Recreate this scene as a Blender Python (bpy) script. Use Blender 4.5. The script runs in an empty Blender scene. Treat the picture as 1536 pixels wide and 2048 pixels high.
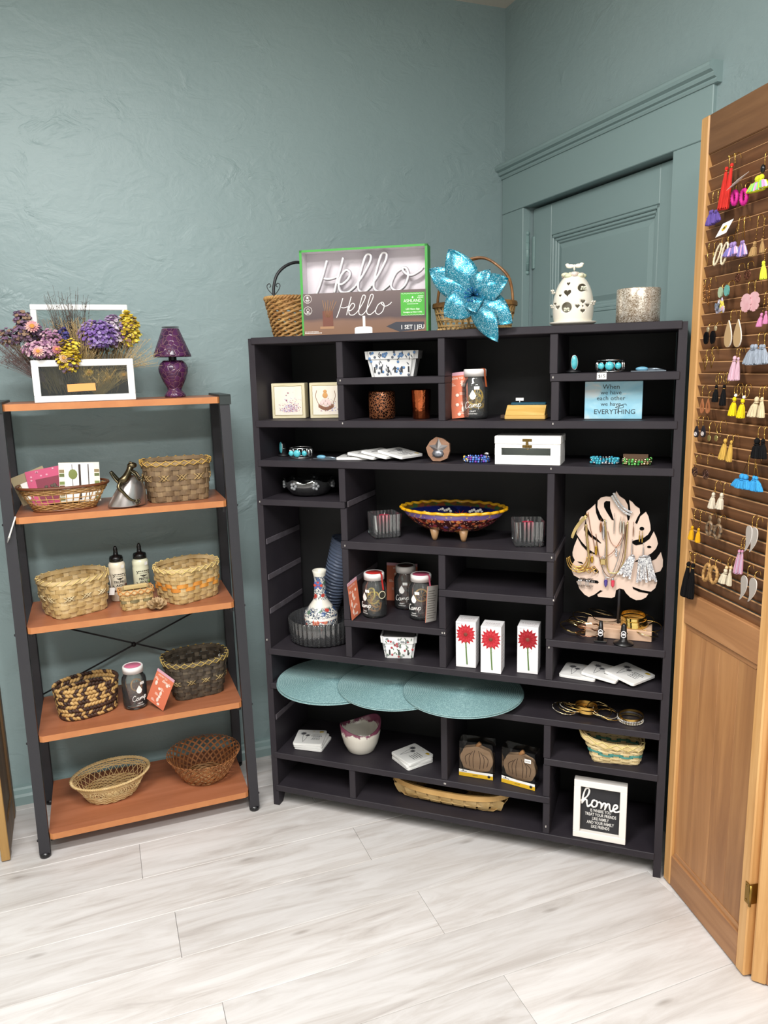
import bpy, math, random
from mathutils import Matrix, Vector, Euler, noise
PI = math.pi
sin, cos = math.sin, math.cos
random.seed(7)
SC = bpy.context.scene
COL = SC.collection

# ------------------------------------------------------------------ camera, light, exposure
cam_data = bpy.data.cameras.new('camera')
cam = bpy.data.objects.new('camera', cam_data)
COL.objects.link(cam)
cam_data.sensor_fit = 'VERTICAL'
cam_data.sensor_height = 36.0
cam_data.lens = 36.0 * 1518.3 / 2048.0
cam_data.clip_start = 0.02
cam.matrix_world = Matrix(((0.99970, 0.02430, 0.0, 0.0), (-0.00456, 0.18767, -0.98222, 0.0),
                           (-0.02387, 0.98193, 0.18772, 1.45), (0, 0, 0, 1)))
SC.camera = cam

world = bpy.data.worlds.new('world')
SC.world = world
world.use_nodes = True
world.node_tree.nodes['Background'].inputs[0].default_value = (0.75, 0.8, 0.85, 1)
world.node_tree.nodes['Background'].inputs[1].default_value = 0.3

SC.view_settings.view_transform = 'Standard'
SC.view_settings.look = 'None'
SC.view_settings.gamma = 1.0
SC.view_settings.use_curve_mapping = False
SC.view_settings.exposure = -0.08


def frame(ox, oy, yaw):
    return Matrix.Translation((ox, oy, 0)) @ Matrix.Rotation(yaw, 4, 'Z')


# local frames: x runs along the surface, y away from the viewer, z up
WALL = frame(-0.9534, 2.5502, 0.35776)
CAB = frame(-0.3979, 2.3489, -0.34982)
RWALL = frame(0.4928, 3.0909, -1.19651)
SCREEN = frame(0.7691, 1.9244, -1.40939)


def at(fr, x, y, z, rz=0.0, rx=0.0, ry=0.0, s=1.0):
    m = fr @ Matrix.Translation((x, y, z + 0.0008)) @ Euler((rx, ry, rz), 'XYZ').to_matrix().to_4x4()
    return m @ Matrix.Scale(s, 4) if s != 1.0 else m


def area_light(name, fr, x, y, z, sx, sy, power, color):
    d = bpy.data.lights.new(name, 'AREA')
    d.shape = 'RECTANGLE'
    d.size, d.size_y, d.energy, d.color = sx, sy, power, color
    o = bpy.data.objects.new(name, d)
    COL.objects.link(o)
    o.matrix_world = at(fr, x, y, z)
    return o


TUBE = (1.0, 0.985, 0.965)
area_light('ceiling_lamp', WALL, -0.35, -1.8, 2.70, 1.25, 0.25, 72, TUBE)
area_light('ceiling_lamp', WALL, 0.2, -3.3, 2.70, 1.25, 0.35, 84, TUBE)
area_light('ceiling_lamp', WALL, -2.0, -2.6, 2.70, 1.25, 0.6, 14, TUBE)
area_light('ceiling_lamp', WALL, 0.6, -4.9, 2.70, 1.25, 0.6, 12, TUBE)
# added fill light from behind the viewer; the wall there has no window
fill_lamp = area_light('front_fill', WALL, -0.6, -5.58, 1.5, 2.6, 1.8, 10, (0.93, 0.97, 1.0))
fill_lamp.rotation_euler = (PI / 2, 0, 0.35776)


# ------------------------------------------------------------------ materials
def lin(h):
    if not isinstance(h, str):
        return (*h[:3], 1.0)
    r = []
    for i in (0, 2, 4):
        c = int(h[i:i + 2], 16) / 255.0
        r.append(c / 12.92 if c <= 0.04045 else ((c + 0.055) / 1.055) ** 2.4)
    return (*r, 1.0)


class G:
    """a small node graph writer around one Principled shader"""
    def __init__(s, name):
        s.m = bpy.data.materials.new(name)
        s.m.use_nodes = True
        s.t = s.m.node_tree
        s.b = s.t.nodes['Principled BSDF']
        s._co = {}

    def n(s, kind, inp=None, **attr):
        nd = s.t.nodes.new('ShaderNode' + kind)
        for k, v in attr.items():
            setattr(nd, k, v)
        for k, v in (inp or {}).items():
            s.set(nd.inputs[k], v)
        return nd

    def set(s, sock, v):
        if isinstance(v, bpy.types.NodeSocket):
            s.t.links.new(v, sock)
        else:
            sock.default_value = v

    def co(s, kind='Object', scale=(1, 1, 1)):
        key = (kind, tuple(scale))
        if key not in s._co:
            tc = s.n('TexCoord')
            mp = s.n('Mapping', {'Vector': tc.outputs[kind], 'Scale': scale})
            s._co[key] = mp.outputs[0]
        return s._co[key]

    def ramp(s, fac, stops, const=False):
        r = s.n('ValToRGB', {'Fac': fac})
        e = r.color_ramp.elements
        r.color_ramp.interpolation = 'CONSTANT' if const else 'LINEAR'
        while len(e) < len(stops):
            e.new(0.5)
        for i, (p, c) in enumerate(stops):
            e[i].position = p
            e[i].color = lin(c)
        return r.outputs[0]

    def noise(s, vec, scale, detail=3, dist=0.0, rough=0.55):
        return s.n('TexNoise', {'Vector': vec, 'Scale': scale, 'Detail': detail, 'Distortion': dist,
                                'Roughness': rough}).outputs[0]

    def vor(s, vec, scale, feature='F1', out='Distance'):
        return s.n('TexVoronoi', {'Vector': vec, 'Scale': scale}, feature=feature).outputs[out]

    def mix(s, fac, a, b, mode='MIX'):
        nd = s.n('Mix', data_type='RGBA', blend_type=mode)
        s.set(nd.inputs[0], fac)
        s.set(nd.inputs[6], lin(a) if isinstance(a, (str, tuple)) else a)
        s.set(nd.inputs[7], lin(b) if isinstance(b, (str, tuple)) else b)
        return nd.outputs[2]

    def math(s, op, a, b=0.0):
        nd = s.n('Math', operation=op)
        s.set(nd.inputs[0], a)
        s.set(nd.inputs[1], b)
        return nd.outputs[0]

    def bump(s, h, strength, dist=0.002):
        nd = s.n('Bump', {'Height': h, 'Strength': strength, 'Distance': dist})
        s.set(s.b.inputs['Normal'], nd.outputs[0])

    def base(s, v):
        s.set(s.b.inputs['Base Color'], lin(v) if isinstance(v, str) else v)

    def p(s, **k):
        names = dict(rough='Roughness', metal='Metallic', trans='Transmission Weight', ior='IOR',
                     coat='Coat Weight', sheen='Sheen Weight', spec='Specular IOR Level', alpha='Alpha')
        for a, v in k.items():
            s.set(s.b.inputs[names[a]], v)
        return s


MATS = {}


def P(col, rough=0.5, metal=0.0, **k):
    """plain material: colour, roughness, metal, plus optional bump=(scale, strength) and var=(colour2, scale)"""
    key = (col, rough, metal, tuple(sorted(k.items())))
    if key in MATS:
        return MATS[key]
    g = G('paint_%d' % len(MATS))
    bump, var = k.pop('bump', None), k.pop('var', None)
    g.p(rough=rough, metal=metal, **k)
    if var:
        f = g.noise(g.co(), var[1], 3)
        g.base(g.ramp(f, [(0.35, col), (0.65, var[0])]))
    else:
        g.base(col)
    if bump:
        g.bump(g.noise(g.co(), bump[0], 3), bump[1])
    MATS[key] = g.m
    return g.m


def wood(name, cols, scale=(1.5, 25, 25), rough=0.45, rnd=0.12, bump=0.15, sc=2.0):
    g = G(name)
    info = g.n('ObjectInfo')
    off = g.math('MULTIPLY', info.outputs['Random'], 37.0)
    v = g.n('VectorMath', {0: g.co('Object', scale)}, operation='ADD')
    cmb = g.n('CombineXYZ', {'X': off, 'Y': off, 'Z': off})
    g.set(v.inputs[1], cmb.outputs[0])
    f = g.noise(v.outputs[0], sc, 6, 0.6, 0.6)
    c = g.ramp(f, [(0.28, cols[0]), (0.5, cols[1]), (0.72, cols[2])])
    hs = g.n('HueSaturation', {'Color': c})
    g.set(hs.inputs['Value'], g.math('ADD', g.math('MULTIPLY', info.outputs['Random'], 2 * rnd), 1.0 - rnd))
    g.base(hs.outputs[0])
    g.p(rough=rough)
    if bump:
        g.bump(f, bump, 0.001)
    return g.m


def glass_mat(name, tint='ffffff', rough=0.0, ior=1.45):
    g = G(name)
    g.base(tint)
    g.p(rough=rough, trans=1.0, ior=ior)
    return g.m


# ------------------------------------------------------------------ mesh writer
class M:
    def __init__(s):
        s.v, s.f, s.mi, s.sm = [], [], [], []
        s.mat = 0
        s.tf = None

    def add(s, vs, fs, smooth=False):
        b = len(s.v)
        if s.tf is not None:
            vs = [s.tf @ Vector(v) for v in vs]
        s.v += [tuple(v) for v in vs]
        for f in fs:
            s.f.append(tuple(i + b for i in f))
            s.mi.append(s.mat)
            s.sm.append(smooth)
        return s

    def box(s, x0, x1, y0, y1, z0, z1, bev=0.0):
        if bev <= 0:
            vs = [(x, y, z) for x in (x0, x1) for y in (y0, y1) for z in (z0, z1)]
            return s.add(vs, [(0, 1, 3, 2), (4, 6, 7, 5), (0, 4, 5, 1), (2, 3, 7, 6), (0, 2, 6, 4), (1, 5, 7, 3)])
        b = min(bev, (x1 - x0) / 2.01, (y1 - y0) / 2.01, (z1 - z0) / 2.01)
        vs, idx = [], {}
        for i, x in enumerate((x0, x1)):
            for j, y in enumerate((y0, y1)):
                for k, z in enumerate((z0, z1)):
                    xi, yi, zi = x + (b, -b)[i], y + (b, -b)[j], z + (b, -b)[k]
                    for ax, p in enumerate(((x, yi, zi), (xi, y, zi), (xi, yi, z))):
                        idx[i, j, k, ax] = len(vs)
                        vs.append(p)
        fs = []
        for i in (0, 1):
            q = [idx[i, 0, 0, 0], idx[i, 1, 0, 0], idx[i, 1, 1, 0], idx[i, 0, 1, 0]]
            fs.append(q if i else q[::-1])
            q = [idx[0, i, 0, 1], idx[0, i, 1, 1], idx[1, i, 1, 1], idx[1, i, 0, 1]]
            fs.append(q if i else q[::-1])
            q = [idx[0, 0, i, 2], idx[1, 0, i, 2], idx[1, 1, i, 2], idx[0, 1, i, 2]]
            fs.append(q if i else q[::-1])
        for a in (0, 1):
            for c in (0, 1):
                q = [idx[a, c, 0, 0], idx[a, c, 1, 0], idx[a, c, 1, 1], idx[a, c, 0, 1]]
                fs.append(q if a == c else q[::-1])
                q = [idx[a, 0, c, 0], idx[a, 0, c, 2], idx[a, 1, c, 2], idx[a, 1, c, 0]]
                fs.append(q if a == c else q[::-1])
                q = [idx[0, a, c, 1], idx[1, a, c, 1], idx[1, a, c, 2], idx[0, a, c, 2]]
                fs.append(q if a == c else q[::-1])
                for e in (0, 1):
                    t = [idx[a, c, e, 0], idx[a, c, e, 1], idx[a, c, e, 2]]
                    fs.append(t if (a + c + e) % 2 else t[::-1])
        return s.add(vs, fs)

    def lathe(s, prof, n=32, c=(0, 0, 0), smooth=True, sx=1.0, sy=1.0, flute=None, seg=None):
        """prof: (r, z) pairs; flute=(count, depth) ripples the radius"""
        vs, fs, rings = [], [], []
        for r, z in prof:
            if r < 1e-6:
                rings.append([len(vs)])
                vs.append((c[0], c[1], c[2] + z))
            else:
                ring = []
                for i in range(n):
                    a = 2 * PI * i / n
                    q = r * (1 + flute[1] * cos(flute[0] * a)) if flute else r
                    ring.append(len(vs))
                    vs.append((c[0] + q * cos(a) * sx, c[1] + q * sin(a) * sy, c[2] + z))
                rings.append(ring)
        for a, b in zip(rings, rings[1:]):
            if len(a) == 1 and len(b) == 1:
                continue
            for i in range(n):
                j = (i + 1) % n
                if len(a) == 1:
                    fs.append((a[0], b[j], b[i]))
                elif len(b) == 1:
                    fs.append((a[i], a[j], b[0]))
                else:
                    fs.append((a[i], a[j], b[j], b[i]))
        return s.add(vs, fs, smooth)

    def cyl(s, r, z0, z1, c=(0, 0, 0), n=24, bev=0.0, r1=None):
        r1 = r if r1 is None else r1
        if bev:
            pr = [(0, z0), (r - bev, z0), (r, z0 + bev), (r1, z1 - bev), (r1 - bev, z1), (0, z1)]
        else:
            pr = [(0, z0), (r, z0), (r1, z1), (0, z1)]
        return s.lathe(pr, n, c, smooth=False)

    def ball(s, c, r, n=10, m=6, sm=True):
        r = (r, r, r) if not isinstance(r, tuple) else r
        vs, fs = [(c[0], c[1], c[2] - r[2])], []
        for j in range(1, m):
            t = -PI / 2 + PI * j / m
            for i in range(n):
                a = 2 * PI * i / n
                vs.append((c[0] + r[0] * cos(t) * cos(a), c[1] + r[1] * cos(t) * sin(a), c[2] + r[2] * sin(t)))
        vs.append((c[0], c[1], c[2] + r[2]))
        top = len(vs) - 1
        for i in range(n):
            k = (i + 1) % n
            fs.append((0, 1 + k, 1 + i))
            for j in range(m - 2):
                fs.append((1 + j * n + i, 1 + j * n + k, 1 + (j + 1) * n + k, 1 + (j + 1) * n + i))
            fs.append((1 + (m - 2) * n + i, 1 + (m - 2) * n + k, top))
        return s.add(vs, fs, sm)

    def tube(s, pts, r, n=8, closed=False, up=None, flat=None, smooth=True):
        """swept tube; r number or list; flat=(w, t) makes a strap whose width follows 'up' """
        pts = [Vector(p) for p in pts]
        N = len(pts)
        R = r if isinstance(r, (list, tuple)) else [r] * N
        vs, fs = [], []
        nrm = None
        sec = [(cos(2 * PI * i / n), sin(2 * PI * i / n)) for i in range(n)]
        if flat:
            w, t = flat[0] / 2, flat[1] / 2
            sec = [(w, t), (-w, t), (-w, -t), (w, -t)]
            n = 4
        for i, p in enumerate(pts):
            a = pts[(i - 1) % N] if (closed or i > 0) else p
            b = pts[(i + 1) % N] if (closed or i < N - 1) else p
            d = (b - a).normalized() if (b - a).length > 1e-9 else Vector((0, 0, 1))
            if up is not None:
                u = Vector(up[i]) if isinstance(up, list) else Vector(up)
            elif nrm is None:
                u = Vector((0, 0, 1)) if abs(d.z) < 0.9 else Vector((1, 0, 0))
            else:
                u = nrm
            u = u - d * u.dot(d)
            if u.length < 1e-6:
                u = d.orthogonal()
            u.normalize()
            nrm = u
            w_ = d.cross(u)
            k = 1.0 if flat and not isinstance(r, (list, tuple)) else R[i]
            for x, y in sec:
                vs.append(p + (u * x + w_ * y) * k)
        L = N if closed else N - 1
        for i in range(L):
            a, b = i * n, ((i + 1) % N) * n
            for k in range(n):
                q = (k + 1) % n
                fs.append((a + k, a + q, b + q, b + k))
        if not closed:
            fs.append(tuple(range(n))[::-1])
            fs.append(tuple(range((N - 1) * n, N * n)))
        return s.add(vs, fs, smooth and not flat)

    def strap(s, pts, w, t, up=(0, 0, 1), closed=False):
        return s.tube(pts, 1, closed=closed, up=up, flat=(w, t))

    def prism(s, poly, a, b, axis='y', holes=None):
        """polygon extruded along one axis; poly in the other two axes"""
        from mathutils.geometry import tessellate_polygon, area_tri
        loops = [poly] + (holes or [])
        flat = [p for lp in loops for p in lp]
        tri = tessellate_polygon([[Vector((p[0], p[1], 0)) for p in lp] for lp in loops])

        def mk(p, h):
            return {'y': (p[0], h, p[1]), 'x': (h, p[0], p[1]), 'z': (p[0], p[1], h)}[axis]
        N = len(flat)
        vs = [mk(p, a) for p in flat] + [mk(p, b) for p in flat]
        fs = []
        for t in tri:
            o = Vector(flat[t[1]]) - Vector(flat[t[0]])
            q = Vector(flat[t[2]]) - Vector(flat[t[0]])
            ccw = o.x * q.y - o.y * q.x > 0
            t = tuple(t) if ccw else tuple(t)[::-1]
            if axis == 'x' or axis == 'z':
                fs.append(tuple(i + N for i in t))
                fs.append(t[::-1])
            else:
                fs.append(t)
                fs.append(tuple(i + N for i in t)[::-1])
        k = 0
        for li, lp in enumerate(loops):
            m = len(lp)
            ar = sum(lp[i][0] * lp[(i + 1) % m][1] - lp[(i + 1) % m][0] * lp[i][1] for i in range(m))
            for i in range(m):
                q = (k + i, k + (i + 1) % m, k + (i + 1) % m + N, k + i + N)
                rev = (ar > 0) == (axis == 'y')
                if li:
                    rev = not rev
                    rev = not rev if (ar > 0) != (ar > 0) else rev
                fs.append(q[::-1] if rev else q)
            k += m
        return s.add(vs, fs)

    def text(s, body, size, x=0, y=0, z=0, th=0.0004, align='CENTER', sx=1.0, shear=0.0, face='front', bold=0.0, tf=None):
        """lettering on a plane facing -y (or +z with face='top')"""
        cu = bpy.data.curves.new('lettering', 'FONT')
        cu.body, cu.size, cu.align_x, cu.shear = body, size, align, shear
        cu.resolution_u = 2
        cu.offset = bold
        o = bpy.data.objects.new('lettering', cu)
        me = bpy.data.meshes.new_from_object(o)
        vs = [(x + v.co.x * sx, y, z + v.co.y) if face == 'front' else (x + v.co.x * sx, z + v.co.y, y) for v in me.vertices]
        fs = [tuple(p.vertices) for p in me.polygons]
        bpy.data.objects.remove(o)
        bpy.data.curves.remove(cu)
        bpy.data.meshes.remove(me)
        old = s.tf
        if tf is not None:
            s.tf = (old @ tf) if old is not None else tf
        s.add(vs, fs)
        s.tf = old
        return s

    def mesh(s, name, mats):
        me = bpy.data.meshes.new(name)
        me.from_pydata(s.v, [], s.f)
        for m in (mats if isinstance(mats, (list, tuple)) else [mats]):
            me.materials.append(m)
        me.polygons.foreach_set('material_index', s.mi)
        me.polygons.foreach_set('use_smooth', s.sm)
        me.update()
        return me


def strokes(m, x0, x1, y, z, h, seed=1, top=False):
    """a line of print too small to read: short ticks"""
    rn_ = random.Random(seed)
    x = x0
    while x < x1 - 0.4 * h:
        w = min(h * rn_.uniform(0.7, 2.2), x1 - x)
        if top:
            m.box(x, x + w, z, z + h, y - 0.0002, y + 0.0002)
        else:
            m.box(x, x + w, y - 0.0002, y + 0.0002, z, z + h)
        x += w + h * 0.55


def smooth_path(pts, n=6, closed=False):
    """Catmull-Rom through the points"""
    P_ = [Vector(p) for p in pts]
    N = len(P_)
    out = []
    rng = range(N if closed else N - 1)
    for i in rng:
        a = P_[(i - 1) % N] if closed or i > 0 else P_[0]
        b, c = P_[i], P_[(i + 1) % N]
        d = P_[(i + 2) % N] if closed or i + 2 < N else P_[-1]
        for k in range(n):
            t = k / n
            out.append(0.5 * ((2 * b) + (c - a) * t + (2 * a - 5 * b + 4 * c - d) * t * t + (3 * b - a - 3 * c + d) * t ** 3))
    if not closed:
        out.append(P_[-1])
    return out


# ------------------------------------------------------------------ objects
def tag(o, label, cat=None, group=None, kind=None):
    if label:
        o['label'] = label
    if cat:
        o['category'] = cat
    if group:
        o['group'] = group
    if kind:
        o['kind'] = kind
    return o


def thing(name, mtx, label, cat, group=None):
    o = bpy.data.objects.new(name, None)
    o.empty_display_size = 0.05
    COL.objects.link(o)
    o.matrix_world = mtx
    return tag(o, label, cat, group)


def part(name, mb, mats, parent, label=None, kind=None, mtx=None):
    me = mb.mesh(name, mats) if isinstance(mb, M) else mb
    o = bpy.data.objects.new(name, me)
    COL.objects.link(o)
    if parent is not None:
        o.parent = parent
    if mtx is not None:
        if parent is None:
            o.matrix_world = mtx
        else:
            o.matrix_local = mtx
    return tag(o, label, kind=kind)


def solo(name, mb, mats, mtx, label, cat, group=None):
    o = part(name, mb, mats, None, mtx=mtx)
    return tag(o, label, cat, group)


def dup(root, mtx, label=None, group=None):
    kids = {}
    for o in COL.objects:
        if o.parent is not None:
            kids.setdefault(o.parent.name, []).append(o)

    def rec(o, par):
        c = o.copy()
        COL.objects.link(c)
        if par is not None:
            c.parent = par
        for k in kids.get(o.name, []):
            rec(k, c)
        return c
    r = rec(root, None)
    r.matrix_world = mtx
    if label:
        r['label'] = label
    if group:
        r['group'] = group
    return r


BLACK_IRON = P('1d1c20', 0.45)
GOLD = P('d8b062', 0.28, 1.0)
SILVER = P('d4d4d6', 0.22, 1.0)
WHITE = P('f3f2f0', 0.45)
PAPER = P('f4f2ee', 0.7)
INK = P('26262a', 0.7)


def thin_glass(name, tint='f4f6f6', ior=1.45, rough=0.02, bump=None, haze=0.0):
    """thin clear sheet: see-through with Fresnel reflection, a little haze if asked"""
    g = G(name)
    g.t.nodes.remove(g.b)
    out = [n for n in g.t.nodes if n.type == 'OUTPUT_MATERIAL'][0]
    fr = g.n('Fresnel', {'IOR': ior})
    tr = g.n('BsdfTransparent', {'Color': lin(tint)})
    gl = g.n('BsdfGlossy', {'Color': (1, 1, 1, 1), 'Roughness': rough})
    if bump:
        nd = g.n('Bump', {'Height': g.noise(g.co(), bump[0], 2), 'Strength': bump[1], 'Distance': 0.002})
        g.set(gl.inputs['Normal'], nd.outputs[0])
        g.set(fr.inputs['Normal'], nd.outputs[0])
    base = tr.outputs[0]
    if haze:
        df = g.n('BsdfDiffuse', {'Color': (0.9, 0.92, 0.95, 1)})
        mh = g.n('MixShader', {0: haze})
        g.set(mh.inputs[1], base)
        g.set(mh.inputs[2], df.outputs[0])
        base = mh.outputs[0]
    mx_ = g.n('MixShader', {0: fr.outputs[0]})
    g.set(mx_.inputs[1], base)
    g.set(mx_.inputs[2], gl.outputs[0])
    g.set(out.inputs['Surface'], mx_.outputs[0])
    return g.m


GLASS = thin_glass('clear_pane', 'eef2f1', 1.35)
CRYSTAL = thin_glass('cut_crystal', 'e9edee', 2.1, 0.04, (70, 0.2), 0.03)
RIBBED = thin_glass('ribbed_glass', 'f2f5f5', 2.0, 0.05, None, 0.045)
PLASTIC = thin_glass('clear_plastic', 'f4f6f6', 1.3, 0.05)

# ================================================================== the room
def wall_paint():
    g = G('teal_wall_paint')
    co = g.co('Object')
    big = g.noise(co, 0.9, 3)
    fine = g.noise(co, 55.0, 4)
    mid = g.noise(g.co('Object', (1, 1, 1.6)), 9.0, 4, 0.8)
    patch = g.noise(co, 2.6, 5, 1.2)
    g.base(g.ramp(big, [(0.3, '8ca0a2'), (0.7, '94a7a8')]))
    chips = g.ramp(patch, [(0.52, '000000'), (0.60, 'ffffff')])
    ridges = g.math('MULTIPLY', g.math('ABSOLUTE', g.math('SUBTRACT', mid, 0.5)), chips)
    h = g.math('ADD', g.math('MULTIPLY', fine, 0.25), g.math('ADD', mid, g.math('MULTIPLY', ridges, 3.0)))
    g.bump(h, 0.5, 0.007)
    g.p(rough=0.42, spec=0.4)
    return g.m


TEAL = wall_paint()
TEAL_TRIM = P('8ca2a2', 0.38, bump=(14, 0.12))
GAP_SHADE = P('20292b', 0.7)

def struct(name, mb, mats, mtx):
    return tag(part(name, mb, mats, None, mtx=mtx), None, kind='structure')


CEIL = 2.735
struct('wall_back', M().box(-3.1, 1.66, 0, 0.1, 0, CEIL), TEAL, WALL)
m = M()
m.box(-0.1, 0.150, 0.0, 0.12, 0, CEIL)
m.box(0.922, 5.7, 0.0, 0.12, 0, CEIL)
m.box(0.150, 0.922, 0.0, 0.12, 2.014, CEIL)
struct('wall_right', m, TEAL, RWALL)
struct('wall_left', M().box(-3.2, -3.1, -5.6, 0.1, 0, CEIL), P('cfcdc6', 0.7), WALL)
struct('wall_front', M().box(-3.2, 1.9, -5.7, -5.6, 0, CEIL), P('cfcdc6', 0.7), WALL)
struct('ceiling', M().box(-3.2, 2.0, -5.7, 0.12, CEIL, CEIL + 0.08), P('cfc8bb', 0.8, bump=(30, 0.2)), WALL)
m = M()
m.prism([(-0.05, 0.0), (0, 0.0), (0, 0.05), (-0.018, 0.05), (-0.024, 0.044), (-0.044, 0.038), (-0.05, 0.03)], -3.05, 1.30, 'x')
struct('baseboard_back', m, TEAL_TRIM, WALL)

# floor of whitewashed planks, each plank its own piece
floor_bm = M().box(-3.2, 2.0, -5.7, 0.12, -0.08, -0.012)
FLOORWOOD = None


def floor_wood():
    g = G('whitewashed_wood')
    info = g.n('ObjectInfo')
    off = g.math('MULTIPLY', info.outputs['Random'], 53.0)
    cmb = g.n('CombineXYZ', {'X': off, 'Y': off, 'Z': off})
    v = g.n('VectorMath', {0: g.co('Object', (1.0, 9.0, 9.0)), 1: cmb.outputs[0]}, operation='ADD').outputs[0]
    v2 = g.n('VectorMath', {0: g.co('Object', (1.6, 4.0, 4.0)), 1: cmb.outputs[0]}, operation='ADD').outputs[0]
    f = g.noise(v, 2.6, 8, 0.9, 0.65)
    blot = g.noise(v2, 1.7, 5, 0.7)
    c = g.ramp(f, [(0.26, 'aea6a2'), (0.42, 'c8c2be'), (0.55, 'd6d2d0'), (0.75, 'e2dfde')])
    c = g.mix(g.ramp(blot, [(0.42, '000000'), (0.72, '8f8f8f')]), c, 'e5e3e3')
    k = g.vor(g.co('Object', (2.0, 7.0, 1.0)), 1.1)
    c = g.mix(g.ramp(k, [(0.02, 'b0b0b0'), (0.07, '000000')]), c, '75695f')
    hs = g.n('HueSaturation', {'Color': c})
    g.set(hs.inputs['Value'], g.math('ADD', g.math('MULTIPLY', info.outputs['Random'], 0.12), 0.91))
    g.base(hs.outputs[0])
    g.p(rough=0.36, spec=0.45)
    g.bump(f, 0.12, 0.001)
    return g.m


FLOORWOOD = floor_wood()
floor = struct('floor', floor_bm, FLOORWOOD, WALL)
PL, PW = 1.22, 0.178
plank_me = M().box(0, PL - 0.0008, 0, PW - 0.0008, -0.012, 0, 0.0009).mesh('plank', FLOORWOOD)
for r in range(32):
    y = 0.10 - PW * (r + 1)
    x = -3.15 - ((r * 0.47) % 1.0) * PL
    while x < 1.65:
        part('plank', plank_me, None, floor, mtx=Matrix.Translation((x, y, 0)))
        x += PL

# door in the right wall
door = bpy.data.objects.new('door_1', None)
COL.objects.link(door)
door.matrix_world = RWALL
door['kind'] = 'structure'
DY0, DY1 = 0.030, 0.066
part('stile', M().box(0.157, 0.274, DY0, DY1, 0.005, 2.006, 0.002), TEAL_TRIM, door)
part('stile', M().box(0.825, 0.915, DY0, DY1, 0.005, 2.006, 0.002), TEAL_TRIM, door)
part('rail', M().box(0.274, 0.825, DY0, DY1, 1.897, 2.006, 0.002), TEAL_TRIM, door)
part('rail', M().box(0.274, 0.825, DY0, DY1, 1.50, 1.612, 0.002), TEAL_TRIM, door)
part('rail', M().box(0.274, 0.825, DY0, DY1, 0.005, 0.25, 0.002), TEAL_TRIM, door)
for z0, z1 in ((1.612, 1.897), (0.25, 1.50)):
    m = M().box(0.274, 0.825, DY0 + 0.016, DY1 - 0.01, z0, z1)
    a, b = 0.034, 0.052
    y0, y1 = DY0 + 0.0165, DY0 + 0.010
    vs = [(0.274 + a, y0, z0 + a), (0.825 - a, y0, z0 + a), (0.825 - a, y0, z1 - a), (0.274 + a, y0, z1 - a),
          (0.274 + b, y1, z0 + b), (0.825 - b, y1, z0 + b), (0.825 - b, y1, z1 - b), (0.274 + b, y1, z1 - b)]
    m.add(vs, [(4, 5, 6, 7), (0, 1, 5, 4), (1, 2, 6, 5), (2, 3, 7, 6), (3, 0, 4, 7)])
    part('door_panel', m, TEAL_TRIM, door)
    m = M()
    for k, (w, d) in enumerate(((0.0, 0.001), (0.011, 0.006), (0.02, 0.011))):
        e = 0.012
        x0, x1, c0, c1 = 0.274 + w, 0.825 - w, z0 + w, z1 - w
        yy0, yy1 = DY0 + d, DY0 + 0.018
        m.box(x0, x1, yy0, yy1, c1 - e, c1, 0.003)
        m.box(x0, x1, yy0, yy1, c0, c0 + e, 0.003)
        m.box(x0, x0 + e, yy0, yy1, c0, c1, 0.003)
        m.box(x1 - e, x1, yy0, yy1, c0, c1, 0.003)
    part('panel_molding', m, TEAL_TRIM, door)
m = M()
m.tube([(0.150, 0.010, 1.79), (0.150, 0.010, 1.915)], 0.0075, 10)
for zz in (1.782, 1.923):
    m.ball((0.150, 0.010, zz), 0.0085, 10, 6)
for zz in (1.815, 1.84, 1.865, 1.89):
    m.lathe([(0.0078, zz - 0.001), (0.0088, zz), (0.0078, zz + 0.001)], 10, (0.150, 0.010, 0))
m.box(0.157, 0.172, 0.024, 0.031, 1.795, 1.91, 0.002)
part('hinge', m, P('87a3a1', 0.35, bump=(60, 0.3)), door)
# dark sheet whose colour stands in for shade in the gap round the door
part('gap_shade_sheet', M().box(0.150, 0.922, 0.07, 0.11, 0, 2.014), GAP_SHADE, door)

trim = bpy.data.objects.new('trim_1', None)
COL.objects.link(trim)
trim.matrix_world = RWALL
trim['kind'] = 'structure'
part('header_board', M().box(0.002, 1.056, -0.012, 0.004, 2.013, 2.15, 0.002), TEAL_TRIM, trim)
part('side_casing', M().box(0.004, 0.152, -0.012, 0.02, 0.0, 2.012, 0.002), TEAL_TRIM, trim)
part('side_casing', M().box(0.919, 1.052, -0.012, 0.02, 0.0, 2.012, 0.002), TEAL_TRIM, trim)
prof = [(0.002, 2.140), (-0.016, 2.140), (-0.019, 2.146), (-0.019, 2.150), (-0.027, 2.153), (-0.03, 2.160), (-0.03, 2.163),
        (-0.040, 2.168), (-0.044, 2.176), (-0.044, 2.183), (-0.036, 2.190), (0.002, 2.190)]
m = M().prism(prof, -0.012, 1.072, 'x')
part('crown_molding', m, TEAL_TRIM, trim)

# ================================================================== black storage cabinet
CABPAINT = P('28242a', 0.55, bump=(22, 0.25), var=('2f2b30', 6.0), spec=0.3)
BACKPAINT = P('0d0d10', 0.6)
CABIN = CABPAINT
CD = 0.258
cab = thing('storage_cabinet', CAB, 'tall black painted wooden cubby cabinet standing across the room corner in front of the door', 'cabinet')
side = [(0.0, 0.0), (0.028, 0.0), (0.062, 0.05), (0.185, 0.05), (0.215, 0.0), (0.245, 0.0), (0.245, 1.543), (0.0, 1.543)]
part('side_panel', M().prism(side, 0.0, 0.021, 'x'), CABPAINT, cab)
part('side_panel', M().prism(side, 1.214, 1.235, 'x'), CABPAINT, cab)
part('back_panel', M().box(0.004, 1.213, CD, CD + 0.006, 0.056, 1.54), BACKPAINT, cab)


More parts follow.
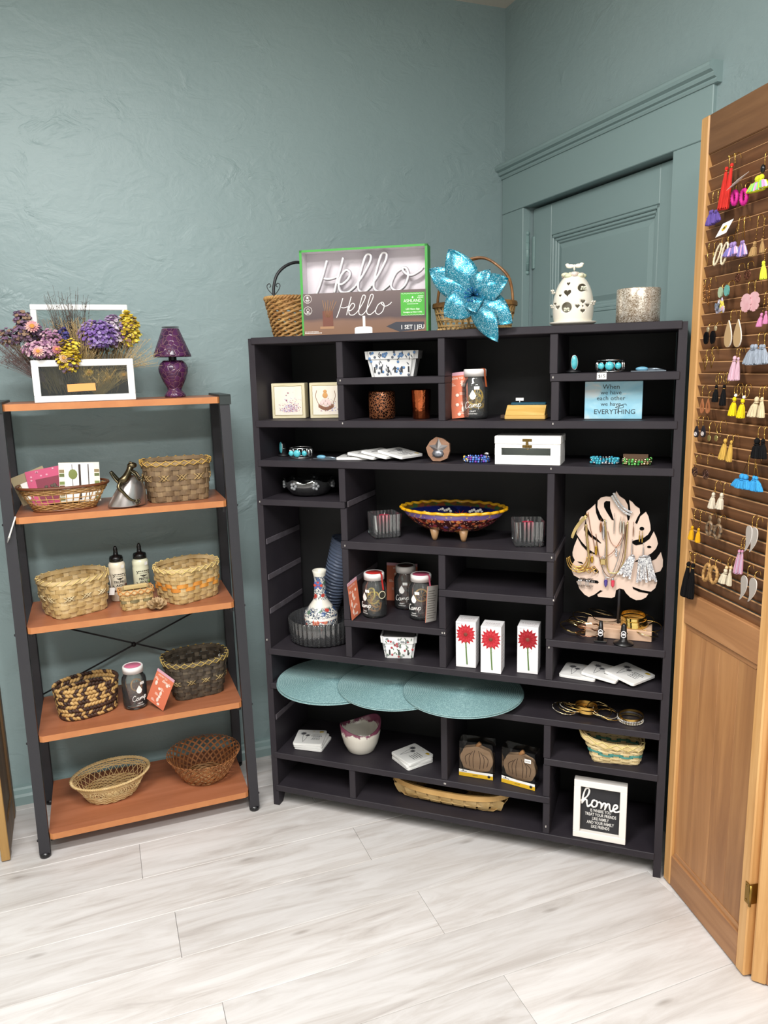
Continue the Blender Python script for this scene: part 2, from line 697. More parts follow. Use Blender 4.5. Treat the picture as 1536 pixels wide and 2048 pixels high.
def board(u0, u1, z, t=0.0205, d=CD - 0.001, front=-0.003):
    part('shelf_board', M().box(u0, u1, front, d, z - t, z, 0.0015), CABPAINT, cab)


def divider(u0, u1, z0, z1):
    part('divider', M().box(u0, u1, 0.0, CD - 0.002, z0, z1, 0.0015), CABPAINT, cab)


part('top_board', M().box(0.012, 1.222, -0.005, CD, 1.5253, 1.5453, 0.0015), CABPAINT, cab)
ZR1, ZR2, ZAB, ZC, ZBOWL, ZMB, ZEB, ZJS, ZMAIN = 1.2972, 1.176, 1.4205, 1.4215, 1.053, 0.9334, 0.8042, 0.6828, 0.5609
ZRC, ZPM, ZCO, ZRB, ZBOT = 0.6827, 0.4417, 0.195, 0.3177, 0.0753
for u0, u1, z, t in ((0.012, 1.222, ZR1, .0205), (0.012, 1.219, ZR2, .0205), (0.287, 0.613, ZAB, .019), (0.901, 1.222, ZC, .0205),
                     (0.012, 0.299, ZBOWL, .019), (0.282, 0.921, ZMB, .024), (0.589, 0.922, ZEB, .0205), (0.284, 0.61, ZJS, .0205),
                     (0.012, 1.218, ZMAIN, .0205), (0.902, 1.219, ZRC, .0205), (0.012, 1.216, ZPM, .0195), (0.012, 0.921, ZCO, .0205),
                     (0.902, 1.216, ZRB, .0205), (0.012, 1.216, ZBOT, .021)):
    board(u0, u1, z, t)
for d in ((0.287, 0.307, ZAB, 1.5253), (0.287, 0.307, ZR1, ZAB - .019), (0.593, 0.613, ZAB, 1.5253), (0.593, 0.613, ZR1, ZAB - .019),
          (0.899, 0.92, ZC, 1.5253), (0.904, 0.925, ZR1, ZC - .0205),
          (0.281, 0.302, ZBOWL, ZR2 - .0205), (0.283, 0.304, ZMB, ZBOWL - .019), (0.283, 0.304, ZJS, ZMB - .024), (0.285, 0.306, ZMAIN, ZJS - .0205),
          (0.588, 0.609, ZEB, ZMB - .024), (0.588, 0.609, ZJS, ZEB - .0205), (0.588, 0.609, ZMAIN, ZJS - .0205),
          (0.898, 0.918, ZMB, ZR2 - .0205), (0.9, 0.92, ZEB, ZMB - .024), (0.9, 0.92, ZRC, ZEB - .0205), (0.902, 0.922, ZMAIN, ZRC - .0205),
          (0.59, 0.61, ZCO, ZPM - .0195), (0.9, 0.92, ZRB, ZPM - .0195), (0.9, 0.92, ZCO, ZRB - .0205), (0.901, 0.921, ZBOT, ZCO - .0205),
          (0.281, 0.302, ZBOT, ZCO - .0205)):
    divider(*d)
CLEAT = P('474247', 0.6, bump=(40, 0.4), var=('58535a', 30.0))
for x0, x1, z in ((0.021, 0.0245, 0.915), (0.021, 0.0245, 0.798), (0.021, 0.0245, 0.685), (0.304, 0.3075, 1.046),
                  (0.3045, 0.308, 0.80), (0.92, 0.9235, 0.80), (0.92, 0.9235, 0.92), (0.021, 0.0245, 0.318)):
    part('cleat_mark', M().box(x0, x1, 0.006, 0.24, z - 0.009, z + 0.009, 0.001), CLEAT, cab)
m = M()
for u, z in ((0.299, 1.414), (0.302, 1.29), (0.911, 1.29), (0.909, 1.412), (0.908, 1.169), (0.914, 0.922), (0.911, 0.66), (0.921, 0.80), (0.012, 1.045),
             (0.296, 0.92), (0.599, 0.672), (0.606, 0.672), (0.601, 0.185), (0.605, 0.185), (0.911, 0.10), (0.010, 0.59)):
    m.box(u - 0.0015, u + 0.0015, -0.0042, 0.0, z - 0.0025, z + 0.0025)
part('staple', m, P('cfcbc6', 0.4, 0.6), cab, kind='stuff')

# ================================================================== ladder shelf
IRON = P('29282d', 0.42, bump=(60, 0.05))
SHELFWOOD = wood('cherry_shelf', ('965a3a', 'a56646', 'b07050'), (1.2, 14, 14), 0.36, 0.04, 0.04, 1.6)
EDGEWOOD = P('bb7748', 0.4, var=('c4814f', 20.0))
lad = thing('ladder_shelf', WALL, 'five tier ladder shelf with cherry wood boards and black metal posts against the teal wall', 'shelf')
U0, U1 = -0.278, 0.398


def vf(z):
    return -0.400 + 0.078 * z


for x0, x1 in ((U0, U0 + 0.031), (U1 - 0.031, U1)):
    p = [(vf(0.014), 0.014), (vf(0.014) + 0.026, 0.014), (vf(1.346) + 0.026, 1.346), (vf(1.346), 1.346)]
    part('front_post', M().prism(p, x0, x1, 'x'), IRON, lad)
    part('rear_post', M().box(x0, x1, -0.085, -0.060, 0.014, 1.346, 0.002), IRON, lad)
    part('top_bracket', M().prism([(vf(1.35) - 0.004, 1.346), (-0.058, 1.346), (-0.058, 1.372), (-0.064, 1.377), (vf(1.37), 1.377), (vf(1.35) - 0.004, 1.371)],
                                  x0 + (0 if x0 > 0 else -0.004), x1 + (0.004 if x0 > 0 else 0), 'x'), P('2c3232', 0.4), lad)
    c = (x0 + x1) / 2
    for yy in (vf(0) + 0.013, -0.0725):
        part('foot_cap', M().lathe([(0, 0), (0.0145, 0.0), (0.0165, 0.003), (0.0165, 0.016), (0, 0.016)], 20, (c, yy, 0)), P('17171a', 0.25), lad)
SZ = (1.370, 1.045, 0.717, 0.383, 0.074)
for i, z in enumerate(SZ):
    a, b = vf(z) + 0.002, -0.062
    x0, x1 = -0.247, 0.367
    m = M()
    cut = 0.018 if i else 0.006
    if i == 0:
        poly = [(x0 + cut, a), (x1 - cut, a), (x1, a + cut), (x1, b), (x0, b), (x0, a + cut)]
    else:
        poly = [(x0 + 0.012, a - 0.004), (x1 - 0.012, a - 0.004), (x1 - 0.003, a + 0.002), (x1, a + 0.014), (x1, b), (x0, b), (x0, a + 0.014), (x0 + 0.003, a + 0.002)]
    m.prism(poly, z - 0.0195, z, 'z')
    for k, f in enumerate(m.f):
        zs = {round(m.v[q][2], 4) for q in f}
        if len(zs) > 1:
            m.mi[k] = 1
    part('shelf_board', m, [SHELFWOOD, EDGEWOOD], lad)
    if i:
        for xx in (x0 + 0.0005, x1 - 0.0105):
            part('side_rail', M().box(xx, xx + 0.010, a + 0.03, b - 0.002, z - 0.042, z - 0.0198), IRON, lad)
for p in (((-0.262, 0.386), (0.382, 0.66)), ((-0.262, 0.655), (0.382, 0.39))):
    (xa, za), (xb, zb) = p
    yy = -0.0585 if za < 0.5 else -0.0545
    part('cross_brace', M().tube([(xa, yy, za), (xb, yy, zb)], 0.003, 8), BLACK_IRON, lad)
part('brace_joint', M().tube([(0.054, -0.062, 0.5215), (0.054, -0.051, 0.5215)], 0.008, 10), BLACK_IRON, lad)
m = M()
for z in SZ[1:]:
    for xx in (U0 - 0.002, U1 + 0.002):
        m.ball((xx, vf(z - 0.02) + 0.013, z - 0.02), (0.003, 0.004, 0.004), 8, 4)
part('bolt_head', m, BLACK_IRON, lad, kind='stuff')

# ================================================================== louvered folding screens
STILE = wood('pine_stile', ('b98850', 'cb9a60', 'd8ab72'), (20, 20, 1.0), 0.45, 0.05, 0.08, 2.2)
SLAT = wood('cedar_slat', ('573821', '6d482d', '7f583a'), (2.0, 22, 22), 0.5, 0.10, 0.1, 2.0)
PANELW = wood('cedar_panel', ('8a5f3c', 'a3744a', 'b88858'), (11, 11, 0.9), 0.45, 0.20, 0.1, 1.8)
RAILTOP = wood('dark_cedar_rail', ('5d3f28', '724f33', '84603f'), (1.2, 16, 16), 0.45, 0.04, 0.1, 1.8)
SLAT_LIT_EDGE = P('b98d62', 0.45)  # lighter tone paints in the light caught along each slat's upper edge
RAILW = wood('cedar_rail', ('8a6040', 'a2734b', 'b3845a'), (1.2, 16, 16), 0.45, 0.06, 0.1, 1.8)


def screen_panel(root, name, mtx, nslat=38, W=0.365, slats=True, first=None):
    pan = bpy.data.objects.new(name, None)
    pan.empty_display_size = 0.05
    COL.objects.link(pan)
    pan.parent = root
    pan.matrix_local = mtx
    sw, T = 0.032, 0.026
    part('stile', M().box(0, sw, 0, T, 0.004, 2.005, 0.003), STILE, pan)
    part('stile', M().box(W - sw, W, 0, T, 0.004, 2.005, 0.003), STILE, pan)
    for z0, z1 in ((1.918, 2.005), (0.775, 0.858), (0.004, 0.096)):
        part('rail', M().box(sw, W - sw, 0.002, T - 0.002, z0, z1, 0.002), RAILTOP if z0 > 1.5 else RAILW, pan)
    n = 4
    w = (W - 2 * sw) / n
    for i in range(n):
        m = M().box(sw + i * w, sw + (i + 1) * w - 0.0006, 0.010, T - 0.005, 0.096, 0.775, 0.0006)
        part('panel_plank', m, PANELW, pan)
    for z, s in ((0.775, -1), (0.096, 1)):
        y = 0.004
        m = M()
        m.prism([(sw, z), (W - sw, z), (W - sw - 0.012, z + s * 0.014), (sw + 0.012, z + s * 0.014)], y + 0.004, y + 0.008, 'y')
        part('panel_bevel', m, RAILW, pan)
    if slats:
        pitch = (1.918 - 0.858) / nslat
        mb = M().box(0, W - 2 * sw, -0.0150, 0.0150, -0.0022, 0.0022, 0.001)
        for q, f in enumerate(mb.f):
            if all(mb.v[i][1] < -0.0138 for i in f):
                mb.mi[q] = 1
        me = mb.mesh('slat', [SLAT, SLAT_LIT_EDGE])
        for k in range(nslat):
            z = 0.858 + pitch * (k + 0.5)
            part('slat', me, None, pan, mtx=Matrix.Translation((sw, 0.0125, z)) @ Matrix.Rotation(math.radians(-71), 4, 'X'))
    return pan


scr = thing('louvered_screen', SCREEN, 'hinged louvered wooden screen hung with rows of earrings at the right edge', 'screen')
screen_panel(scr, 'screen_panel', Matrix.Identity(4))
# second leaf folds back toward the wall
pB = Matrix.Translation((0.380, 0.010, 0)) @ Matrix.Rotation(1.409 - 0.52, 4, 'Z')
screen_panel(scr, 'screen_panel', pB, W=0.23)
for zz in (0.225, 1.75):
    m = M()
    m.box(0.366, 0.3668, 0.002, 0.020, zz - 0.026, zz + 0.026)
    m.tube([(0.371, -0.0015, zz - 0.027), (0.371, -0.0015, zz + 0.027)], 0.0035, 10)
    m.box(0.352, 0.371, -0.0018, 0.0002, zz - 0.026, zz + 0.026)
    for q in (-0.018, 0.018):
        m.ball((0.358, -0.0022, zz + q), (0.0025, 0.001, 0.0025), 8, 4)
    part('hinge', m, P('9a7a3c', 0.35, 1.0), scr)

# dark edge of another wooden screen at the left
LS = frame(-1.163, 2.076, math.atan2(0.26, -0.106))
DARKW = wood('aged_pine', ('5b442c', '6d5335', '7d6140'), (12, 12, 1.0), 0.5, 0.05, 0.1, 1.6)
EDGEP = wood('aged_edge', ('93703f', 'a9834c', 'b9925a'), (16, 16, 1.0), 0.5, 0.05, 0.1, 1.8)
ls = thing('wooden_screen', LS, 'brown wooden screen panel standing at the far left edge', 'screen')
m = M().box(0.0, 0.045, -0.001, 0.024, 0.003, 1.98, 0.002)
for k, f in enumerate(m.f):
    if all(m.v[q][0] < 0.003 for q in f):
        m.mi[k] = 1
part('stile', m, [DARKW, EDGEP], ls)
part('stile', M().box(0.236, 0.281, -0.001, 0.024, 0.003, 1.98, 0.002), DARKW, ls)
for z0, z1 in ((0.003, 0.09), (0.80, 0.88), (1.9, 1.98)):
    part('rail', M().box(0.045, 0.236, 0.001, 0.022, z0, z1, 0.001), DARKW, ls)
for z0, z1 in ((0.09, 0.80), (0.88, 1.9)):
    part('screen_infill', M().box(0.045, 0.236, 0.006, 0.018, z0, z1), DARKW, ls)

# ================================================================== baskets
class Shell:
    """superellipse basket wall sampled by arc length"""
    def __init__(s, w, d, h, bottom=0.8, n0=5.0, n1=2.8, rimwave=None):
        s.w, s.d, s.h, s.b, s.n0, s.n1, s.wave = w, d, h, bottom, n0, n1, rimwave
        s.cache = {}
        s.skew = None

    def _tab(s, t):
        k = round(t, 3)
        if k not in s.cache:
            n = s.n0 + (s.n1 - s.n0) * t
            sc = s.b + (1 - s.b) * t
            pts = []
            for i in range(241):
                a = 2 * PI * i / 240
                c, q = cos(a), sin(a)
                pts.append((s.w / 2 * sc * math.copysign(abs(c) ** (2 / n), c), s.d / 2 * sc * math.copysign(abs(q) ** (2 / n), q)))
            L = [0.0]
            for p, q in zip(pts, pts[1:]):
                L.append(L[-1] + math.hypot(q[0] - p[0], q[1] - p[1]))
            s.cache[k] = (pts, L)
        return s.cache[k]

    def at(s, f, z, off=0.0):
        """point at arc fraction f and height z, pushed outward by off"""
        t = min(max(z / s.h, 0), 1)
        pts, L = s._tab(t)
        g = (f % 1.0) * L[-1]
        lo, hi = 0, 240
        while hi - lo > 1:
            m = (lo + hi) // 2
            if L[m] <= g:
                lo = m
            else:
                hi = m
        u = (g - L[lo]) / max(L[hi] - L[lo], 1e-9)
        x = pts[lo][0] + (pts[hi][0] - pts[lo][0]) * u
        y = pts[lo][1] + (pts[hi][1] - pts[lo][1]) * u
        tx, ty = pts[hi][0] - pts[lo][0], pts[hi][1] - pts[lo][1]
        l = math.hypot(tx, ty) or 1
        zz = z + (s.wave(f) * t if s.wave else 0)
        if s.skew:
            x += s.skew(f, t)
        return Vector((x + ty / l * off, y - tx / l * off, zz))


def splint(mtx, label, sh, rows, nst, weave, stake, accent=None, lash='c8a45a', rim=None, braid=None, braidcol=None,
           rimh=0.012, cross=True, group=None, name='woven_basket', tag_=None):
    root = thing(name, mtx, label, 'basket', group)
    h = sh.h
    z0, z1 = 0.004, h - rimh
    rh = (z1 - z0) / rows
    m = M()
    for k in range(nst):
        pts = [sh.at(k / nst, z, 0.0) for z in (0.001, 0.25 * h, 0.5 * h, 0.75 * h, h - 0.004)]
        d = sh.at(k / nst + 0.002, h / 2) - sh.at(k / nst, h / 2)
        m.strap(pts, 0.55 * 2 * (sh.w + sh.d) * 0.85 / nst, 0.0013, up=tuple(d))
    part('stake', m, stake, root, kind='stuff')
    ms, ac = M(), M()
    for r in range(rows):
        z = z0 + rh * (r + 0.5)
        t = ac if accent and r in accent[0] else ms
        pts = []
        for i in range(nst * 5):
            f = i / (nst * 5)
            o = 0.0030 * cos(PI * (i / 5.0) + PI * (r % 2)) + 0.0004
            pts.append(sh.at(f, z, o))
        t.strap(pts, rh * 0.95, 0.0014, closed=True)
    part('weave', ms, weave, root, kind='stuff')
    if accent:
        part('accent_band', ac, accent[1], root, kind='stuff', label=accent[2])
    if braid is not None:
        b = M()
        z = z0 + rh * (braid + 0.5)
        for k in range(0, nst, 2):
            for q in range(2):
                f0 = (k + 0.05 + 0.40 * q) / nst
                for s_ in (-1, 1):
                    pts = [sh.at(f0 + i * 0.2 / nst, z + s_ * rh * 0.55 * sin(PI * i / 4 - PI / 2), 0.0035 + 0.002 * sin(PI * i / 4)) for i in range(5)]
                    b.tube(pts, 0.0017, 5)
        part('braided_knot', b, braidcol, root, kind='stuff', label='raised twisted knots round the middle')
    rimm = rim or stake
    b = M()
    for o in (0.0032, -0.0032):
        b.strap([sh.at(i / 72, h - rimh * 0.5, o) for i in range(72)], rimh, 0.0022, closed=True)
    part('rim', b, rimm, root)
    b = M()
    for k in range(nst):
        fa, fb = k / nst, (k + 1) / nst
        a, c = h - rimh - 0.003, h + 0.0016
        b.tube([sh.at(fa, a, 0.0052), sh.at((fa + fb) / 2, (a + c) / 2, 0.0056), sh.at(fb, c, 0.0048), sh.at(fb, c, -0.005)], 0.0014, 5)
        if cross:
            b.tube([sh.at(fb, a, 0.0052), sh.at((fa + fb) / 2, (a + c) / 2, 0.0060), sh.at(fa, c, 0.0048), sh.at(fa, c, -0.005)], 0.0014, 5)
    part('lashing', b, P(lash, 0.6), root, kind='stuff')
    b = M()
    poly = [tuple(sh.at(i / 48, 0.0)[:2]) for i in range(48)]
    b.prism(poly, 0.0, 0.003, 'z')
    part('basket_floor', b, weave, root)
    return root


def fiber(name, c1, c2, c3=None, scale=30, rough=0.6, stretch=(1, 1, 1)):
    g = G(name)
    f = g.noise(g.co('Object', stretch), scale, 4, 0.5)
    g.base(g.ramp(f, [(0.32, c1), (0.6, c2), (0.8, c3 or c2)]))
    g.p(rough=rough)
    g.bump(g.noise(g.co('Object', (stretch[0], stretch[1], 6)), 120, 2), 0.25, 0.0005)
    return g.m


TAN1, TAN2 = fiber('tan_splint', 'a5854f', 'c7aa76', 'd5bd90'), fiber('tan_stake', 'c3a56f', 'd6bd8e')
TAUPE1, TAUPE2 = fiber('taupe_splint', '5c4731', '80684b', '937b5d'), fiber('taupe_stake', '7d6548', '98805f')
DARK1, DARK2 = fiber('dark_splint', '2f2820', '4b4135', '6a5d4c', 45), fiber('dark_stake', '40372c', '6b5f4e')
CREAMW = fiber('pale_reed', 'cfae76', 'dfc490', 'e8d3a6')
BROWNW = fiber('brown_reed', '7f4e2a', 'a56c3e', 'b9824f')
HONEY = fiber('honey_wicker', '94683a', 'b38a52', 'c9a66c')
DKBROWN = fiber('dark_wicker', '4a2c18', '6a4224', '7d5230')
STRING = P('efe9dd', 0.8)


def price_tag(root, x, y, z, w=0.014, h=0.009, txt='', rz=0.0, rx=0.0):
    m = M()
    m.tf = Matrix.Translation((x, y, z)) @ Euler((rx, 0, rz)).to_matrix().to_4x4()
    m.box(-w / 2, w / 2, -0.0004, 0.0, -h / 2, h / 2)
    if txt:
        m.mat = 1
        m.text(txt, h * 0.62, 0, -0.0006, -h * 0.22)
    part('price_sticker', m, [PAPER, INK], root)


# ------- second shelf right: taupe basket
sh = Shell(0.212, 0.15, 0.130, 0.84, 5, 3)
splint(at(WALL, 0.228, -0.205, SZ[1], 0.06), 'brown taupe woven splint basket with yellow cross stitched rim beside the frog', sh, 7, 22, TAUPE1, TAUPE2,
       lash='c9a250', braid=4, braidcol=fiber('taupe_twist', '8a6f48', 'b39664'))
# ------- third shelf left and right
sh = Shell(0.205, 0.165, 0.120, 0.76, 6, 2.3)
b = splint(at(WALL, -0.112, -0.222, SZ[2], 0.45), 'tan woven splint basket with round rim and hanging white tag left of the sauce bottles', sh, 8, 22, TAN1, TAN2,
           lash='dcc27e', braid=4, braidcol=fiber('tan_twist', 'a98f5e', 'd9cba6'), cross=False)
m = M()
m.tube([(0.098, -0.02, 0.112), (0.104, -0.03, 0.09), (0.106, -0.035, 0.055)], 0.0012, 6)
m.tube([(0.101, -0.02, 0.112), (0.107, -0.03, 0.09), (0.106, -0.035, 0.055)], 0.0012, 6)
part('tag_string', m, STRING, b, kind='stuff')
m = M().box(-0.008, 0.008, -0.0006, 0, -0.024, 0, 0.0005)
part('paper_tag', m, PAPER, b, mtx=Matrix.Translation((0.108, -0.037, 0.056)) @ Matrix.Rotation(-0.3, 4, 'Z') @ Matrix.Rotation(0.15, 4, 'Y'))
sh = Shell(0.205, 0.165, 0.118, 0.78, 6, 2.3)
b = splint(at(WALL, 0.236, -0.222, SZ[2], 0.5), 'tan woven splint basket with an orange dyed band at the right end of its shelf', sh, 8, 22, TAN1, TAN2,
           lash='e2c880', cross=True, accent=([3, 4], fiber('orange_splint', 'c87a28', 'dc9a44', 'd9b070', 12), 'orange and yellow dyed splints'))
m = M()
m.tube(smooth_path([(-0.075, -0.02, 0.118), (-0.08, -0.03, 0.105), (-0.072, -0.045, 0.094), (-0.07, -0.05, 0.085)]), 0.0013, 6)
part('tag_string', m, STRING, b)
# small basket and its rose
sh = Shell(0.098, 0.06, 0.064, 0.9, 7, 5)
b = splint(at(WALL, 0.070, -0.270, SZ[2], 0.12), 'small rectangular tan basket with a wood lid strip in front of the sauce bottles', sh, 5, 14, TAN1, TAN2, lash='c98a4a',
           accent=([2], fiber('green_splint', '6b6346', '8d7f58', 'b79f6c', 14), 'dull green splint'))
part('lid_board', M().box(-0.036, 0.036, -0.002, 0.012, 0.060, 0.073, 0.0015), wood('lid_wood', ('c9ad72', 'd6bd85', 'e0ca98'), (2, 20, 20), 0.5, 0.03), b)
m = M()
for k, (r, n, z) in enumerate(((0.027, 6, 0.004), (0.020, 5, 0.010), (0.013, 4, 0.015), (0.007, 3, 0.019))):
    for i in range(n):
        a = 2 * PI * i / n + k * 0.5
        c = Vector((r * 0.62 * cos(a), r * 0.62 * sin(a), z))
        vs, fs = [], []
        for u in range(5):
            for v in range(5):
                p, q = (u / 4 - 0.5) * 2, v / 4
                rad = r * (0.25 + 0.75 * q)
                aa = a + p * 0.62 * (1 - 0.25 * q)
                vs.append((rad * cos(aa), rad * sin(aa), z - 0.003 + 0.009 * q * q + 0.003 * sin(3 * p)))
        for s_ in (0, 0.0009):
            base = len(vs) if s_ else 0
            if s_:
                vs += [(x, y, zz - s_) for x, y, zz in vs[:25]]
            for u in range(4):
                for v in range(4):
                    q4 = (base + u * 5 + v, base + u * 5 + v + 1, base + u * 5 + v + 6, base + u * 5 + v + 5)
                    fs.append(q4 if s_ else q4[::-1])
        m.add(vs, fs, True)
m.ball((0, 0, 0.016), (0.006, 0.006, 0.006), 8, 5)
m.cyl(0.010, 0.0, 0.006, n=12)
solo('wooden_rose', m, fiber('sola_wood', 'a98a63', 'c2a67e', 'd2ba96'), at(WALL, 0.128, -0.314, SZ[2] + 0.0065, 0, 0.25, 0, 1.15), 'carved tan wooden rose lying at the foot of the small basket', 'flower')

# ------- fourth shelf: dark basket
sh = Shell(0.212, 0.165, 0.132, 0.72, 6, 2.5)
b = splint(at(WALL, 0.240, -0.222, SZ[3], 0.12), 'dark brown woven splint basket with cross stitched rim right of the orange card', sh, 9, 24, DARK1, DARK2, lash='b99f58',
           braid=4, braidcol=fiber('dark_twist', '7b6845', 'a08c60'))
m = M()
m.tube(smooth_path([(0.085, -0.01, 0.118), (0.075, -0.03, 0.122), (0.082, -0.035, 0.110), (0.09, -0.02, 0.118)]), 0.0012, 6)
part('tag_string', m, STRING, b)

# ------- fourth shelf: braided seagrass basket
sg = thing('braided_basket', at(WALL, -0.105, -0.238, SZ[3], 0.30), 'oval braided seagrass basket of mixed tan and dark brown strands', 'basket')
shg = Shell(0.195, 0.135, 0.102, 0.86, 2.6, 2.2)
m = M()
rows, n = 8, 46
for r in range(rows):
    z = 0.008 + (0.102 - 0.010) * r / (rows - 1)
    for k in range(n):
        f = (k + 0.5 * (r % 2)) / n
        c = shg.at(f, z, 0)
        d = (shg.at(f + 0.004, z) - shg.at(f - 0.004, z)).normalized()
        up = Vector((0, 0, 1))
        nn = d.cross(up)
        s_ = 1 if k % 2 else -1
        ax = (d * 0.8 + up * 0.62 * (1 if r % 2 else -1)).normalized()
        a2 = nn.cross(ax).normalized()
        m.mat = 1 if random.random() < 0.42 else 0
        b0 = len(m.v)
        m.ball((0, 0, 0), (1, 1, 1), 6, 4)
        for i in range(b0, len(m.v)):
            x, y, zz = m.v[i]
            taper = 1 - 0.35 * x
            m.v[i] = tuple(c + ax * x * 0.0108 + a2 * y * 0.0062 * taper + nn * zz * 0.0052)
part('braided_strand', m, [fiber('seagrass', 'b08850', 'c8a266', 'd6b67e', 60), fiber('dark_seagrass', '2e1c15', '4a2f22', '5c3c2a', 60)], sg, kind='stuff')
part('basket_floor', M().prism([tuple(shg.at(i / 40, 0)[:2]) for i in range(40)], 0.001, 0.005, 'z'), fiber('seagrass_base', '4a3020', '6a4a30'), sg)

# ------- bottom shelf: pale oval willow basket with open lattice
wb = thing('willow_basket', at(WALL, -0.058, -0.232, SZ[4], 0.25), 'pale oval willow basket with an open crossed lattice band', 'basket')
shw = Shell(0.246, 0.19, 0.078, 0.60, 2.0, 2.0)
NW = 30
m = M()
for r in range(7):
    z = 0.004 + 0.0042 * r
    m.tube([shw.at(i / 120, z, 0.0018 * cos(PI * i * NW / 120 + PI * r)) for i in range(120)], 0.0019, 5, closed=True)
for r in range(4):
    z = 0.057 + 0.0036 * r
    m.tube([shw.at(i / 120, z, 0.0018 * cos(PI * i * NW / 120 + PI * r)) for i in range(120)], 0.0018, 5, closed=True)
part('reed_weave', m, CREAMW, wb, kind='stuff')
m = M()
for k in range(NW):
    for s_ in (-1, 1):
        for o in (0, 0.004):
            f0 = (k + o) / NW
            pts = [shw.at(f0, 0.002), shw.at(f0, 0.028), shw.at(f0 + s_ * 0.5 / NW, 0.043, 0.001 * s_), shw.at(f0 + s_ / NW, 0.058), shw.at(f0 + s_ / NW, 0.074)]
            m.tube(pts, 0.0011, 5)
part('lattice', m, CREAMW, wb, kind='stuff')
m = M()
for ph in range(3):
    m.tube([shw.at(i / 180, 0.075 + 0.0035 * sin(2 * PI * i * 40 / 180 + ph * 2.09), 0.002 + 0.0035 * cos(2 * PI * i * 40 / 180 + ph * 2.09)) for i in range(180)], 0.0022, 5, closed=True)
part('braided_rim', m, CREAMW, wb)
m = M()
for r in range(9):
    q = (r + 0.6) / 9
    m.tube([shw.at(i / 60, 0.0, 0) * q + Vector((0, 0, 0.004 + 0.0012 * cos(PI * i * 18 / 60 + PI * r))) for i in range(60)], 0.0022, 5, closed=True)
for k in range(9):
    p = shw.at(k / 18, 0.0)
    m.tube([p + Vector((0, 0, 0.003)), -p + Vector((0, 0, 0.003))], 0.0018, 5)
part('basket_floor', m, CREAMW, wb)

# ------- bottom shelf: brown lattice basket
lb = thing('lattice_basket', at(WALL, 0.245, -0.232, SZ[4]), 'round brown basket of slanted open willow lattice', 'basket')
RB, RT, HB = 0.072, 0.120, 0.085
m = M()
NL = 26
for s_ in (-1, 1):
    for k in range(NL):
        for o in (-0.012, 0.012, 0.036):
            a0 = 2 * PI * k / NL + o
            pts = []
            for i in range(7):
                t = i / 6
                a = a0 + s_ * 0.95 * t
                r = RB + (RT - RB) * (t ** 0.8) + s_ * 0.0012
                pts.append((r * cos(a), r * sin(a), 0.004 + HB * t - (0.003 if i == 6 else 0)))
            m.tube(pts, 0.0013, 5)
part('lattice', m, BROWNW, lb, kind='stuff')
m = M()
for k in range(NL * 2):
    a = PI * k / NL
    pts = [((RT + 0.001 + 0.003 * q) * cos(a + e), (RT + 0.001 + 0.003 * q) * sin(a + e), HB + 0.001 + 0.004 * q) for e, q in ((-0.055, 0), (-0.03, 0.8), (0.0, 1), (0.03, 0.8), (0.055, 0))]
    m.tube(pts, 0.0012, 5)
part('looped_rim', m, BROWNW, lb, kind='stuff')
m = M()
for r in range(8):
    R = RB * (r + 0.7) / 7.7
    m.tube([(R * cos(2 * PI * i / 48), R * sin(2 * PI * i / 48), 0.005 + 0.0014 * cos(PI * i / 3 + PI * r)) for i in range(48)], 0.0032 if r == 7 else 0.0024, 5, closed=True)
for k in range(8):
    a = PI * k / 8
    m.tube([(RB * cos(a), RB * sin(a), 0.003), (-RB * cos(a), -RB * sin(a), 0.003)], 0.002, 5)
part('basket_floor', m, fiber('brown_base', '8a5c34', 'b58a5c', 'c79f72'), lb)

# ------- second shelf: shallow wicker tray with greeting cards
tr = thing('wicker_tray', at(WALL, -0.112, -0.215, SZ[1], 0.06), 'shallow oval honey wicker basket holding greeting cards', 'basket')
sht = Shell(0.262, 0.175, 0.076, 0.66, 2.6, 2.3)
m = M()
for zs in (range(0, 5), range(12, 16)):
    for r in zs:
        z = 0.004 + 0.0042 * r
        m.tube([sht.at(i / 132, z, 0.0018 * cos(PI * i * 33 / 132 + PI * r)) for i in range(132)], 0.0021, 5, closed=True)
part('wicker_weave', m, HONEY, tr, kind='stuff')
m = M()
for k in range(33):
    m.tube([sht.at(k / 33, z) for z in (0.0, 0.025, 0.05, 0.072)], 0.0016, 5)
for z in (0.028, 0.040):
    m.tube([sht.at(i / 66, z, 0.0015) for i in range(66)], 0.0014, 5, closed=True)
part('wicker_stake', m, fiber('wicker_stake', 'a57a44', 'c39a5e'), tr, kind='stuff')
m = M()
m.tube([sht.at(i / 72, 0.074, 0.001) for i in range(72)], 0.0042, 8, closed=True)
part('rim', m, P('6b3d22', 0.4), tr, label='dark reddish brown rolled rim')
part('base_ring', M().tube([sht.at(i / 72, 0.003, 0.001) for i in range(72)], 0.0032, 8, closed=True), P('7a4a2a', 0.4), tr)
m = M()
m.prism([tuple(sht.at(i / 40, 0)[:2]) for i in range(40)], 0.001, 0.004, 'z')
part('basket_floor', m, HONEY, tr)
TR = at(WALL, -0.112, -0.215, SZ[1], 0.06)


def card(name, mtx, w, h, col, label, cat='card', deco=None, group=None, t=0.0012):
    r = thing(name, mtx, label, cat, group)
    part('sheet', M().box(-w / 2, w / 2, 0, t, 0, h), P(col, 0.6), r)
    if deco:
        deco(r, w, h)
    return r


def deco_tan(r, w, h):
    part('white_panel', M().box(-w * .30, w * .38, -0.0005, 0, h * .12, h * .70), PAPER, r)
    m = M()
    for i in range(9):
        m.ball((random.uniform(-.15, .2) * w, -0.0006, random.uniform(.3, .6) * h), (0.004, 0.0004, 0.003), 6, 4)
    part('flower_print', m, P('b98a8a', 0.7), r, kind='stuff')


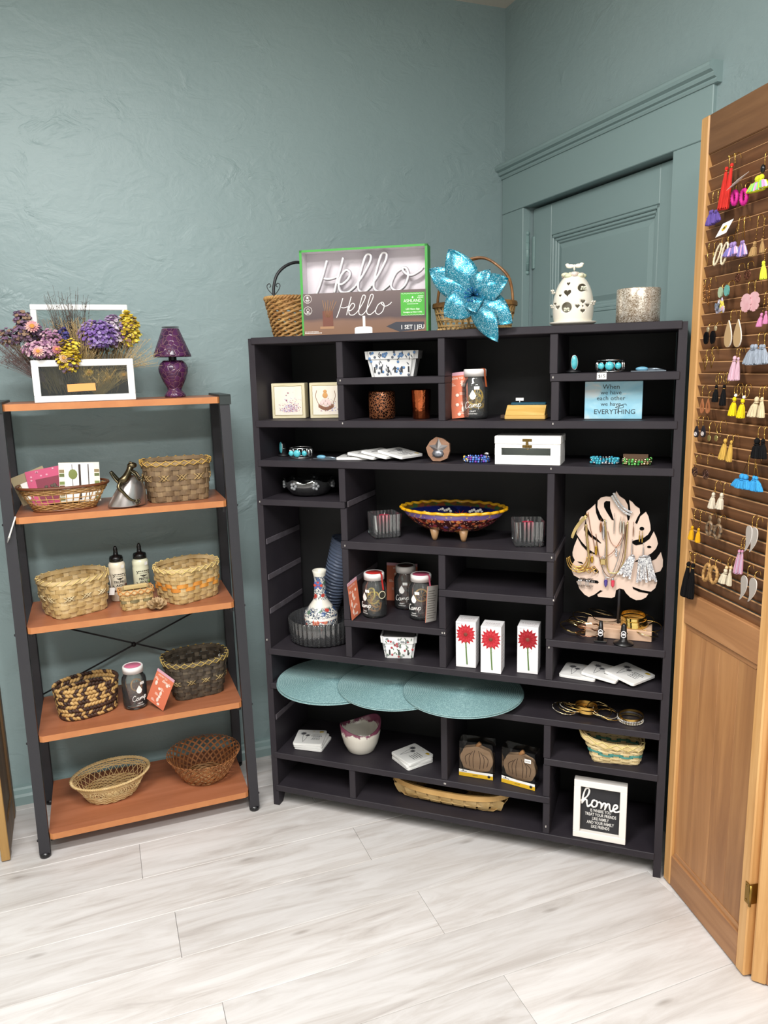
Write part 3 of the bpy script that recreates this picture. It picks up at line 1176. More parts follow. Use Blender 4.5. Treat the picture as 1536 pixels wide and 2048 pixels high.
def deco_pink(r, w, h):
    m = M()
    for i in range(26):
        x, z = random.uniform(-.46, .46) * w, random.uniform(.05, .97) * h
        if abs(x) > .34 * w or z > .78 * h:
            m.lathe([(0, 0), (0.0035, 0), (0.0035, 0.0003), (0, 0.0003)], 10)
            for q in range(len(m.v) - 22, len(m.v)):
                a, b, c = m.v[q]
                m.v[q] = (x + a, -0.0003 - c, z + b)
    part('dot_print', m, P('e7a0b4', 0.6), r, kind='stuff')
    part('photo_panel', M().box(-w * .30, w * .32, -0.0005, 0, h * .10, h * .74), P('7d1f38', 0.6), r)
    m = M()
    for i in range(10):
        m.ball((random.uniform(-.1, .2) * w, -0.0008, random.uniform(.2, .55) * h), (0.006, 0.0005, 0.005), 7, 4)
    part('flower_print', m, P('57493f', 0.7), r, kind='stuff')


def deco_stripe(r, w, h):
    m = M()
    cols = ['5f6a38', '8e7a55', 'e9e4d8', '6b3a2a', '7a8748', 'e9e4d8']
    for side in (-1, 1):
        for i in range(9):
            m.mat = i % 6
            x0 = side * w * .5 - (w * .14 if side > 0 else 0)
            m.box(x0 + 0.001, x0 + w * .14 - 0.001, -0.0004, 0, h * (.04 + .1 * i), h * (.12 + .1 * i))
    part('stripe_print', m, [P(c, 0.6) for c in cols], r, kind='stuff')
    m = M()
    m.box(-w * .02, w * 0.035, -0.0005, 0, h * .05, h * .95)
    m.box(-w * .18, -w * 0.165, -0.0005, 0, h * .05, h * .95)
    m.box(w * .21, w * 0.235, -0.0005, 0, h * .05, h * .95)
    part('bar_print', m, P('33211a', 0.6), r, kind='stuff')
    m = M()
    m.ball((-w * .16, -0.0006, h * .70), (w * .11, 0.0006, h * .13), 16, 6)
    part('oval_print', m, P('76803c', 0.6), r)
    m = M()
    m.box(-w * .36, w * .36, -0.0003, 0, h * .03, h * .97)
    part('white_panel', m, PAPER, r)


card('greeting_card', TR @ Matrix.Translation((-0.070, 0.020, 0.030)) @ Euler((-0.26, -0.34, 0)).to_matrix().to_4x4(), 0.10, 0.092, '9a8a68',
     'tan greeting card with a small white panel at the left of the wicker basket', deco=deco_tan)
card('greeting_card', TR @ Matrix.Translation((-0.030, 0.006, 0.016)) @ Euler((-0.26, -0.14, 0)).to_matrix().to_4x4(), 0.118, 0.112, 'c2486f',
     'pink polka dot greeting card standing in the wicker basket', deco=deco_pink)
card('greeting_card', TR @ Matrix.Translation((0.046, 0.0, 0.016)) @ Euler((-0.22, 0.05, 0)).to_matrix().to_4x4(), 0.118, 0.122, 'e9e3d4',
     'green and brown striped greeting card at the right of the wicker basket', deco=deco_stripe)

# ================================================================== mason jars with cards
JARGLASS = thin_glass('jar_glass', 'f2f4f2', 1.4, 0.02, None, 0.035)
LIDWHITE = P('eeeae8', 0.35)
CARDORANGE = P('d67555', 0.6)


def script_path(body):
    """single stroke letters of the jar script, unit height, each entry a polyline"""
    S = {'C': [[(.62, .82), (.5, .98), (.28, .9), (.08, .55), (.08, .2), (.26, .02), (.5, .1), (.72, .3)]],
         'a': [[(.45, .42), (.3, .5), (.1, .35), (.08, .12), (.22, .02), (.42, .2), (.48, .45)], [(.48, .45), (.46, .12), (.56, .03), (.68, .2)]],
         'm': [[(.0, .2), (.1, .48), (.12, .05)], [(.12, .1), (.28, .46), (.36, .36), (.36, .05)], [(.36, .1), (.54, .46), (.62, .34), (.62, .1), (.72, .05), (.82, .2)]],
         'p': [[(.0, .2), (.12, .48), (.1, -.42)], [(.12, .3), (.28, .5), (.46, .38), (.42, .12), (.25, .02), (.12, .12)]]}
    out, x = [], 0
    for ch, adv in zip(body, {'C': .62, 'a': .64, 'm': .80, 'p': .5}.values()):
        for st in S[ch]:
            out.append([(px + x, pz) for px, pz in st])
        x += adv
    return out, x


def mason_jar(mtx, label, lidcol, palette, slices=None, ribbon=None, sticker=True, seal=False, group='glass cocktail jars', turn=0.0):
    r = thing('mason_jar', mtx, label, 'jar', group)
    R = 0.0385
    prof = [(0.0, 0.001), (R - 0.006, 0.0), (R - 0.001, 0.004), (R, 0.012), (R, 0.090), (R - 0.002, 0.102), (R - 0.009, 0.112), (R - 0.010, 0.134),
            (R - 0.0125, 0.134), (R - 0.0115, 0.113), (R - 0.0045, 0.101), (R - 0.0025, 0.090), (R - 0.0025, 0.012), (R - 0.007, 0.005), (0, 0.005)]
    part('jar_glass', M().lathe(prof, 36), JARGLASS, r)
    m = M()
    m.lathe([(R - 0.0075, 0.120), (R - 0.0065, 0.119), (R - 0.0065, 0.137), (R - 0.0085, 0.140), (R - 0.0125, 0.140), (R - 0.0125, 0.138), (0, 0.138)], 40, flute=(40, 0.008))
    part('screw_lid', m, LIDWHITE, r)
    part('lid_disc', M().lathe([(R - 0.0125, 0.1382), (R - 0.013, 0.1395), (0, 0.1395)], 32), P(lidcol, 0.4), r, label='coloured paper disc on the lid')
    rnd = random.Random(hash(label) % 1000 if False else sum(map(ord, label)))
    m = M()
    for i in range(48):
        a, q = rnd.uniform(0, 2 * PI), math.sqrt(rnd.random()) * (R - 0.011)
        z = 0.012 + 0.05 * rnd.random() ** 1.4
        s = rnd.uniform(0.004, 0.0085)
        m.mat = rnd.randrange(len(palette))
        m.ball((q * cos(a), q * sin(a), z), (s, s * rnd.uniform(.5, 1), s * rnd.uniform(.5, .9)), 6, 4)
    part('dried_filling', m, [P(c, 0.5) for c in palette], r, kind='stuff')
    if slices:
        for i, (ph, z, tilt, col, col2) in enumerate(slices):
            m = M()
            q = 0.012
            m.tf = Matrix.Translation((q * cos(ph), q * sin(ph), z)) @ Matrix.Rotation(ph + PI / 2, 4, 'Z') @ Matrix.Rotation(tilt, 4, 'X')
            m.tube([(0.019 * cos(2 * PI * k / 20), 0.019 * sin(2 * PI * k / 20), 0.001 * sin(k)) for k in range(20)], 0.0028, 6, closed=True)
            m.mat = 1
            for k in range(8):
                a = 2 * PI * k / 8
                m.tube([(0.003 * cos(a), 0.003 * sin(a), 0), (0.017 * cos(a), 0.017 * sin(a), 0)], 0.0012, 4)
            part('citrus_slice', m, [P(col, 0.45), P(col2, 0.5)], r)
    # white printed logo wrapped on the glass
    m = M()
    st, wid = script_path('Camp')
    sc = 0.0185

    def wrap(x, z):
        a = -PI / 2 + turn + x / R
        return ((R + 0.0006) * cos(a), (R + 0.0006) * sin(a), z)
    for poly in st:
        m.tube([wrap((p[0] - wid / 2) * sc, 0.030 + (p[1] + .12 * p[0]) * sc) for p in smooth_path([(a, b, 0) for a, b in poly], 4)], 0.0008, 5)
    b0 = len(m.v)
    for k, (t, s) in enumerate((('CRAFT', 0.0058), ('COCKTAILS', 0.0046))):
        b0 = len(m.v)
        m.text(t, s, 0, 0, 0, bold=0.00008)
        for i in range(b0, len(m.v)):
            x, y, z = m.v[i]
            m.v[i] = wrap(x, 0.0205 - 0.0062 * k + z)
    # white drop emblem above the lettering
    drop = [(0.0, 0.018), (0.004, 0.010), (0.0065, 0.003), (0.004, -0.004), (0, -0.006), (-0.004, -0.004), (-0.0065, 0.003), (-0.004, 0.010)]
    b0 = len(m.v)
    m.add([wrap(x * 1.5, 0.062 + z * 1.15) for x, z in drop], [tuple(range(8))])
    part('printed_logo', m, P('f6f4f0', 0.5), r)
    if sticker:
        m = M()
        m.add([wrap(x, z) for x, z in ((0.004, 0.083), (0.019, 0.083), (0.019, 0.092), (0.004, 0.092))], [(0, 1, 2, 3)])
        part('price_sticker', m, PAPER, r)
    if ribbon:
        m = M()
        a = 0.35 - PI / 2 + 0.75
        pts = [((R - 0.016) * cos(a), (R - 0.016) * sin(a), 0.1415), ((R - 0.004) * cos(a), (R - 0.004) * sin(a), 0.139), ((R - 0.002) * cos(a), (R - 0.002) * sin(a), 0.12), ((R + 0.003) * cos(a), (R + 0.003) * sin(a), 0.09)]
        m.strap(smooth_path(pts, 4), 0.006, 0.0006, up=(-sin(a), cos(a), 0))
        part('ribbon', m, P(ribbon, 0.5), r)
    if seal:
        m = M()
        a = -PI / 2 + 0.95
        m.tf = Matrix.Translation(((R + 0.0035) * cos(a), (R + 0.0035) * sin(a), 0.076)) @ Matrix.Rotation(a + PI / 2, 4, 'Z') @ Matrix.Rotation(PI / 2, 4, 'X')
        m.cyl(0.0125, 0, 0.001, n=24)
        m.mat = 1
        m.cyl(0.0100, 0.001, 0.0014, n=24)
        part('round_tag', m, [P('d9cfae', 0.6), P('2c2a22', 0.6)], r)
    return r


def doodles(m, w, h, seed, words=True):
    rnd = random.Random(seed)
    for i in range(7):
        x, z = rnd.uniform(-.36, .36) * w, (0.08 + 0.105 * i) * h
        if i % 2:
            m.ball((x, -0.0006, z), (0.0055, 0.0004, 0.0085), 8, 5)
            m.box(x - 0.001, x + 0.001, -0.0006, 0, z + 0.008, z + 0.016)
        else:
            for q in range(3):
                m.box(x - 0.008, x + 0.008 - 0.003 * q, -0.0004, 0, z + 0.003 * q, z + 0.003 * q + 0.0011)
            m.ball((-x * .7, -0.0006, z), (0.006, 0.0004, 0.005), 8, 5)
    if words:
        m.text('HOW TO', 0.009, -w * 0.1, -0.0006, h * 0.845, bold=0.0002)


def howto(mtx, label, w=0.085, h=0.115, seed=1, back=False, head=None):
    r = thing('recipe_card', mtx, label, 'card', 'recipe cards of the jars')
    m = M().box(-w / 2, w / 2, 0, 0.0010, 0, h)
    for k, f in enumerate(m.f):
        if all(m.v[q][1] < 0.0005 for q in f) and back:
            m.mi[k] = 1
    part('sheet', m, [CARDORANGE, P('cfc9c2', 0.6)], r)
    if not back:
        part('lilac_band', M().box(-w / 2 - 0.0001, w / 2 + 0.0001, -0.0003, 0.0012, h * 0.93, h + 0.0003), P('d3a0ae', 0.6), r)
    m = M()
    if back:
        rnd = random.Random(seed)
        for i in range(12):
            m.box(-w * .4, w * rnd.uniform(.1, .42), -0.0005, 0, h * (.1 + .068 * i), h * (.1 + .068 * i) + 0.0016)
        part('printed_lines', m, P('7d766e', 0.7), r, kind='stuff')
    else:
        doodles(m, w, h, seed)
        if head:
            m.text(head, 0.013, w * 0.16, -0.0006, h * 0.74, shear=0.3, bold=0.0004)
        part('printed_drawing', m, P('f3d9cb', 0.6), r, kind='stuff')
    return r


DKMIX = ['2a1814', '3b241c', '14100e', '51352a']
mason_jar(at(WALL, 0.040, -0.262, SZ[3], 0.2), 'glass jar of dark dried fruit with a pink lid on the ladder shelf', 'cf6f8e', ['4a2a24', '5c382e', '6a4440', '7a5a4a'],
          slices=[(-1.2, 0.075, 1.2, 'b98a52', '8a5a34')], turn=0.15)
howto(at(WALL, 0.096, -0.316, SZ[3] + 0.0155, -0.80, -0.10, 0.0) @ Matrix.Rotation(0.42, 4, 'Y'), 'orange recipe card standing on its corner against the dark basket', 0.074, 0.118, 3, head='Simple')

# ================================================================== sauce bottles
def bottle(x, y, label, name2, dots, spots):
    r = thing('sauce_bottle', at(WALL, x, y, SZ[2], 0.25), label, 'bottle', 'aioli squeeze bottles')
    R = 0.0262
    part('bottle_body', M().lathe([(0, 0), (R - 0.003, 0), (R, 0.003), (R, 0.100), (R - 0.001, 0.106), (R, 0.111), (R, 0.122), (R - 0.004, 0.129), (0.017, 0.132), (0, 0.132)], 32),
         P(spots, 0.25, coat=0.4), r)
    m = M()
    m.lathe([(0, 0.131), (0.0215, 0.131), (0.0215, 0.142), (0.0195, 0.1475), (0.008, 0.152), (0.0072, 0.160), (0.0066, 0.166), (0.0074, 0.168), (0.0055, 0.176), (0.003, 0.181), (0, 0.182)], 28)
    part('nozzle_cap', m, P('131315', 0.25), r)
    m = M()

    def wrapt(body, s, z, bold=0.0):
        b0 = len(m.v)
        m.text(body, s, 0, 0, 0, bold=bold)
        for i in range(b0, len(m.v)):
            px, py, pz = m.v[i]
            a = -PI / 2 + px / R
            m.v[i] = ((R + 0.0005) * cos(a), (R + 0.0005) * sin(a), z + pz)
    wrapt(name2, 0.0105, 0.062, 0.0003)
    wrapt('AIOLI', 0.0105, 0.051, 0.0003)
    for zz, ln, hh in ((0.046, 0.011, 0.0016), (0.041, 0.013, 0.0010), (0.038, 0.012, 0.0010), (0.090, 0.017, 0.0028), (0.0845, 0.013, 0.0014), (0.018, 0.008, 0.0016)):
        b0 = len(m.v)
        strokes(m, -ln, ln, 0, zz, hh, int(zz * 1e4))
        for i in range(b0, len(m.v)):
            px, py, pz = m.v[i]
            a = -PI / 2 + px / R
            m.v[i] = ((R + 0.0004 - py) * cos(a), (R + 0.0004 - py) * sin(a), pz)
    # winged emblem and swirls
    for pts in (((-0.010, 0.0785), (-0.005, 0.0765), (0, 0.0785), (0.005, 0.0765), (0.010, 0.0785)), ((-0.006, 0.0755), (0, 0.0745), (0.006, 0.0755)), ((0, 0.0765), (0, 0.0715)),
                ((-0.022, 0.092), (-0.016, 0.086), (-0.021, 0.083)), ((0.024, 0.092), (0.017, 0.085), (0.021, 0.081)), ((-0.024, 0.055), (-0.019, 0.048), (-0.023, 0.040))):
        m.tube([((R + 0.0004) * cos(-PI / 2 + u / R), (R + 0.0004) * sin(-PI / 2 + u / R), z) for u, z in pts], 0.0012, 5)
    part('printed_label', m, P('2a2622', 0.6), r)
    m = M()
    for u, z, s in ((0.019, 0.054, 0.005), (0.012, 0.040, 0.004), (-0.017, 0.036, 0.0035)):
        m.ball((R * cos(-PI / 2 + u / R), R * sin(-PI / 2 + u / R), z), (s, 0.0012 + s * 0.4, s), 8, 5)
    part('ingredient_print', m, P(dots, 0.6), r, kind='stuff')
    m = M()
    m.add([((R + 0.0007) * cos(-PI / 2 + u / R), (R + 0.0007) * sin(-PI / 2 + u / R), z) for u, z in ((0.006, 0.110), (0.018, 0.110), (0.018, 0.121), (0.006, 0.121))], [(0, 1, 2, 3)])
    part('price_sticker', m, PAPER, r)


bottle(0.021, -0.160, 'cream truffle aioli squeeze bottle with black cap beside the left tan basket', 'TRUFFLE', '4a2a20', 'e6dcc6')
bottle(0.095, -0.150, 'pale green pesto aioli squeeze bottle with black cap behind the small basket', 'PESTO', '5f7a3a', 'dcdcc0')

# ================================================================== frog on a rock
fr = thing('frog_figurine', at(WALL, 0.072, -0.282, SZ[1], 0.15), 'bronze frog figurine climbing a silver rock beside the wicker basket', 'figurine')
m = M()
m.ball((0, 0, 0), (1, 1, 1), 28, 18)
for i, (x, y, z) in enumerate(m.v):
    t = (z + 1) / 2
    ph_ = math.atan2(y, x)
    dome = math.sqrt(max(0.0, 1 - t ** 2.1)) if t > 0.02 else 0.98 * min(1, math.hypot(x, y) / 0.27)
    w = 0.050 * dome * (1 + 0.06 * sin(3 * ph_ + 2 * t)) + 0.012 * math.exp(-(t / 0.4) ** 2) * max(0, -cos(ph_)) * min(1, dome * 3)
    m.v[i] = (cos(ph_) * w + 0.016 * t, sin(ph_) * w * 0.60, 0.096 * t)
part('rock', m, P('b9b2b0', 0.28, 0.9, bump=(25, 0.4)), fr, label='polished silver rock')
BRONZE = P('6e6046', 0.3, 0.95, bump=(60, 0.2), var=('4a4638', 30.0))
m = M()
m.tube(smooth_path([(-0.030, -0.022, 0.082), (-0.012, -0.026, 0.088), (0.002, -0.020, 0.104), (0.012, -0.012, 0.122)], 4), [0.004, 0.008, 0.010, 0.0115, 0.012, 0.012, 0.0115, 0.011, 0.0105, 0.010, 0.0095, 0.010, 0.010], 12)
m.ball((0.017, -0.012, 0.127), (0.015, 0.012, 0.0095), 14, 8)
for s_ in (-1, 1):
    m.ball((0.014, -0.012 + s_ * 0.008, 0.1345), (0.0045, 0.0042, 0.0045), 8, 6)
part('frog_body', m, BRONZE, fr)


def limb(name, pts, r0, r1, toes, spread):
    m = M()
    p = smooth_path(pts, 5)
    n = len(p)
    m.tube(p, [r0 + (r1 - r0) * i / (n - 1) for i in range(n)], 8)
    e = Vector(pts[-1])
    for dx, dy, dz in toes:
        q = e + Vector((dx, dy, dz))
        m.tube([e, (e + q) / 2 + Vector((0, -0.001, 0.001)), q], [r1, r1 * .8, r1 * .7], 6)
        m.ball(tuple(q), r1 * 1.1, 6, 4)
    part(name, m, BRONZE, fr)


limb('front_leg', [(0.008, -0.022, 0.112), (0.020, -0.034, 0.100), (0.026, -0.034, 0.086), (0.034, -0.030, 0.082)], 0.0042, 0.0028, [(0.009, -0.001, 0.002), (0.009, -0.002, -0.003), (0.005, -0.003, -0.007)], 1)
limb('front_leg', [(0.008, 0.002, 0.112), (0.028, 0.004, 0.104), (0.036, -0.004, 0.092), (0.040, -0.008, 0.088)], 0.0042, 0.0028, [(0.007, 0.003, -0.003), (0.006, -0.003, -0.006)], 1)
limb('hind_leg', [(-0.022, -0.026, 0.084), (-0.032, -0.036, 0.066), (-0.020, -0.040, 0.050), (-0.004, -0.042, 0.030), (0.010, -0.044, 0.022)], 0.0065, 0.0032, [(0.013, -0.002, 0.003), (0.013, -0.004, -0.005), (0.007, -0.004, -0.010)], 1)
limb('hind_leg', [(-0.026, -0.012, 0.084), (-0.046, -0.010, 0.112), (-0.040, -0.016, 0.094), (-0.030, -0.026, 0.078)], 0.006, 0.003, [(0.010, -0.004, -0.003), (0.006, -0.004, -0.008)], 1)

# ================================================================== flower box, dried flowers, mosaic lamp
FBX = at(WALL, -0.021, -0.283, SZ[0], 0.0)
fb = thing('flower_box', FBX, 'white wooden box with glass front and open glass lid on the top shelf', 'box')
W2, FD, FH = 0.1405, 0.160, 0.122


def frame_rect(m, x0, x1, z0, z1, y0, y1, t):
    m.box(x0, x1, y0, y1, z1 - t, z1, 0.0015)
    m.box(x0, x1, y0, y1, z0, z0 + t, 0.0015)
    m.box(x0, x0 + t, y0, y1, z0 + t, z1 - t, 0.0015)
    m.box(x1 - t, x1, y0, y1, z0 + t, z1 - t, 0.0015)


m = M()
frame_rect(m, -W2, W2, 0, FH, 0, 0.011, 0.019)
part('front_frame', m, WHITE, fb)
part('front_pane', M().box(-W2 + 0.017, W2 - 0.017, 0.006, 0.008, 0.017, FH - 0.017), GLASS, fb)
m = M()
m.box(-W2, -W2 + 0.010, 0.011, FD, 0, FH, 0.001)
m.box(W2 - 0.010, W2, 0.011, FD, 0, FH, 0.001)
m.box(-W2 + 0.010, W2 - 0.010, FD - 0.008, FD, 0, FH, 0.001)
m.box(-W2 + 0.010, W2 - 0.010, 0.011, FD - 0.008, 0, 0.006)
part('box_body', m, WHITE, fb)
m = M()
frame_rect(m, -W2, W2, 0, 0.168, 0, 0.010, 0.017)
LT = Matrix.Translation((0.004, FD - 0.010, FH + 0.001)) @ Matrix.Rotation(-0.04, 4, 'X')
lid = part('lid', m, WHITE, fb, mtx=LT)
part('lid_pane', M().box(-W2 + 0.015, W2 - 0.015, 0.004, 0.006, 0.015, 0.153), GLASS, lid)
m = M()
m.mat = 0
m.box(-0.038, 0.040, -0.0012, -0.0002, 0.030, 0.052, 0.0004)
part('shade_backing', M().box(-W2 + 0.012, W2 - 0.012, FD - 0.014, FD - 0.010, 0.007, 0.117), P('4a4440', 0.8, bump=(40, 0.8)), fb, label='dark sheet added to shade the inside of the box')  # dark sheet at the back, its colour stands in for interior shade
part('orange_sticker', m, P('f0a35c', 0.6), fb, mtx=Matrix.Translation((-0.010, 0, 0.0)) @ Matrix.Rotation(-0.03, 4, 'Y'))


def blossoms(name, label, items, cols, stems=None, mid='c'):
    r = thing(name, FBX, label, 'dried flowers', 'dried flowers in the white box')
    rnd = random.Random(len(label) * 7)
    items = [(x * 0.98 + 0.008, y, 0.118 + (z - 0.118) * 1.42, a * 1.12, b * 1.1, c * 1.32, int(n * 1.35), q * 1.08) for x, y, z, a, b, c, n, q in items]
    m = M()
    for cx, cy, cz, rx, ry, rz, n, s in items:
        for i in range(n):
            while True:
                p = Vector((rnd.uniform(-1, 1), rnd.uniform(-1, 1), rnd.uniform(-1, 1)))
                if 0.35 < p.length < 1:
                    break
            q = Vector((cx + p.x * rx, cy + p.y * ry, cz + p.z * rz))
            m.mat = rnd.randrange(len(cols))
            k = s * rnd.uniform(.7, 1.25)
            # little five sided floret
            b0 = len(m.v)
            d = (q - Vector((cx, cy + ry, cz - rz))).normalized()
            a = d.orthogonal().normalized()
            b = d.cross(a)
            vs = [q - d * k * .5]
            for j in range(5):
                t = 2 * PI * j / 5
                vs.append(q + (a * cos(t) + b * sin(t)) * k + d * k * .35)
            vs.append(q + d * k * .1)
            m.add(vs, [(0, 1 + (j + 1) % 5, 1 + j) for j in range(5)] + [(6, 1 + j, 1 + (j + 1) % 5) for j in range(5)])
    part('blossom', m, [P(c, 0.75) for c in cols], r, kind='stuff')
    m = M()
    for cx, cy, cz, rx, ry, rz, n, s in items:
        for i in range(14):
            e = Vector((cx + rnd.uniform(-.7, .7) * rx, cy + rnd.uniform(-.5, .5) * ry, cz + rnd.uniform(-.6, .6) * rz))
            st = Vector((cx * 0.55 + rnd.uniform(-.02, .02), 0.04 + rnd.uniform(-.015, .04), 0.02 + rnd.uniform(0, .04)))
            m.tube([st, (st + e) / 2 + Vector((0, 0, 0.01)), e], 0.0008, 4)
    part('stem', m, P('7d6a48', 0.8), r, kind='stuff')
    return r


blossoms('purple_statice', 'large bright purple statice bunch right of centre in the flower box', [(0.040, 0.030, 0.172, 0.050, 0.035, 0.032, 420, 0.0052)], ['75559a', '866aa8', '634684', '9c88b4'])
blossoms('lilac_statice', 'pale lilac and white statice behind the bright purple bunch', [(0.092, 0.050, 0.180, 0.034, 0.03, 0.036, 240, 0.005)], ['b9a6bd', 'cdbfc8', '9c83a8', '6b4a72'])
blossoms('yellow_statice', 'yellow statice bunch spilling over the right end of the flower box', [(0.136, 0.045, 0.180, 0.028, 0.025, 0.036, 230, 0.0055), (0.128, 0.05, 0.205, 0.012, 0.012, 0.018, 30, 0.007)], ['d2b832', 'dcc84e', 'b5972a', '7a5a4a'])
blossoms('yellow_strawflower', 'yellow dried flower cluster hanging over the front frame of the box', [(-0.048, -0.016, 0.128, 0.030, 0.018, 0.038, 260, 0.0055), (-0.03, -0.018, 0.150, 0.016, 0.012, 0.014, 40, 0.005)], ['cdb02c', 'e0c848', 'a9892a', '5e4a5a'])
blossoms('mauve_heather', 'dusty mauve dried bunch sticking out at the left end of the box', [(-0.150, 0.04, 0.178, 0.036, 0.03, 0.024, 200, 0.0052), (-0.205, 0.045, 0.168, 0.03, 0.02, 0.02, 90, 0.0045), (-0.165, 0.05, 0.205, 0.022, 0.02, 0.02, 80, 0.006)], ['5f4560', '7c5f78', '8a6f5a', '4a3850'])
blossoms('pink_statice', 'rose pink small blossoms low at the left of the box', [(-0.120, 0.0, 0.142, 0.045, 0.02, 0.018, 220, 0.005), (-0.085, 0.015, 0.165, 0.03, 0.02, 0.02, 90, 0.005)], ['b58aa0', 'a8789a', '8a5f7e', 'c9a8b0'])
blossoms('brown_foliage', 'brown and tan dried leaves filling the back of the flower box', [(0.0, 0.06, 0.150, 0.11, 0.03, 0.020, 200, 0.006)], ['6a5140', '8a6f4e', '5a4550', '7a6450'])
blossoms('blue_statice', 'tiny dark blue violet blossom tuft in the middle of the box', [(-0.055, 0.015, 0.172, 0.012, 0.012, 0.016, 60, 0.0045)], ['4a4486', '5c5698', '39346a'])


def strawflower(x, y, z, s, label, c1, c2, yaw=0.0):
    r = thing('strawflower', FBX @ Matrix.Translation((x + 0.006, y - 0.012, z if z < 0.1 else 0.118 + (z - 0.118) * 1.42)) @ Euler((1.1, 0, yaw)).to_matrix().to_4x4(), label, 'dried flowers', 'dried flowers in the white box')
    m = M()
    for k, (rr, n, lift) in enumerate(((1.0, 14, .25), (.78, 12, .5), (.52, 9, .7))):
        for i in range(n):
            a = 2 * PI * i / n + k
            u, v = Vector((cos(a), sin(a), 0)), Vector((-sin(a), cos(a), 0))
            t = u * s * rr + Vector((0, 0, s * lift))
            vs = [(0, 0, 0), tuple(t * .55 + v * s * .2), tuple(t), tuple(t * .55 - v * s * .2), tuple(t * .5 - Vector((0, 0, s * .12)))]
            m.add(vs, [(0, 1, 2), (0, 2, 3), (0, 4, 1), (1, 4, 2), (2, 4, 3), (3, 4, 0)])
    part('petal', m, P(c1, 0.7, var=(c2, 60.0)), r, kind='stuff')
    part('flower_heart', M().ball((0, 0, s * .35), (s * .34, s * .34, s * .2), 10, 6), P('c28a3a', 0.8), r)
    part('stem', M().tube([(0, 0, 0), (0, 0.01, -0.03), (0.01, 0.0, -0.06)], 0.0013, 5), P('7d6a48', 0.8), r)


strawflower(-0.132, 0.018, 0.186, 0.021, 'pink cream strawflower highest of the pale blooms at the left', 'e3b9a8', 'c98a98')
strawflower(-0.122, -0.010, 0.136, 0.017, 'salmon pink strawflower lowest at the left over the frame', 'd99a92', 'e6c2b0')
strawflower(-0.072, -0.012, 0.140, 0.015, 'rosy strawflower next to the yellow cluster', 'd08a90', 'b56a78')
strawflower(-0.058, -0.020, 0.122, 0.016, 'cream strawflower tucked under the yellow cluster', 'e9cfae', 'dcb690', 0.5)
strawflower(0.008, 0.034, 0.083, 0.014, 'bright yellow strawflower behind the front glass', 'd9b236', 'c49420')
strawflower(0.105, 0.038, 0.072, 0.018, 'tan strawflower behind the front glass at the right', 'b9975e', '9a7a5a')

rnd = random.Random(5)


def plume(label, cx, cy, z0, z1, spread, n, col, lean=0.0, name='grass_plume', curl=0.0):
    r = thing(name, FBX, label, 'dried grass', 'dried flowers in the white box')
    z1 = z1 * 1.1 if z1 > 0.15 else z1
    m, s = M(), M()
    for i in range(n):
        a, q = rnd.uniform(0, 2 * PI), rnd.random() ** .7
        b = Vector((cx * 0.7 + rnd.uniform(-.01, .01), cy + rnd.uniform(-.01, .01), z0))
        h = z1 * rnd.uniform(.55, 1)
        e = Vector((cx + lean + spread * q * cos(a), cy + 0.6 * spread * q * sin(a), h))
        mid = b.lerp(e, .55) + Vector((rnd.uniform(-.006, .006), 0, curl))
        m.tube(smooth_path([b, mid, e], 3), 0.00045, 3)
        for k in range(3):
            t = rnd.uniform(.55, .95)
            p = b.lerp(e, t)
            s.tube([p, p + Vector((rnd.uniform(-.016, .016), rnd.uniform(-.008, .008), rnd.uniform(.004, .02)))], 0.0004, 3)
            if k == 0:
                s.ball(tuple(p + Vector((rnd.uniform(-.003, .003), 0, .004))), (0.0012, 0.0012, 0.002), 5, 3)
    part('grass_stem', m, P(col, 0.85), r, kind='stuff')
    part('grass_tip', s, P(col, 0.85), r, kind='stuff')


plume('dark wispy dried grass standing tallest above the open lid', -0.032, 0.062, 0.03, 0.305, 0.07, 150, '5a4c44')
plume('tan feathery grass in the middle of the box', -0.010, 0.03, 0.05, 0.225, 0.075, 170, 'b59a6a')
plume('pale tan fine grass at the right end spreading over the lamp side', 0.140, 0.03, 0.09, 0.165, 0.07, 40, 'c2aa7c', lean=0.03)
plume('purple brown grass fan at the far left of the box', -0.165, 0.03, 0.06, 0.19, 0.075, 90, '6a5552', lean=-0.03)
plume('tan dried stalks lying inside behind the front glass', 0.05, 0.035, 0.012, 0.10, 0.085, 190, 'b0945f', name='dried_stalks')
plume('pale grass spray behind the left strawflowers', -0.10, 0.05, 0.05, 0.235, 0.06, 50, 'a08a78')


def mosaic(name, base, c2, line, scale, rough=0.25, metal=0.0):
    g = G(name)
    co = g.co('Object')
    e = g.vor(co, scale, 'DISTANCE_TO_EDGE')
    cell = g.vor(co, scale, 'F1', 'Color')
    sep = g.n('SeparateColor', {0: cell})
    c = g.ramp(sep.outputs[0], [(0.0, base), (0.55, c2), (1.0, base)])
    k = g.ramp(e, [(0.02, 'ffffff'), (0.06, '000000')])
    g.base(g.mix(k, c, line))
    g.p(rough=rough, metal=metal)
    g.bump(g.ramp(e, [(0.0, '000000'), (0.12, 'ffffff')]), 0.5, 0.002)
    return g.m


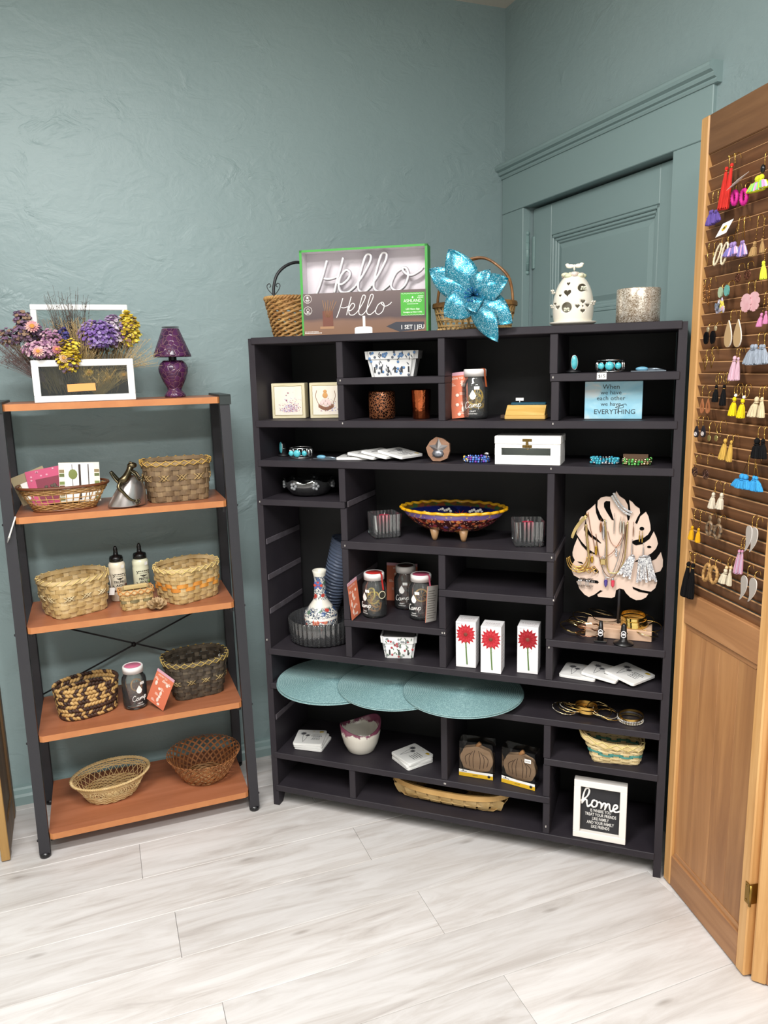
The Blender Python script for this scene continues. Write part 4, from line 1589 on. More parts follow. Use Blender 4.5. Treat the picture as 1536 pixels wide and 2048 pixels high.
lamp = thing('mosaic_lamp', at(WALL, 0.246, -0.170, SZ[0]), 'small purple mosaic glass table lamp on the top shelf', 'lamp')
MOS = mosaic('purple_mosaic', '3a1c3c', '562a54', '6e4a56', 62)
s = 0.90
part('lamp_base', M().lathe([(a * s, b * s) for a, b in ((0, 0), (0.036, 0), (0.037, 0.006), (0.031, 0.016), (0.024, 0.024), (0.027, 0.034), (0.040, 0.058), (0.0505, 0.088), (0.0515, 0.102), (0.045, 0.118), (0.033, 0.128), (0.0, 0.129))], 40), MOS, lamp)
part('lamp_neck', M().cyl(0.0125, 0.116, 0.15, n=20), P('1c1418', 0.4), lamp)
part('lamp_shade', M().lathe([(a * s, b * s) for a, b in ((0.0645, 0.1405), (0.066, 0.1405), (0.0645, 0.148), (0.029, 0.238), (0.0275, 0.2385), (0.0625, 0.148), (0.0645, 0.1405))], 40), MOS, lamp)
part('shade_cap', M().cyl(0.0265, 0.2185, 0.2195, n=30), P('3a2038', 0.5), lamp)

# white pen hooked over the left end of the second shelf
m = M()
m.tube([(0.010, -0.006, 0.016), (0.0, -0.009, -0.010), (-0.010, -0.012, -0.036), (-0.013, -0.013, -0.044)], [0.0022, 0.0022, 0.0024, 0.0032], 10)
m.mat = 1
m.tube([(-0.013, -0.013, -0.044), (-0.018, -0.0145, -0.057)], [0.003, 0.0012], 10)
solo('stylus', m, [P('e9e7e2', 0.4), P('8c8a88', 0.4)], at(WALL, -0.252, vf(1.03) - 0.004, 1.034), 'thin white stylus leaning off the left end of the second shelf', 'pen')

# ================================================================== on top of the cabinet
TOP = 1.5453
wp = thing('wicker_pot', at(CAB, 0.070, 0.150, TOP), 'honey wicker pot with a black iron handle left of the neon sign box', 'basket')
m = M()
nr = 24
for r in range(13):
    z = 0.006 + 0.0088 * r
    R = 0.048 + 0.026 * (z / 0.12)
    ns = 11
    m.tube([((R + 0.0026 * cos(PI * i * ns / 54 + 2.2 * r)) * cos(2 * PI * i / 108), (R + 0.0026 * cos(PI * i * ns / 54 + 2.2 * r)) * sin(2 * PI * i / 108),
             z + 0.0030 * sin(PI * i * ns / 54 + 2.2 * r)) for i in range(108)], 0.0044, 6, closed=True)
part('wicker_weave', m, HONEY, wp, kind='stuff')
m = M()
for ph in range(2):
    m.tube([((0.0745 + 0.003 * cos(2 * PI * i * 22 / 132 + PI * ph)) * cos(2 * PI * i / 132), (0.0745 + 0.003 * cos(2 * PI * i * 22 / 132 + PI * ph)) * sin(2 * PI * i / 132),
             0.120 + 0.004 * sin(2 * PI * i * 22 / 132 + PI * ph)) for i in range(132)], 0.0040, 6, closed=True)
part('twisted_rim', m, HONEY, wp)
part('pot_floor', M().cyl(0.048, 0.0, 0.005, n=24), HONEY, wp)
m = M()
arc = smooth_path([(-0.014, -0.072, 0.112), (-0.016, -0.070, 0.150), (-0.006, -0.060, 0.190), (0.018, -0.035, 0.218), (0.045, 0.0, 0.226), (0.070, 0.04, 0.20), (0.078, 0.066, 0.15), (0.076, 0.07, 0.112)], 5)
m.tube(arc, 0.0046, 8)
for s_ in (-1, 1):
    sp = [(-0.014, -0.0735, 0.125), (-0.014 + s_ * 0.010, -0.0745, 0.134), (-0.014 + s_ * 0.020, -0.075, 0.146), (-0.014 + s_ * 0.022, -0.075, 0.156), (-0.014 + s_ * 0.014, -0.075, 0.161), (-0.014 + s_ * 0.009, -0.075, 0.154), (-0.014 + s_ * 0.014, -0.075, 0.150)]
    m.tube(smooth_path(sp, 4), 0.0013, 6)
part('iron_handle', m, BLACK_IRON, wp, label='black iron handle with scrolls')

# ------- neon sign box
HB_ = thing('sign_box', at(CAB, 0.362, 0.040, TOP, 0.15) @ Matrix.Scale(1.045, 4, (1, 0, 0)), 'retail box with a window showing a white Hello neon sign', 'box')
BW, BH, BD = 0.358, 0.240, 0.060
GREEN = P('3f9a3f', 0.45)
m = M()
m.box(-BW / 2, -BW / 2 + 0.003, 0, BD, 0, BH)
m.box(BW / 2 - 0.003, BW / 2, 0, BD, 0, BH)
m.box(-BW / 2 + 0.003, BW / 2 - 0.003, 0, BD, BH - 0.003, BH)
m.box(-BW / 2 + 0.003, BW / 2 - 0.003, 0, BD, 0, 0.003)
m.box(-BW / 2, -BW / 2 + 0.007, -0.0006, 0, 0, BH)
m.box(BW / 2 - 0.007, BW / 2, -0.0006, 0, 0, BH)
m.box(-BW / 2, BW / 2, -0.0006, 0, BH - 0.006, BH)
part('green_carton', m, GREEN, HB_)
m = M()
m.box(-BW / 2 + 0.003, BW / 2 - 0.003, BD - 0.003, BD, 0.003, BH - 0.003)
m.box(-BW / 2 + 0.003, -BW / 2 + 0.0045, 0.001, BD - 0.003, 0.1, BH - 0.003)
m.box(BW / 2 - 0.0045, BW / 2 - 0.003, 0.001, BD - 0.003, 0.1, BH - 0.003)
m.box(-BW / 2 + 0.0045, BW / 2 - 0.0045, 0.001, BD - 0.003, BH - 0.0045, BH - 0.003)
part('white_lining', m, P('dcd5da', 0.5), HB_)
PH = 0.118


def print_band():
    g = G('box_print')
    co = g.co('Object')
    sp = g.n('SeparateXYZ', {0: co})
    n = g.noise(co, 9, 3)
    z = g.math('ADD', sp.outputs[2], g.math('MULTIPLY', n, 0.02))
    g.base(g.ramp(g.math('MULTIPLY', z, 8.0), [(0.0, '84634c'), (0.36, '7d6052'), (0.45, '55484a'), (1.0, '6a5c5b')]))
    g.p(rough=0.35)
    return g.m


front = part('printed_band', M().box(-BW / 2 + 0.0055, BW / 2 - 0.0055, -0.0010, 0.001, 0.0, PH), print_band(), HB_)
HELLO = [  # single stroke script, x then z, unit is the height of the capital
    [(0.30, 1.0), (0.20, 0.62), (0.10, 0.28), (0.0, 0.0)], [(0.66, 1.05), (0.60, 0.80), (0.50, 0.42), (0.44, 0.12)], [(0.22, 0.52), (0.34, 0.50), (0.54, 0.56)],
    [(0.50, 0.40), (0.60, 0.34), (0.74, 0.46), (0.80, 0.62), (0.72, 0.72), (0.60, 0.58), (0.54, 0.34), (0.58, 0.14), (0.74, 0.12), (0.90, 0.26)],
    [(0.90, 0.26), (1.08, 0.56), (1.24, 0.90), (1.26, 1.08), (1.16, 1.08), (1.06, 0.76), (0.98, 0.40), (0.98, 0.16), (1.10, 0.10), (1.24, 0.24)],
    [(1.24, 0.24), (1.42, 0.56), (1.58, 0.92), (1.60, 1.10), (1.50, 1.10), (1.40, 0.76), (1.32, 0.40), (1.32, 0.18), (1.44, 0.10), (1.60, 0.22), (1.70, 0.34)],
    [(1.92, 0.68), (1.80, 0.58), (1.70, 0.34), (1.70, 0.18), (1.82, 0.10), (1.98, 0.24), (2.06, 0.50), (2.02, 0.68), (1.94, 0.70), (1.98, 0.58), (2.12, 0.50), (2.30, 0.60), (2.38, 0.70)]]
m = M()
for st in HELLO:
    pts = smooth_path([(-0.146 + a * 0.130, 0, 0.108 + b * 0.104) for a, b in st], 5)
    m.tube([(x, 0.026, z) for x, y, z in pts], 0.0030, 8)
part('neon_tube', m, P('f6f4f4', 0.25), HB_, label='white script Hello neon tube')
m = M()
for st in HELLO:
    pts = smooth_path([(-0.146 + a * 0.130, 0, 0.108 + b * 0.104) for a, b in st], 5)
    m.tube([(x, 0.0325, z) for x, y, z in pts], 0.0046, 6)
part('clear_backing', m, P('b9b2b9', 0.2), HB_)
m = M()
for st in HELLO:
    pts = smooth_path([(-0.078 + a * 0.066, 0, 0.047 + b * 0.055) for a, b in st], 4)
    m.tube([(x, -0.0011, z) for x, y, z in pts], 0.0014, 5)
m.box(-0.0035, 0.0035, -0.0016, -0.001, 0.020, 0.050)
m.box(-0.027, 0.023, -0.0016, -0.001, 0.0005, 0.016, 0.0003)
m.ball((-0.002, -0.0012, 0.0165), (0.025, 0.0005, 0.004), 16, 6)
m.text('1 SET | JEU', 0.0165, BW / 2 - 0.010, -0.0016, 0.009, align='RIGHT', sx=0.88, bold=0.0002)
for k, zc in enumerate((0.103, 0.070)):
    m.tube([(-0.160 + 0.0115 * cos(2 * PI * i / 24), -0.0012, zc + 0.0115 * sin(2 * PI * i / 24)) for i in range(24)], 0.0006, 4, closed=True)
m.box(-0.1625, -0.1575, -0.0014, -0.001, 0.104, 0.110)
m.tube([(-0.164, -0.0012, 0.101), (-0.160, -0.0012, 0.108), (-0.156, -0.0012, 0.101)], 0.0006, 4)
m.tube([(-0.160 + 0.004 * cos(2 * PI * i / 12), -0.0012, 0.072 + 0.004 * sin(2 * PI * i / 12)) for i in range(12)], 0.0006, 4, closed=True)
for q, (a, b, z) in enumerate(((-0.166, -0.154, 0.098), (-0.163, -0.157, 0.0945), (-0.163, -0.157, 0.066), (-0.167, -0.153, 0.0625))):
    strokes(m, a, b, -0.0013, z, 0.0022, q)
strokes(m, -0.171, -0.130, -0.0013, 0.0088, 0.0018, 9)
strokes(m, -0.171, -0.122, -0.0013, 0.0050, 0.0018, 11)
part('white_print', m, P('f4f0ec', 0.4), HB_, label='white printed Hello sign and lettering')
HB_.children[-1]['kind'] = 'stuff'
m = M()
m.box(0.104, 0.170, -0.0014, -0.001, 0.046, 0.110)
part('green_label', m, P('4ba63c', 0.4), HB_)
m = M()
m.text('ASHLAND', 0.0120, 0.137, -0.0018, 0.083, sx=0.92)
strokes(m, 0.122, 0.152, -0.0017, 0.0775, 0.0015, 5)
strokes(m, 0.152, 0.167, -0.0017, 0.0985, 0.0016, 6)
strokes(m, 0.150, 0.167, -0.0017, 0.0945, 0.0016, 7)
m.text('LED Neon Sign', 0.0062, 0.137, -0.0018, 0.062, bold=0.0001)
m.text('Enseigne au N\u00e9on \u00e0 DEL', 0.0052, 0.137, -0.0018, 0.054, bold=0.0001)
m.text('. . .', 0.005, 0.137, -0.0018, 0.071)
m.prism([(0.137, 0.100), (0.1395, 0.096), (0.137, 0.093), (0.1345, 0.096)], -0.0018, -0.0014)
for z in (0.1065, 0.0475):
    m.tube([(0.106 + 0.062 * i / 30, -0.0016, z + 0.0008 * sin(i * 1.6)) for i in range(31)], 0.0005, 4)
part('label_print', m, P('e9f3e2', 0.5), HB_)
m = M()
m.box(-0.118, -0.088, -0.0013, -0.001, 0.024, 0.068)
part('glass_print', m, P('6e4236', 0.4), HB_)
m = M()
for i in range(6):
    m.tube([(-0.108 + 0.002 * i, -0.0012, 0.050), (-0.117 + 0.008 * i, -0.0012, 0.098 - 0.004 * (i % 2))], 0.0009, 4)
m.box(-0.126, -0.086, -0.0013, -0.001, 0.017, 0.024)
part('reed_print', m, P('a07a5a', 0.5), HB_)
m = M().prism([(0.062, 0.018), (0.090, 0.030), (0.168, 0.028), (0.168, 0.008), (0.100, 0.002)], -0.0012, -0.001)
part('book_print', m, P('33353f', 0.5), HB_)

# ------- bamboo basket with handle
bb = thing('bamboo_basket', at(CAB, 0.665, 0.140, TOP), 'woven bamboo basket with tall twisted handle behind the teal poinsettia', 'basket')
BAMB, BAMB2 = fiber('bamboo', 'a3814f', 'c2a16b', 'd2b582'), fiber('bamboo_dark', '5f4122', '86602f')
shb = Shell(0.232, 0.165, 0.072, 0.86, 3, 2.4)
m = M()
for s_ in (-1, 1):
    for k in range(34):
        m.strap([shb.at((k + s_ * 1.6 * t) / 34, 0.072 * t, 0.0006 * s_) for t in (0, .25, .5, .75, 1)], 0.0042, 0.0008, up=(0, 0, 1))
for z in (0.014, 0.032, 0.050):
    m.strap([shb.at(i / 66, z, 0.0016) for i in range(66)], 0.0045, 0.0008, closed=True)
part('bamboo_weave', m, BAMB, bb, kind='stuff')
m = M()
for o in (0.004, -0.003):
    m.strap([shb.at(i / 72, 0.071, o) for i in range(72)], 0.010, 0.003, closed=True)
m.tube([shb.at(i / 144, 0.077, 0.001 + 0.0015 * sin(i * 0.9)) for i in range(144)], 0.0022, 5, closed=True)
part('rim', m, BAMB2, bb)
m = M()
for i in range(40):
    p = shb.at(i / 40, 0.004, 0.002)
    m.ball(tuple(p), (0.006, 0.006, 0.0042), 6, 4)
part('base_knot', m, BAMB, bb, kind='stuff')
part('basket_floor', M().prism([tuple(shb.at(i / 40, 0)[:2]) for i in range(40)], 0.0, 0.004, 'z'), BAMB, bb)
m = M()
for o in (-0.005, 0.005):
    pts = []
    for i in range(41):
        t = PI * i / 40
        pts.append((-0.110 * cos(t) * (1 + 0.06 * sin(t)), o + 0.0035 * sin(i * 0.55 + (0 if o < 0 else PI)), 0.045 + 0.155 * sin(t) ** 0.72 + 0.0025 * cos(i * 0.55)))
    m.tube(pts, 0.0036, 7)
part('cane_handle', m, P('6a4426', 0.35, var=('94683a', 40.0)), bb, label='twisted brown cane handle')
m = M()
m.ball((0, 0, 0), (0.011, 0.004, 0.017), 10, 6)
m.ball((0.004, 0, -0.018), (0.008, 0.004, 0.014), 8, 5)
part('fabric_tag', m, P('d8568a', 0.5), bb, label='hot pink tag', mtx=Matrix.Translation((0.022, -0.100, 0.050)))


def glitter(name, c1, c2):
    g = G(name)
    co = g.co('Object')
    v = g.vor(co, 850, 'F1', 'Color')
    s_ = g.n('SeparateColor', {0: v})
    g.base(g.ramp(s_.outputs[0], [(0.2, c1), (0.75, c2), (0.96, 'd5f4fa')]))
    g.p(rough=0.28, metal=0.55)
    nb = g.n('Bump', {'Height': s_.outputs[1], 'Strength': 0.9, 'Distance': 0.002})
    g.set(g.b.inputs['Normal'], nb.outputs[0])
    return g.m


GLIT = glitter('teal_glitter', '0e7694', '2a9fba')
po = thing('glitter_poinsettia', at(CAB, 0.698, -0.010, TOP), 'large teal glitter poinsettia flower clipped on the front of the bamboo basket', 'flower')


def petal(c, tip, w, bend, fold, twist=0.0):
    """leaf from c to tip; bend bows it toward the viewer, fold creases the mid rib"""
    c, tip = Vector(c), Vector(tip)
    d = tip - c
    L = d.length
    d.normalize()
    front = Vector((0, -1, 0))
    side = d.cross(front).normalized()
    nrm = side.cross(d).normalized()
    m = M()
    nu, nv = 12, 8
    vs = []
    for i in range(nu + 1):
        t = i / nu
        ww = w * (sin(PI * min(1, t * 0.93 + 0.07)) ** 0.8) * (1 - 0.15 * t)
        if i == nu:
            ww = 0.0004
        for j in range(nv + 1):
            s_ = j / nv * 2 - 1
            p = c + d * (L * t) + side * (ww * s_) + nrm * (bend * sin(PI * t * .9) - fold * abs(s_) * ww + 0.004 * sin(5 * t + 2 * s_) + twist * s_ * t * ww)
            vs.append(tuple(p))
    n1 = len(vs)
    vs += [tuple(Vector(v) - nrm * 0.0012) for v in vs]
    fs = []
    for i in range(nu):
        for j in range(nv):
            a = i * (nv + 1) + j
            q = (a, a + 1, a + nv + 2, a + nv + 1)
            fs.append(q)
            fs.append(tuple(x + n1 for x in q[::-1]))
    bd = [j for j in range(nv + 1)] + [i * (nv + 1) + nv for i in range(1, nu + 1)] + [nu * (nv + 1) + j for j in range(nv - 1, -1, -1)] + [i * (nv + 1) for i in range(nu - 1, 0, -1)]
    for k in range(len(bd)):
        a, b = bd[k], bd[(k + 1) % len(bd)]
        fs.append((b, a, a + n1, b + n1))
    m.add(vs, fs, True)
    part('petal', m, GLIT, po)


C0 = (0.0, 0.0, 0.085)
for tip, w, be, fo, tw in (((-0.066, -0.004, 0.208), 0.046, 0.022, 0.22, 0.15), ((-0.122, 0.0, 0.160), 0.042, 0.018, 0.25, -0.1), ((-0.078, -0.014, 0.034), 0.045, 0.026, 0.25, 0.2),
                           ((0.096, -0.004, 0.122), 0.040, 0.040, 0.45, 0.3), ((0.052, -0.02, 0.148), 0.030, 0.036, 0.4, 0.0), ((0.108, -0.012, 0.008), 0.044, 0.024, 0.3, 0.2),
                           ((0.072, -0.026, -0.040), 0.036, 0.022, 0.3, -0.2), ((0.012, -0.024, 0.036), 0.030, 0.022, 0.3, 0.1)):
    petal(C0, tip, w, be, fo, tw)
m = M()
for i in range(9):
    a = 2 * PI * i / 9
    e = (0.016 * cos(a), -0.030 - 0.004 * (i % 3), 0.085 + 0.016 * sin(a))
    m.tube([C0, e], 0.0014, 5)
    m.ball(e, 0.0032, 6, 4)
part('stamen', m, P('1d5f96', 0.3, 0.5), po, kind='stuff')

# ------- ceramic egg lantern with real openings
CREAMCER = P('f1ebdc', 0.22, coat=0.3)
egg = thing('egg_lantern', at(CAB, 0.944, 0.115, TOP + 0.0), 'cream ceramic egg lantern with heart cutouts and butterflies on a saucer', 'lantern')
part('saucer', M().lathe([(0, 0), (0.040, 0), (0.058, 0.006), (0.063, 0.010), (0.062, 0.012), (0.050, 0.0085), (0, 0.008)], 40), CREAMCER, egg)


def egg_r(z):
    t = min(max(z / 0.132, 0), 1)
    return 0.0545 * math.sqrt(max(0, 1 - ((t - 0.30) / 0.70) ** 2)) if t > 0.30 else 0.0545 * (0.86 + 0.14 * math.sqrt(max(0, 1 - ((0.30 - t) / 0.30) ** 2)))


zs = [0.132 * i / 26 for i in range(26)]
outer = [(egg_r(z), z + 0.0085) for z in zs] + [(0.010, 0.1395)]
inner = [(max(r - 0.0035, 0.004), z) for r, z in outer][::-1]
sb = M().lathe(outer + inner + [outer[0]], 48)
shell = part('egg_shell', sb, CREAMCER, egg)
cut = M()


def heart(s):
    pts = []
    for i in range(20):
        t = 2 * PI * i / 20
        pts.append((s * 16 * sin(t) ** 3 / 17, s * (13 * cos(t) - 5 * cos(2 * t) - 2 * cos(3 * t) - cos(4 * t)) / 17))
    return pts


def disc(s):
    return [(s * cos(2 * PI * i / 20), s * sin(2 * PI * i / 20)) for i in range(20)]


for x, z, sh_, s_ in ((-0.010, 0.086, heart, 0.0105), (0.026, 0.098, disc, 0.0105), (-0.011, 0.048, disc, 0.0135), (0.017, 0.050, heart, 0.006), (0.030, 0.062, heart, 0.006), (0.030, 0.038, heart, 0.006),
                      (0.041, 0.052, heart, 0.005), (0.030, 0.050, disc, 0.002), (-0.036, 0.050, heart, 0.006), (-0.044, 0.060, heart, 0.004), (-0.009, 0.110, heart, 0.005), (-0.030, 0.080, heart, 0.004)):
    cut.prism([(x + a, z + b) for a, b in sh_(s_)], -0.09, -0.004)
ct = part('cutter', cut, CREAMCER, egg)
md = shell.modifiers.new('cut', 'BOOLEAN')
md.object = ct
md.operation = 'DIFFERENCE'
md.solver = 'EXACT'
dg = bpy.context.evaluated_depsgraph_get()
dg.update()
new = bpy.data.meshes.new_from_object(shell.evaluated_get(dg))
shell.modifiers.clear()
if len(new.vertices) > 200:
    shell.data = new
bpy.data.objects.remove(ct)


def butterfly(x, y, z, s, yaw, parent, mat_, tilt=0.5):
    m = M()
    for sd in (-1, 1):
        for (a, b, c) in ((0.55, 0.75, 1.0), (0.75, -0.05, 0.75)):
            m.ball((sd * a * s, 0, b * s), (s * 0.62 * c, s * 0.22, s * 0.5 * c), 10, 6)
    m.ball((0, -0.1 * s, 0.2 * s), (s * 0.16, s * 0.2, s * 0.75), 8, 5)
    part('butterfly', m, mat_, parent, mtx=Matrix.Translation((x, y, z)) @ Euler((tilt, 0, yaw)).to_matrix().to_4x4())


GLAZE = P('dfe0cc', 0.25)
butterfly(-0.051, -0.020, 0.090, 0.0075, -0.9, egg, CREAMCER)
butterfly(0.053, -0.016, 0.056, 0.008, 1.0, egg, CREAMCER)
butterfly(-0.054, -0.018, 0.052, 0.0065, -1.0, egg, CREAMCER)
butterfly(0.030, -0.040, 0.094, 0.007, 0.5, egg, GLAZE)
butterfly(-0.011, -0.050, 0.040, 0.0068, 0.0, egg, GLAZE)
m = M()
for sd in (-1, 1):
    m.ball((sd * 0.011, 0, 0.006), (0.012, 0.004, 0.0058), 10, 6)
    m.ball((sd * 0.019, 0, 0.010), (0.006, 0.003, 0.004), 8, 5)
m.ball((0, -0.002, 0.002), (0.003, 0.004, 0.009), 8, 5)
part('butterfly', m, CREAMCER, egg, mtx=Matrix.Translation((0.002, -0.006, 0.152)))
m = M()
for i in range(9):
    a = 2 * PI * i / 9
    m.mat = i % 3
    m.ball((0.023 * cos(a), 0.023 * sin(a), 0.132 + 0.004 * (i % 2)), (0.0115, 0.0115, 0.0065), 9, 5)
    m.ball((0.011 * cos(a + .3), 0.011 * sin(a + .3), 0.138), (0.006, 0.006, 0.005), 8, 5)
part('flower_wreath', m, [P('d7dbb8', 0.3), P('ead9cf', 0.3), P('e6e2c4', 0.3)], egg)


def mercury_mat():
    g = G('mercury_glass')
    co = g.co('Object', (1, 1, 0.55))
    n = g.noise(co, 30, 4, 0.8)
    v = g.vor(g.co('Object'), 430, 'F1', 'Color')
    sp = g.n('SeparateColor', {0: v})
    f = g.math('ADD', g.math('MULTIPLY', sp.outputs[0], 0.45), g.math('MULTIPLY', n, 0.6))
    g.base(g.ramp(f, [(0.3, '8a7660'), (0.5, 'bfb3a2'), (0.7, 'e4dccf'), (0.9, 'f5efe5')]))
    g.p(rough=0.22, metal=0.4)
    g.bump(sp.outputs[1], 0.6, 0.002)
    return g.m


solo('candle_holder', M().lathe([(0, 0.001), (0.052, 0.0), (0.0555, 0.004), (0.0555, 0.086), (0.0545, 0.088), (0.0525, 0.088), (0.0520, 0.006), (0, 0.006)], 48), mercury_mat(),
     at(CAB, 1.113, 0.095, TOP), 'silver gold mercury glass candle holder at the right end of the cabinet top', 'candle holder')

# ================================================================== upper cubbies
def square_box(mtx, label, chick):
    r = thing('keepsake_box', mtx, label, 'box', 'floral keepsake boxes')
    w, h, d = 0.107, 0.109, 0.045
    part('box_body', M().box(-w / 2, w / 2, 0, d, 0, h, 0.0015), P('cfc5a2', 0.6, var=('d9cfb2', 14.0)), r)
    part('picture_panel', M().box(-w / 2 + 0.010, w / 2 - 0.010, -0.0006, 0, 0.011, h - 0.010), P('ece2d6', 0.6, var=('e6dccb', 25.0)), r)
    m = M()
    e = [(-w / 2 + 0.0085, 0.0095), (w / 2 - 0.0085, 0.0095), (w / 2 - 0.0085, h - 0.0085), (-w / 2 + 0.0085, h - 0.0085)]
    pts = []
    for k in range(4):
        a, b = e[k], e[(k + 1) % 4]
        for i in range(12):
            t = i / 12
            pts.append((a[0] + (b[0] - a[0]) * t + 0.0006 * sin(9 * i), -0.0008, a[1] + (b[1] - a[1]) * t + 0.0006 * cos(7 * i)))
    m.tube(pts, 0.0005, 4, closed=True)
    part('border_line', m, P('a99a6a', 0.7), r)
    rn = random.Random(3 + chick)
    m = M()
    for i in range(330 if not chick else 110):
        x, z = rn.gauss(0.006, 0.017), 0.020 + abs(rn.gauss(0, 0.019))
        if abs(x) > 0.042 or z > 0.09:
            continue
        m.mat = rn.randrange(4)
        q = rn.uniform(0.0006, 0.0021)
        m.ball((x, -0.0007, z), (q, 0.0004, q * rn.uniform(.5, 1)), 6, 4)
    if not chick:
        m.mat = 3
        m.ball((0.0, -0.0008, 0.079), (0.003, 0.0004, 0.0022), 7, 4)
        m.ball((-0.006, -0.0008, 0.056), (0.0028, 0.0004, 0.003), 7, 4)
    part('floral_print', m, [P(c, 0.7) for c in ('e7c4cc', 'c9b6d4', 'b9b7d6', '9a5f74')], r, kind='stuff')
    if chick:
        m = M()
        m.ball((-0.004, -0.0008, 0.070), (0.0085, 0.0006, 0.009), 12, 6)
        m.ball((-0.004, -0.0008, 0.082), (0.0058, 0.0006, 0.0055), 10, 6)
        part('chick_print', m, P('cf9a5e', 0.7), r)
        m = M()
        for x, z in ((-0.015, 0.047), (-0.003, 0.044), (0.009, 0.046), (-0.009, 0.054), (0.003, 0.053)):
            m.ball((x, -0.0012, z), (0.006, 0.0005, 0.007), 10, 6)
        part('egg_print', m, P('e9cdc8', 0.7), r, kind='stuff')
        m = M()
        for k in range(7):
            m.tube([(-0.026 + 0.006 * i, -0.0012, 0.044 - 0.0016 * k - 0.010 * sin(PI * i / 8)) for i in range(9)], 0.0007, 4)
        m.tube(smooth_path([(-0.026, -0.001, 0.045), (-0.034, -0.001, 0.066), (-0.03, -0.001, 0.086)], 4), 0.0008, 4)
        m.tube(smooth_path([(0.02, -0.001, 0.045), (0.028, -0.001, 0.066), (0.026, -0.001, 0.084)], 4), 0.0008, 4)
        part('nest_print', m, P('9a6f56', 0.7), r)
    return r


square_box(at(CAB, 0.083, 0.085, ZR1, 0.20), 'cream keepsake box printed with pink and lilac blossoms in the top left cubby', 0)
square_box(at(CAB, 0.207, 0.100, ZR1, 0.20), 'cream keepsake box printed with a chick over a nest of eggs', 1)


def berry_basket(mtx, label, w, d, h, c_leaf, c_dot, c_blue, seed, slots, fluted, inside=None, rim=0.024):
    r = thing('ceramic_basket', mtx, label, 'basket', 'ceramic berry baskets')
    m = M()
    t = 0.004
    lev = [(0.80, 0.0), (0.93, h - rim), (1.0, h - rim + 0.001), (1.03, h), (1.03 - 2 * t / w, h), (0.80 - 2 * t / w, 0.005)]

    def ringp(s, z, n=12):
        out = []
        for i in range(4 * n):
            k, q = divmod(i, n)
            u = q / n * 2 - 1
            x, y = ((u, -1), (1, u), (-u, 1), (-1, -u))[k]
            c = 0.90 if abs(u) > 0.92 else 1.0
            fl = (1 - 0.012 * (q % 3 == 0)) if fluted and z < h - rim else 1.0
            out.append((x * w / 2 * s * c * fl, y * d / 2 * s * c * fl, z))
        return out
    vs, fs = [], []
    N = 48
    for s, z in lev:
        vs += ringp(s, z)
    for a in range(len(lev) - 1):
        for i in range(N):
            j = (i + 1) % N
            fs.append((a * N + i, a * N + j, (a + 1) * N + j, (a + 1) * N + i))
    fs.append(tuple(range(N))[::-1])
    fs.append(tuple(range((len(lev) - 1) * N, len(lev) * N)))
    m.add(vs, fs)
    part('ceramic_body', m, P('f1f1f0', 0.25, coat=0.3), r)
    rn = random.Random(seed)
    m = M()
    y = -d / 2
    for i in range(60):
        x, z = rn.uniform(-.47, .47) * w, rn.uniform(.06, .96) * h
        s = 0.80 + 0.13 * z / (h - rim) if z < h - rim else 1.0 + 0.03 * (z - h + rim) / rim
        if abs(x) > s * w * 0.45:
            continue
        yy = y * s - 0.0004
        m.mat = rn.randrange(3)
        if m.mat == 0:
            b = len(m.v)
            m.ball((0, 0, 0), (0.0016, 0.0006, 0.0055), 7, 4)
            R_ = Matrix.Translation((x, yy, z)) @ Matrix.Rotation(rn.uniform(-.8, .8), 4, 'Y')
            for q in range(b, len(m.v)):
                m.v[q] = tuple(R_ @ Vector(m.v[q]))
        else:
            m.ball((x, yy, z), (0.0040, 0.0006, 0.0042), 9, 4)
    for x in (-0.02, 0.03):
        m.mat = 2
        for q in range(5):
            a = 2 * PI * q / 5
            if fluted:
                m.ball((x + 0.0045 * cos(a), y * 1.02 - 0.0004, h - rim * .5 + 0.0045 * sin(a)), (0.0035, 0.0006, 0.0035), 7, 4)
    part('berry_print', m, [P(c_leaf, 0.4), P(c_dot, 0.4), P(c_blue, 0.4)], r, kind='stuff')
    m = M()
    for i in range(slots):
        x = (-.5 + (i + .5) / slots) * w * .78
        s = 0.80 + 0.13 * 0.3 * h / (h - rim)
        m.box(x - 0.0024, x + 0.0024, y * s - 0.001, y * s + 0.0022, h * .17, h * .42)
    part('vent_slot', m, P('2c2c2e', 0.5), r, kind='stuff')
    if inside:
        part('paper_fill', M().box(-w * .44, w * .44, -d * .44, d * .44, h * .5, h - 0.003, 0.003), P(inside, 0.5, bump=(60, 0.8)), r)
    return r


berry_basket(at(CAB, 0.424, 0.120, ZAB, 0.17), 'white ceramic berry basket with blue grey blueberry pattern in the upper cubby', 0.155, 0.115, 0.074, '4c525c', '5c6370', '5b86b8', 4, 6, True)
berry_basket(at(CAB, 0.440, 0.072, ZMAIN, 0.24, 0, 0, 0.93), 'white ceramic berry basket with red strawberry print in the lower middle cubby', 0.118, 0.105, 0.078, '5c7a5c', 'b0454c', '8a8f90', 9, 3, False, '8e8c8a')


def crackle_mat():
    g = G('copper_mosaic')
    co = g.co('Object')
    e = g.vor(co, 135, 'DISTANCE_TO_EDGE')
    g.base(g.ramp(e, [(0.03, 'b0714c'), (0.09, '70402a'), (0.16, '24120d')]))
    g.p(rough=0.25, metal=0.6)
    g.bump(e, 0.5, 0.002)
    return g.m


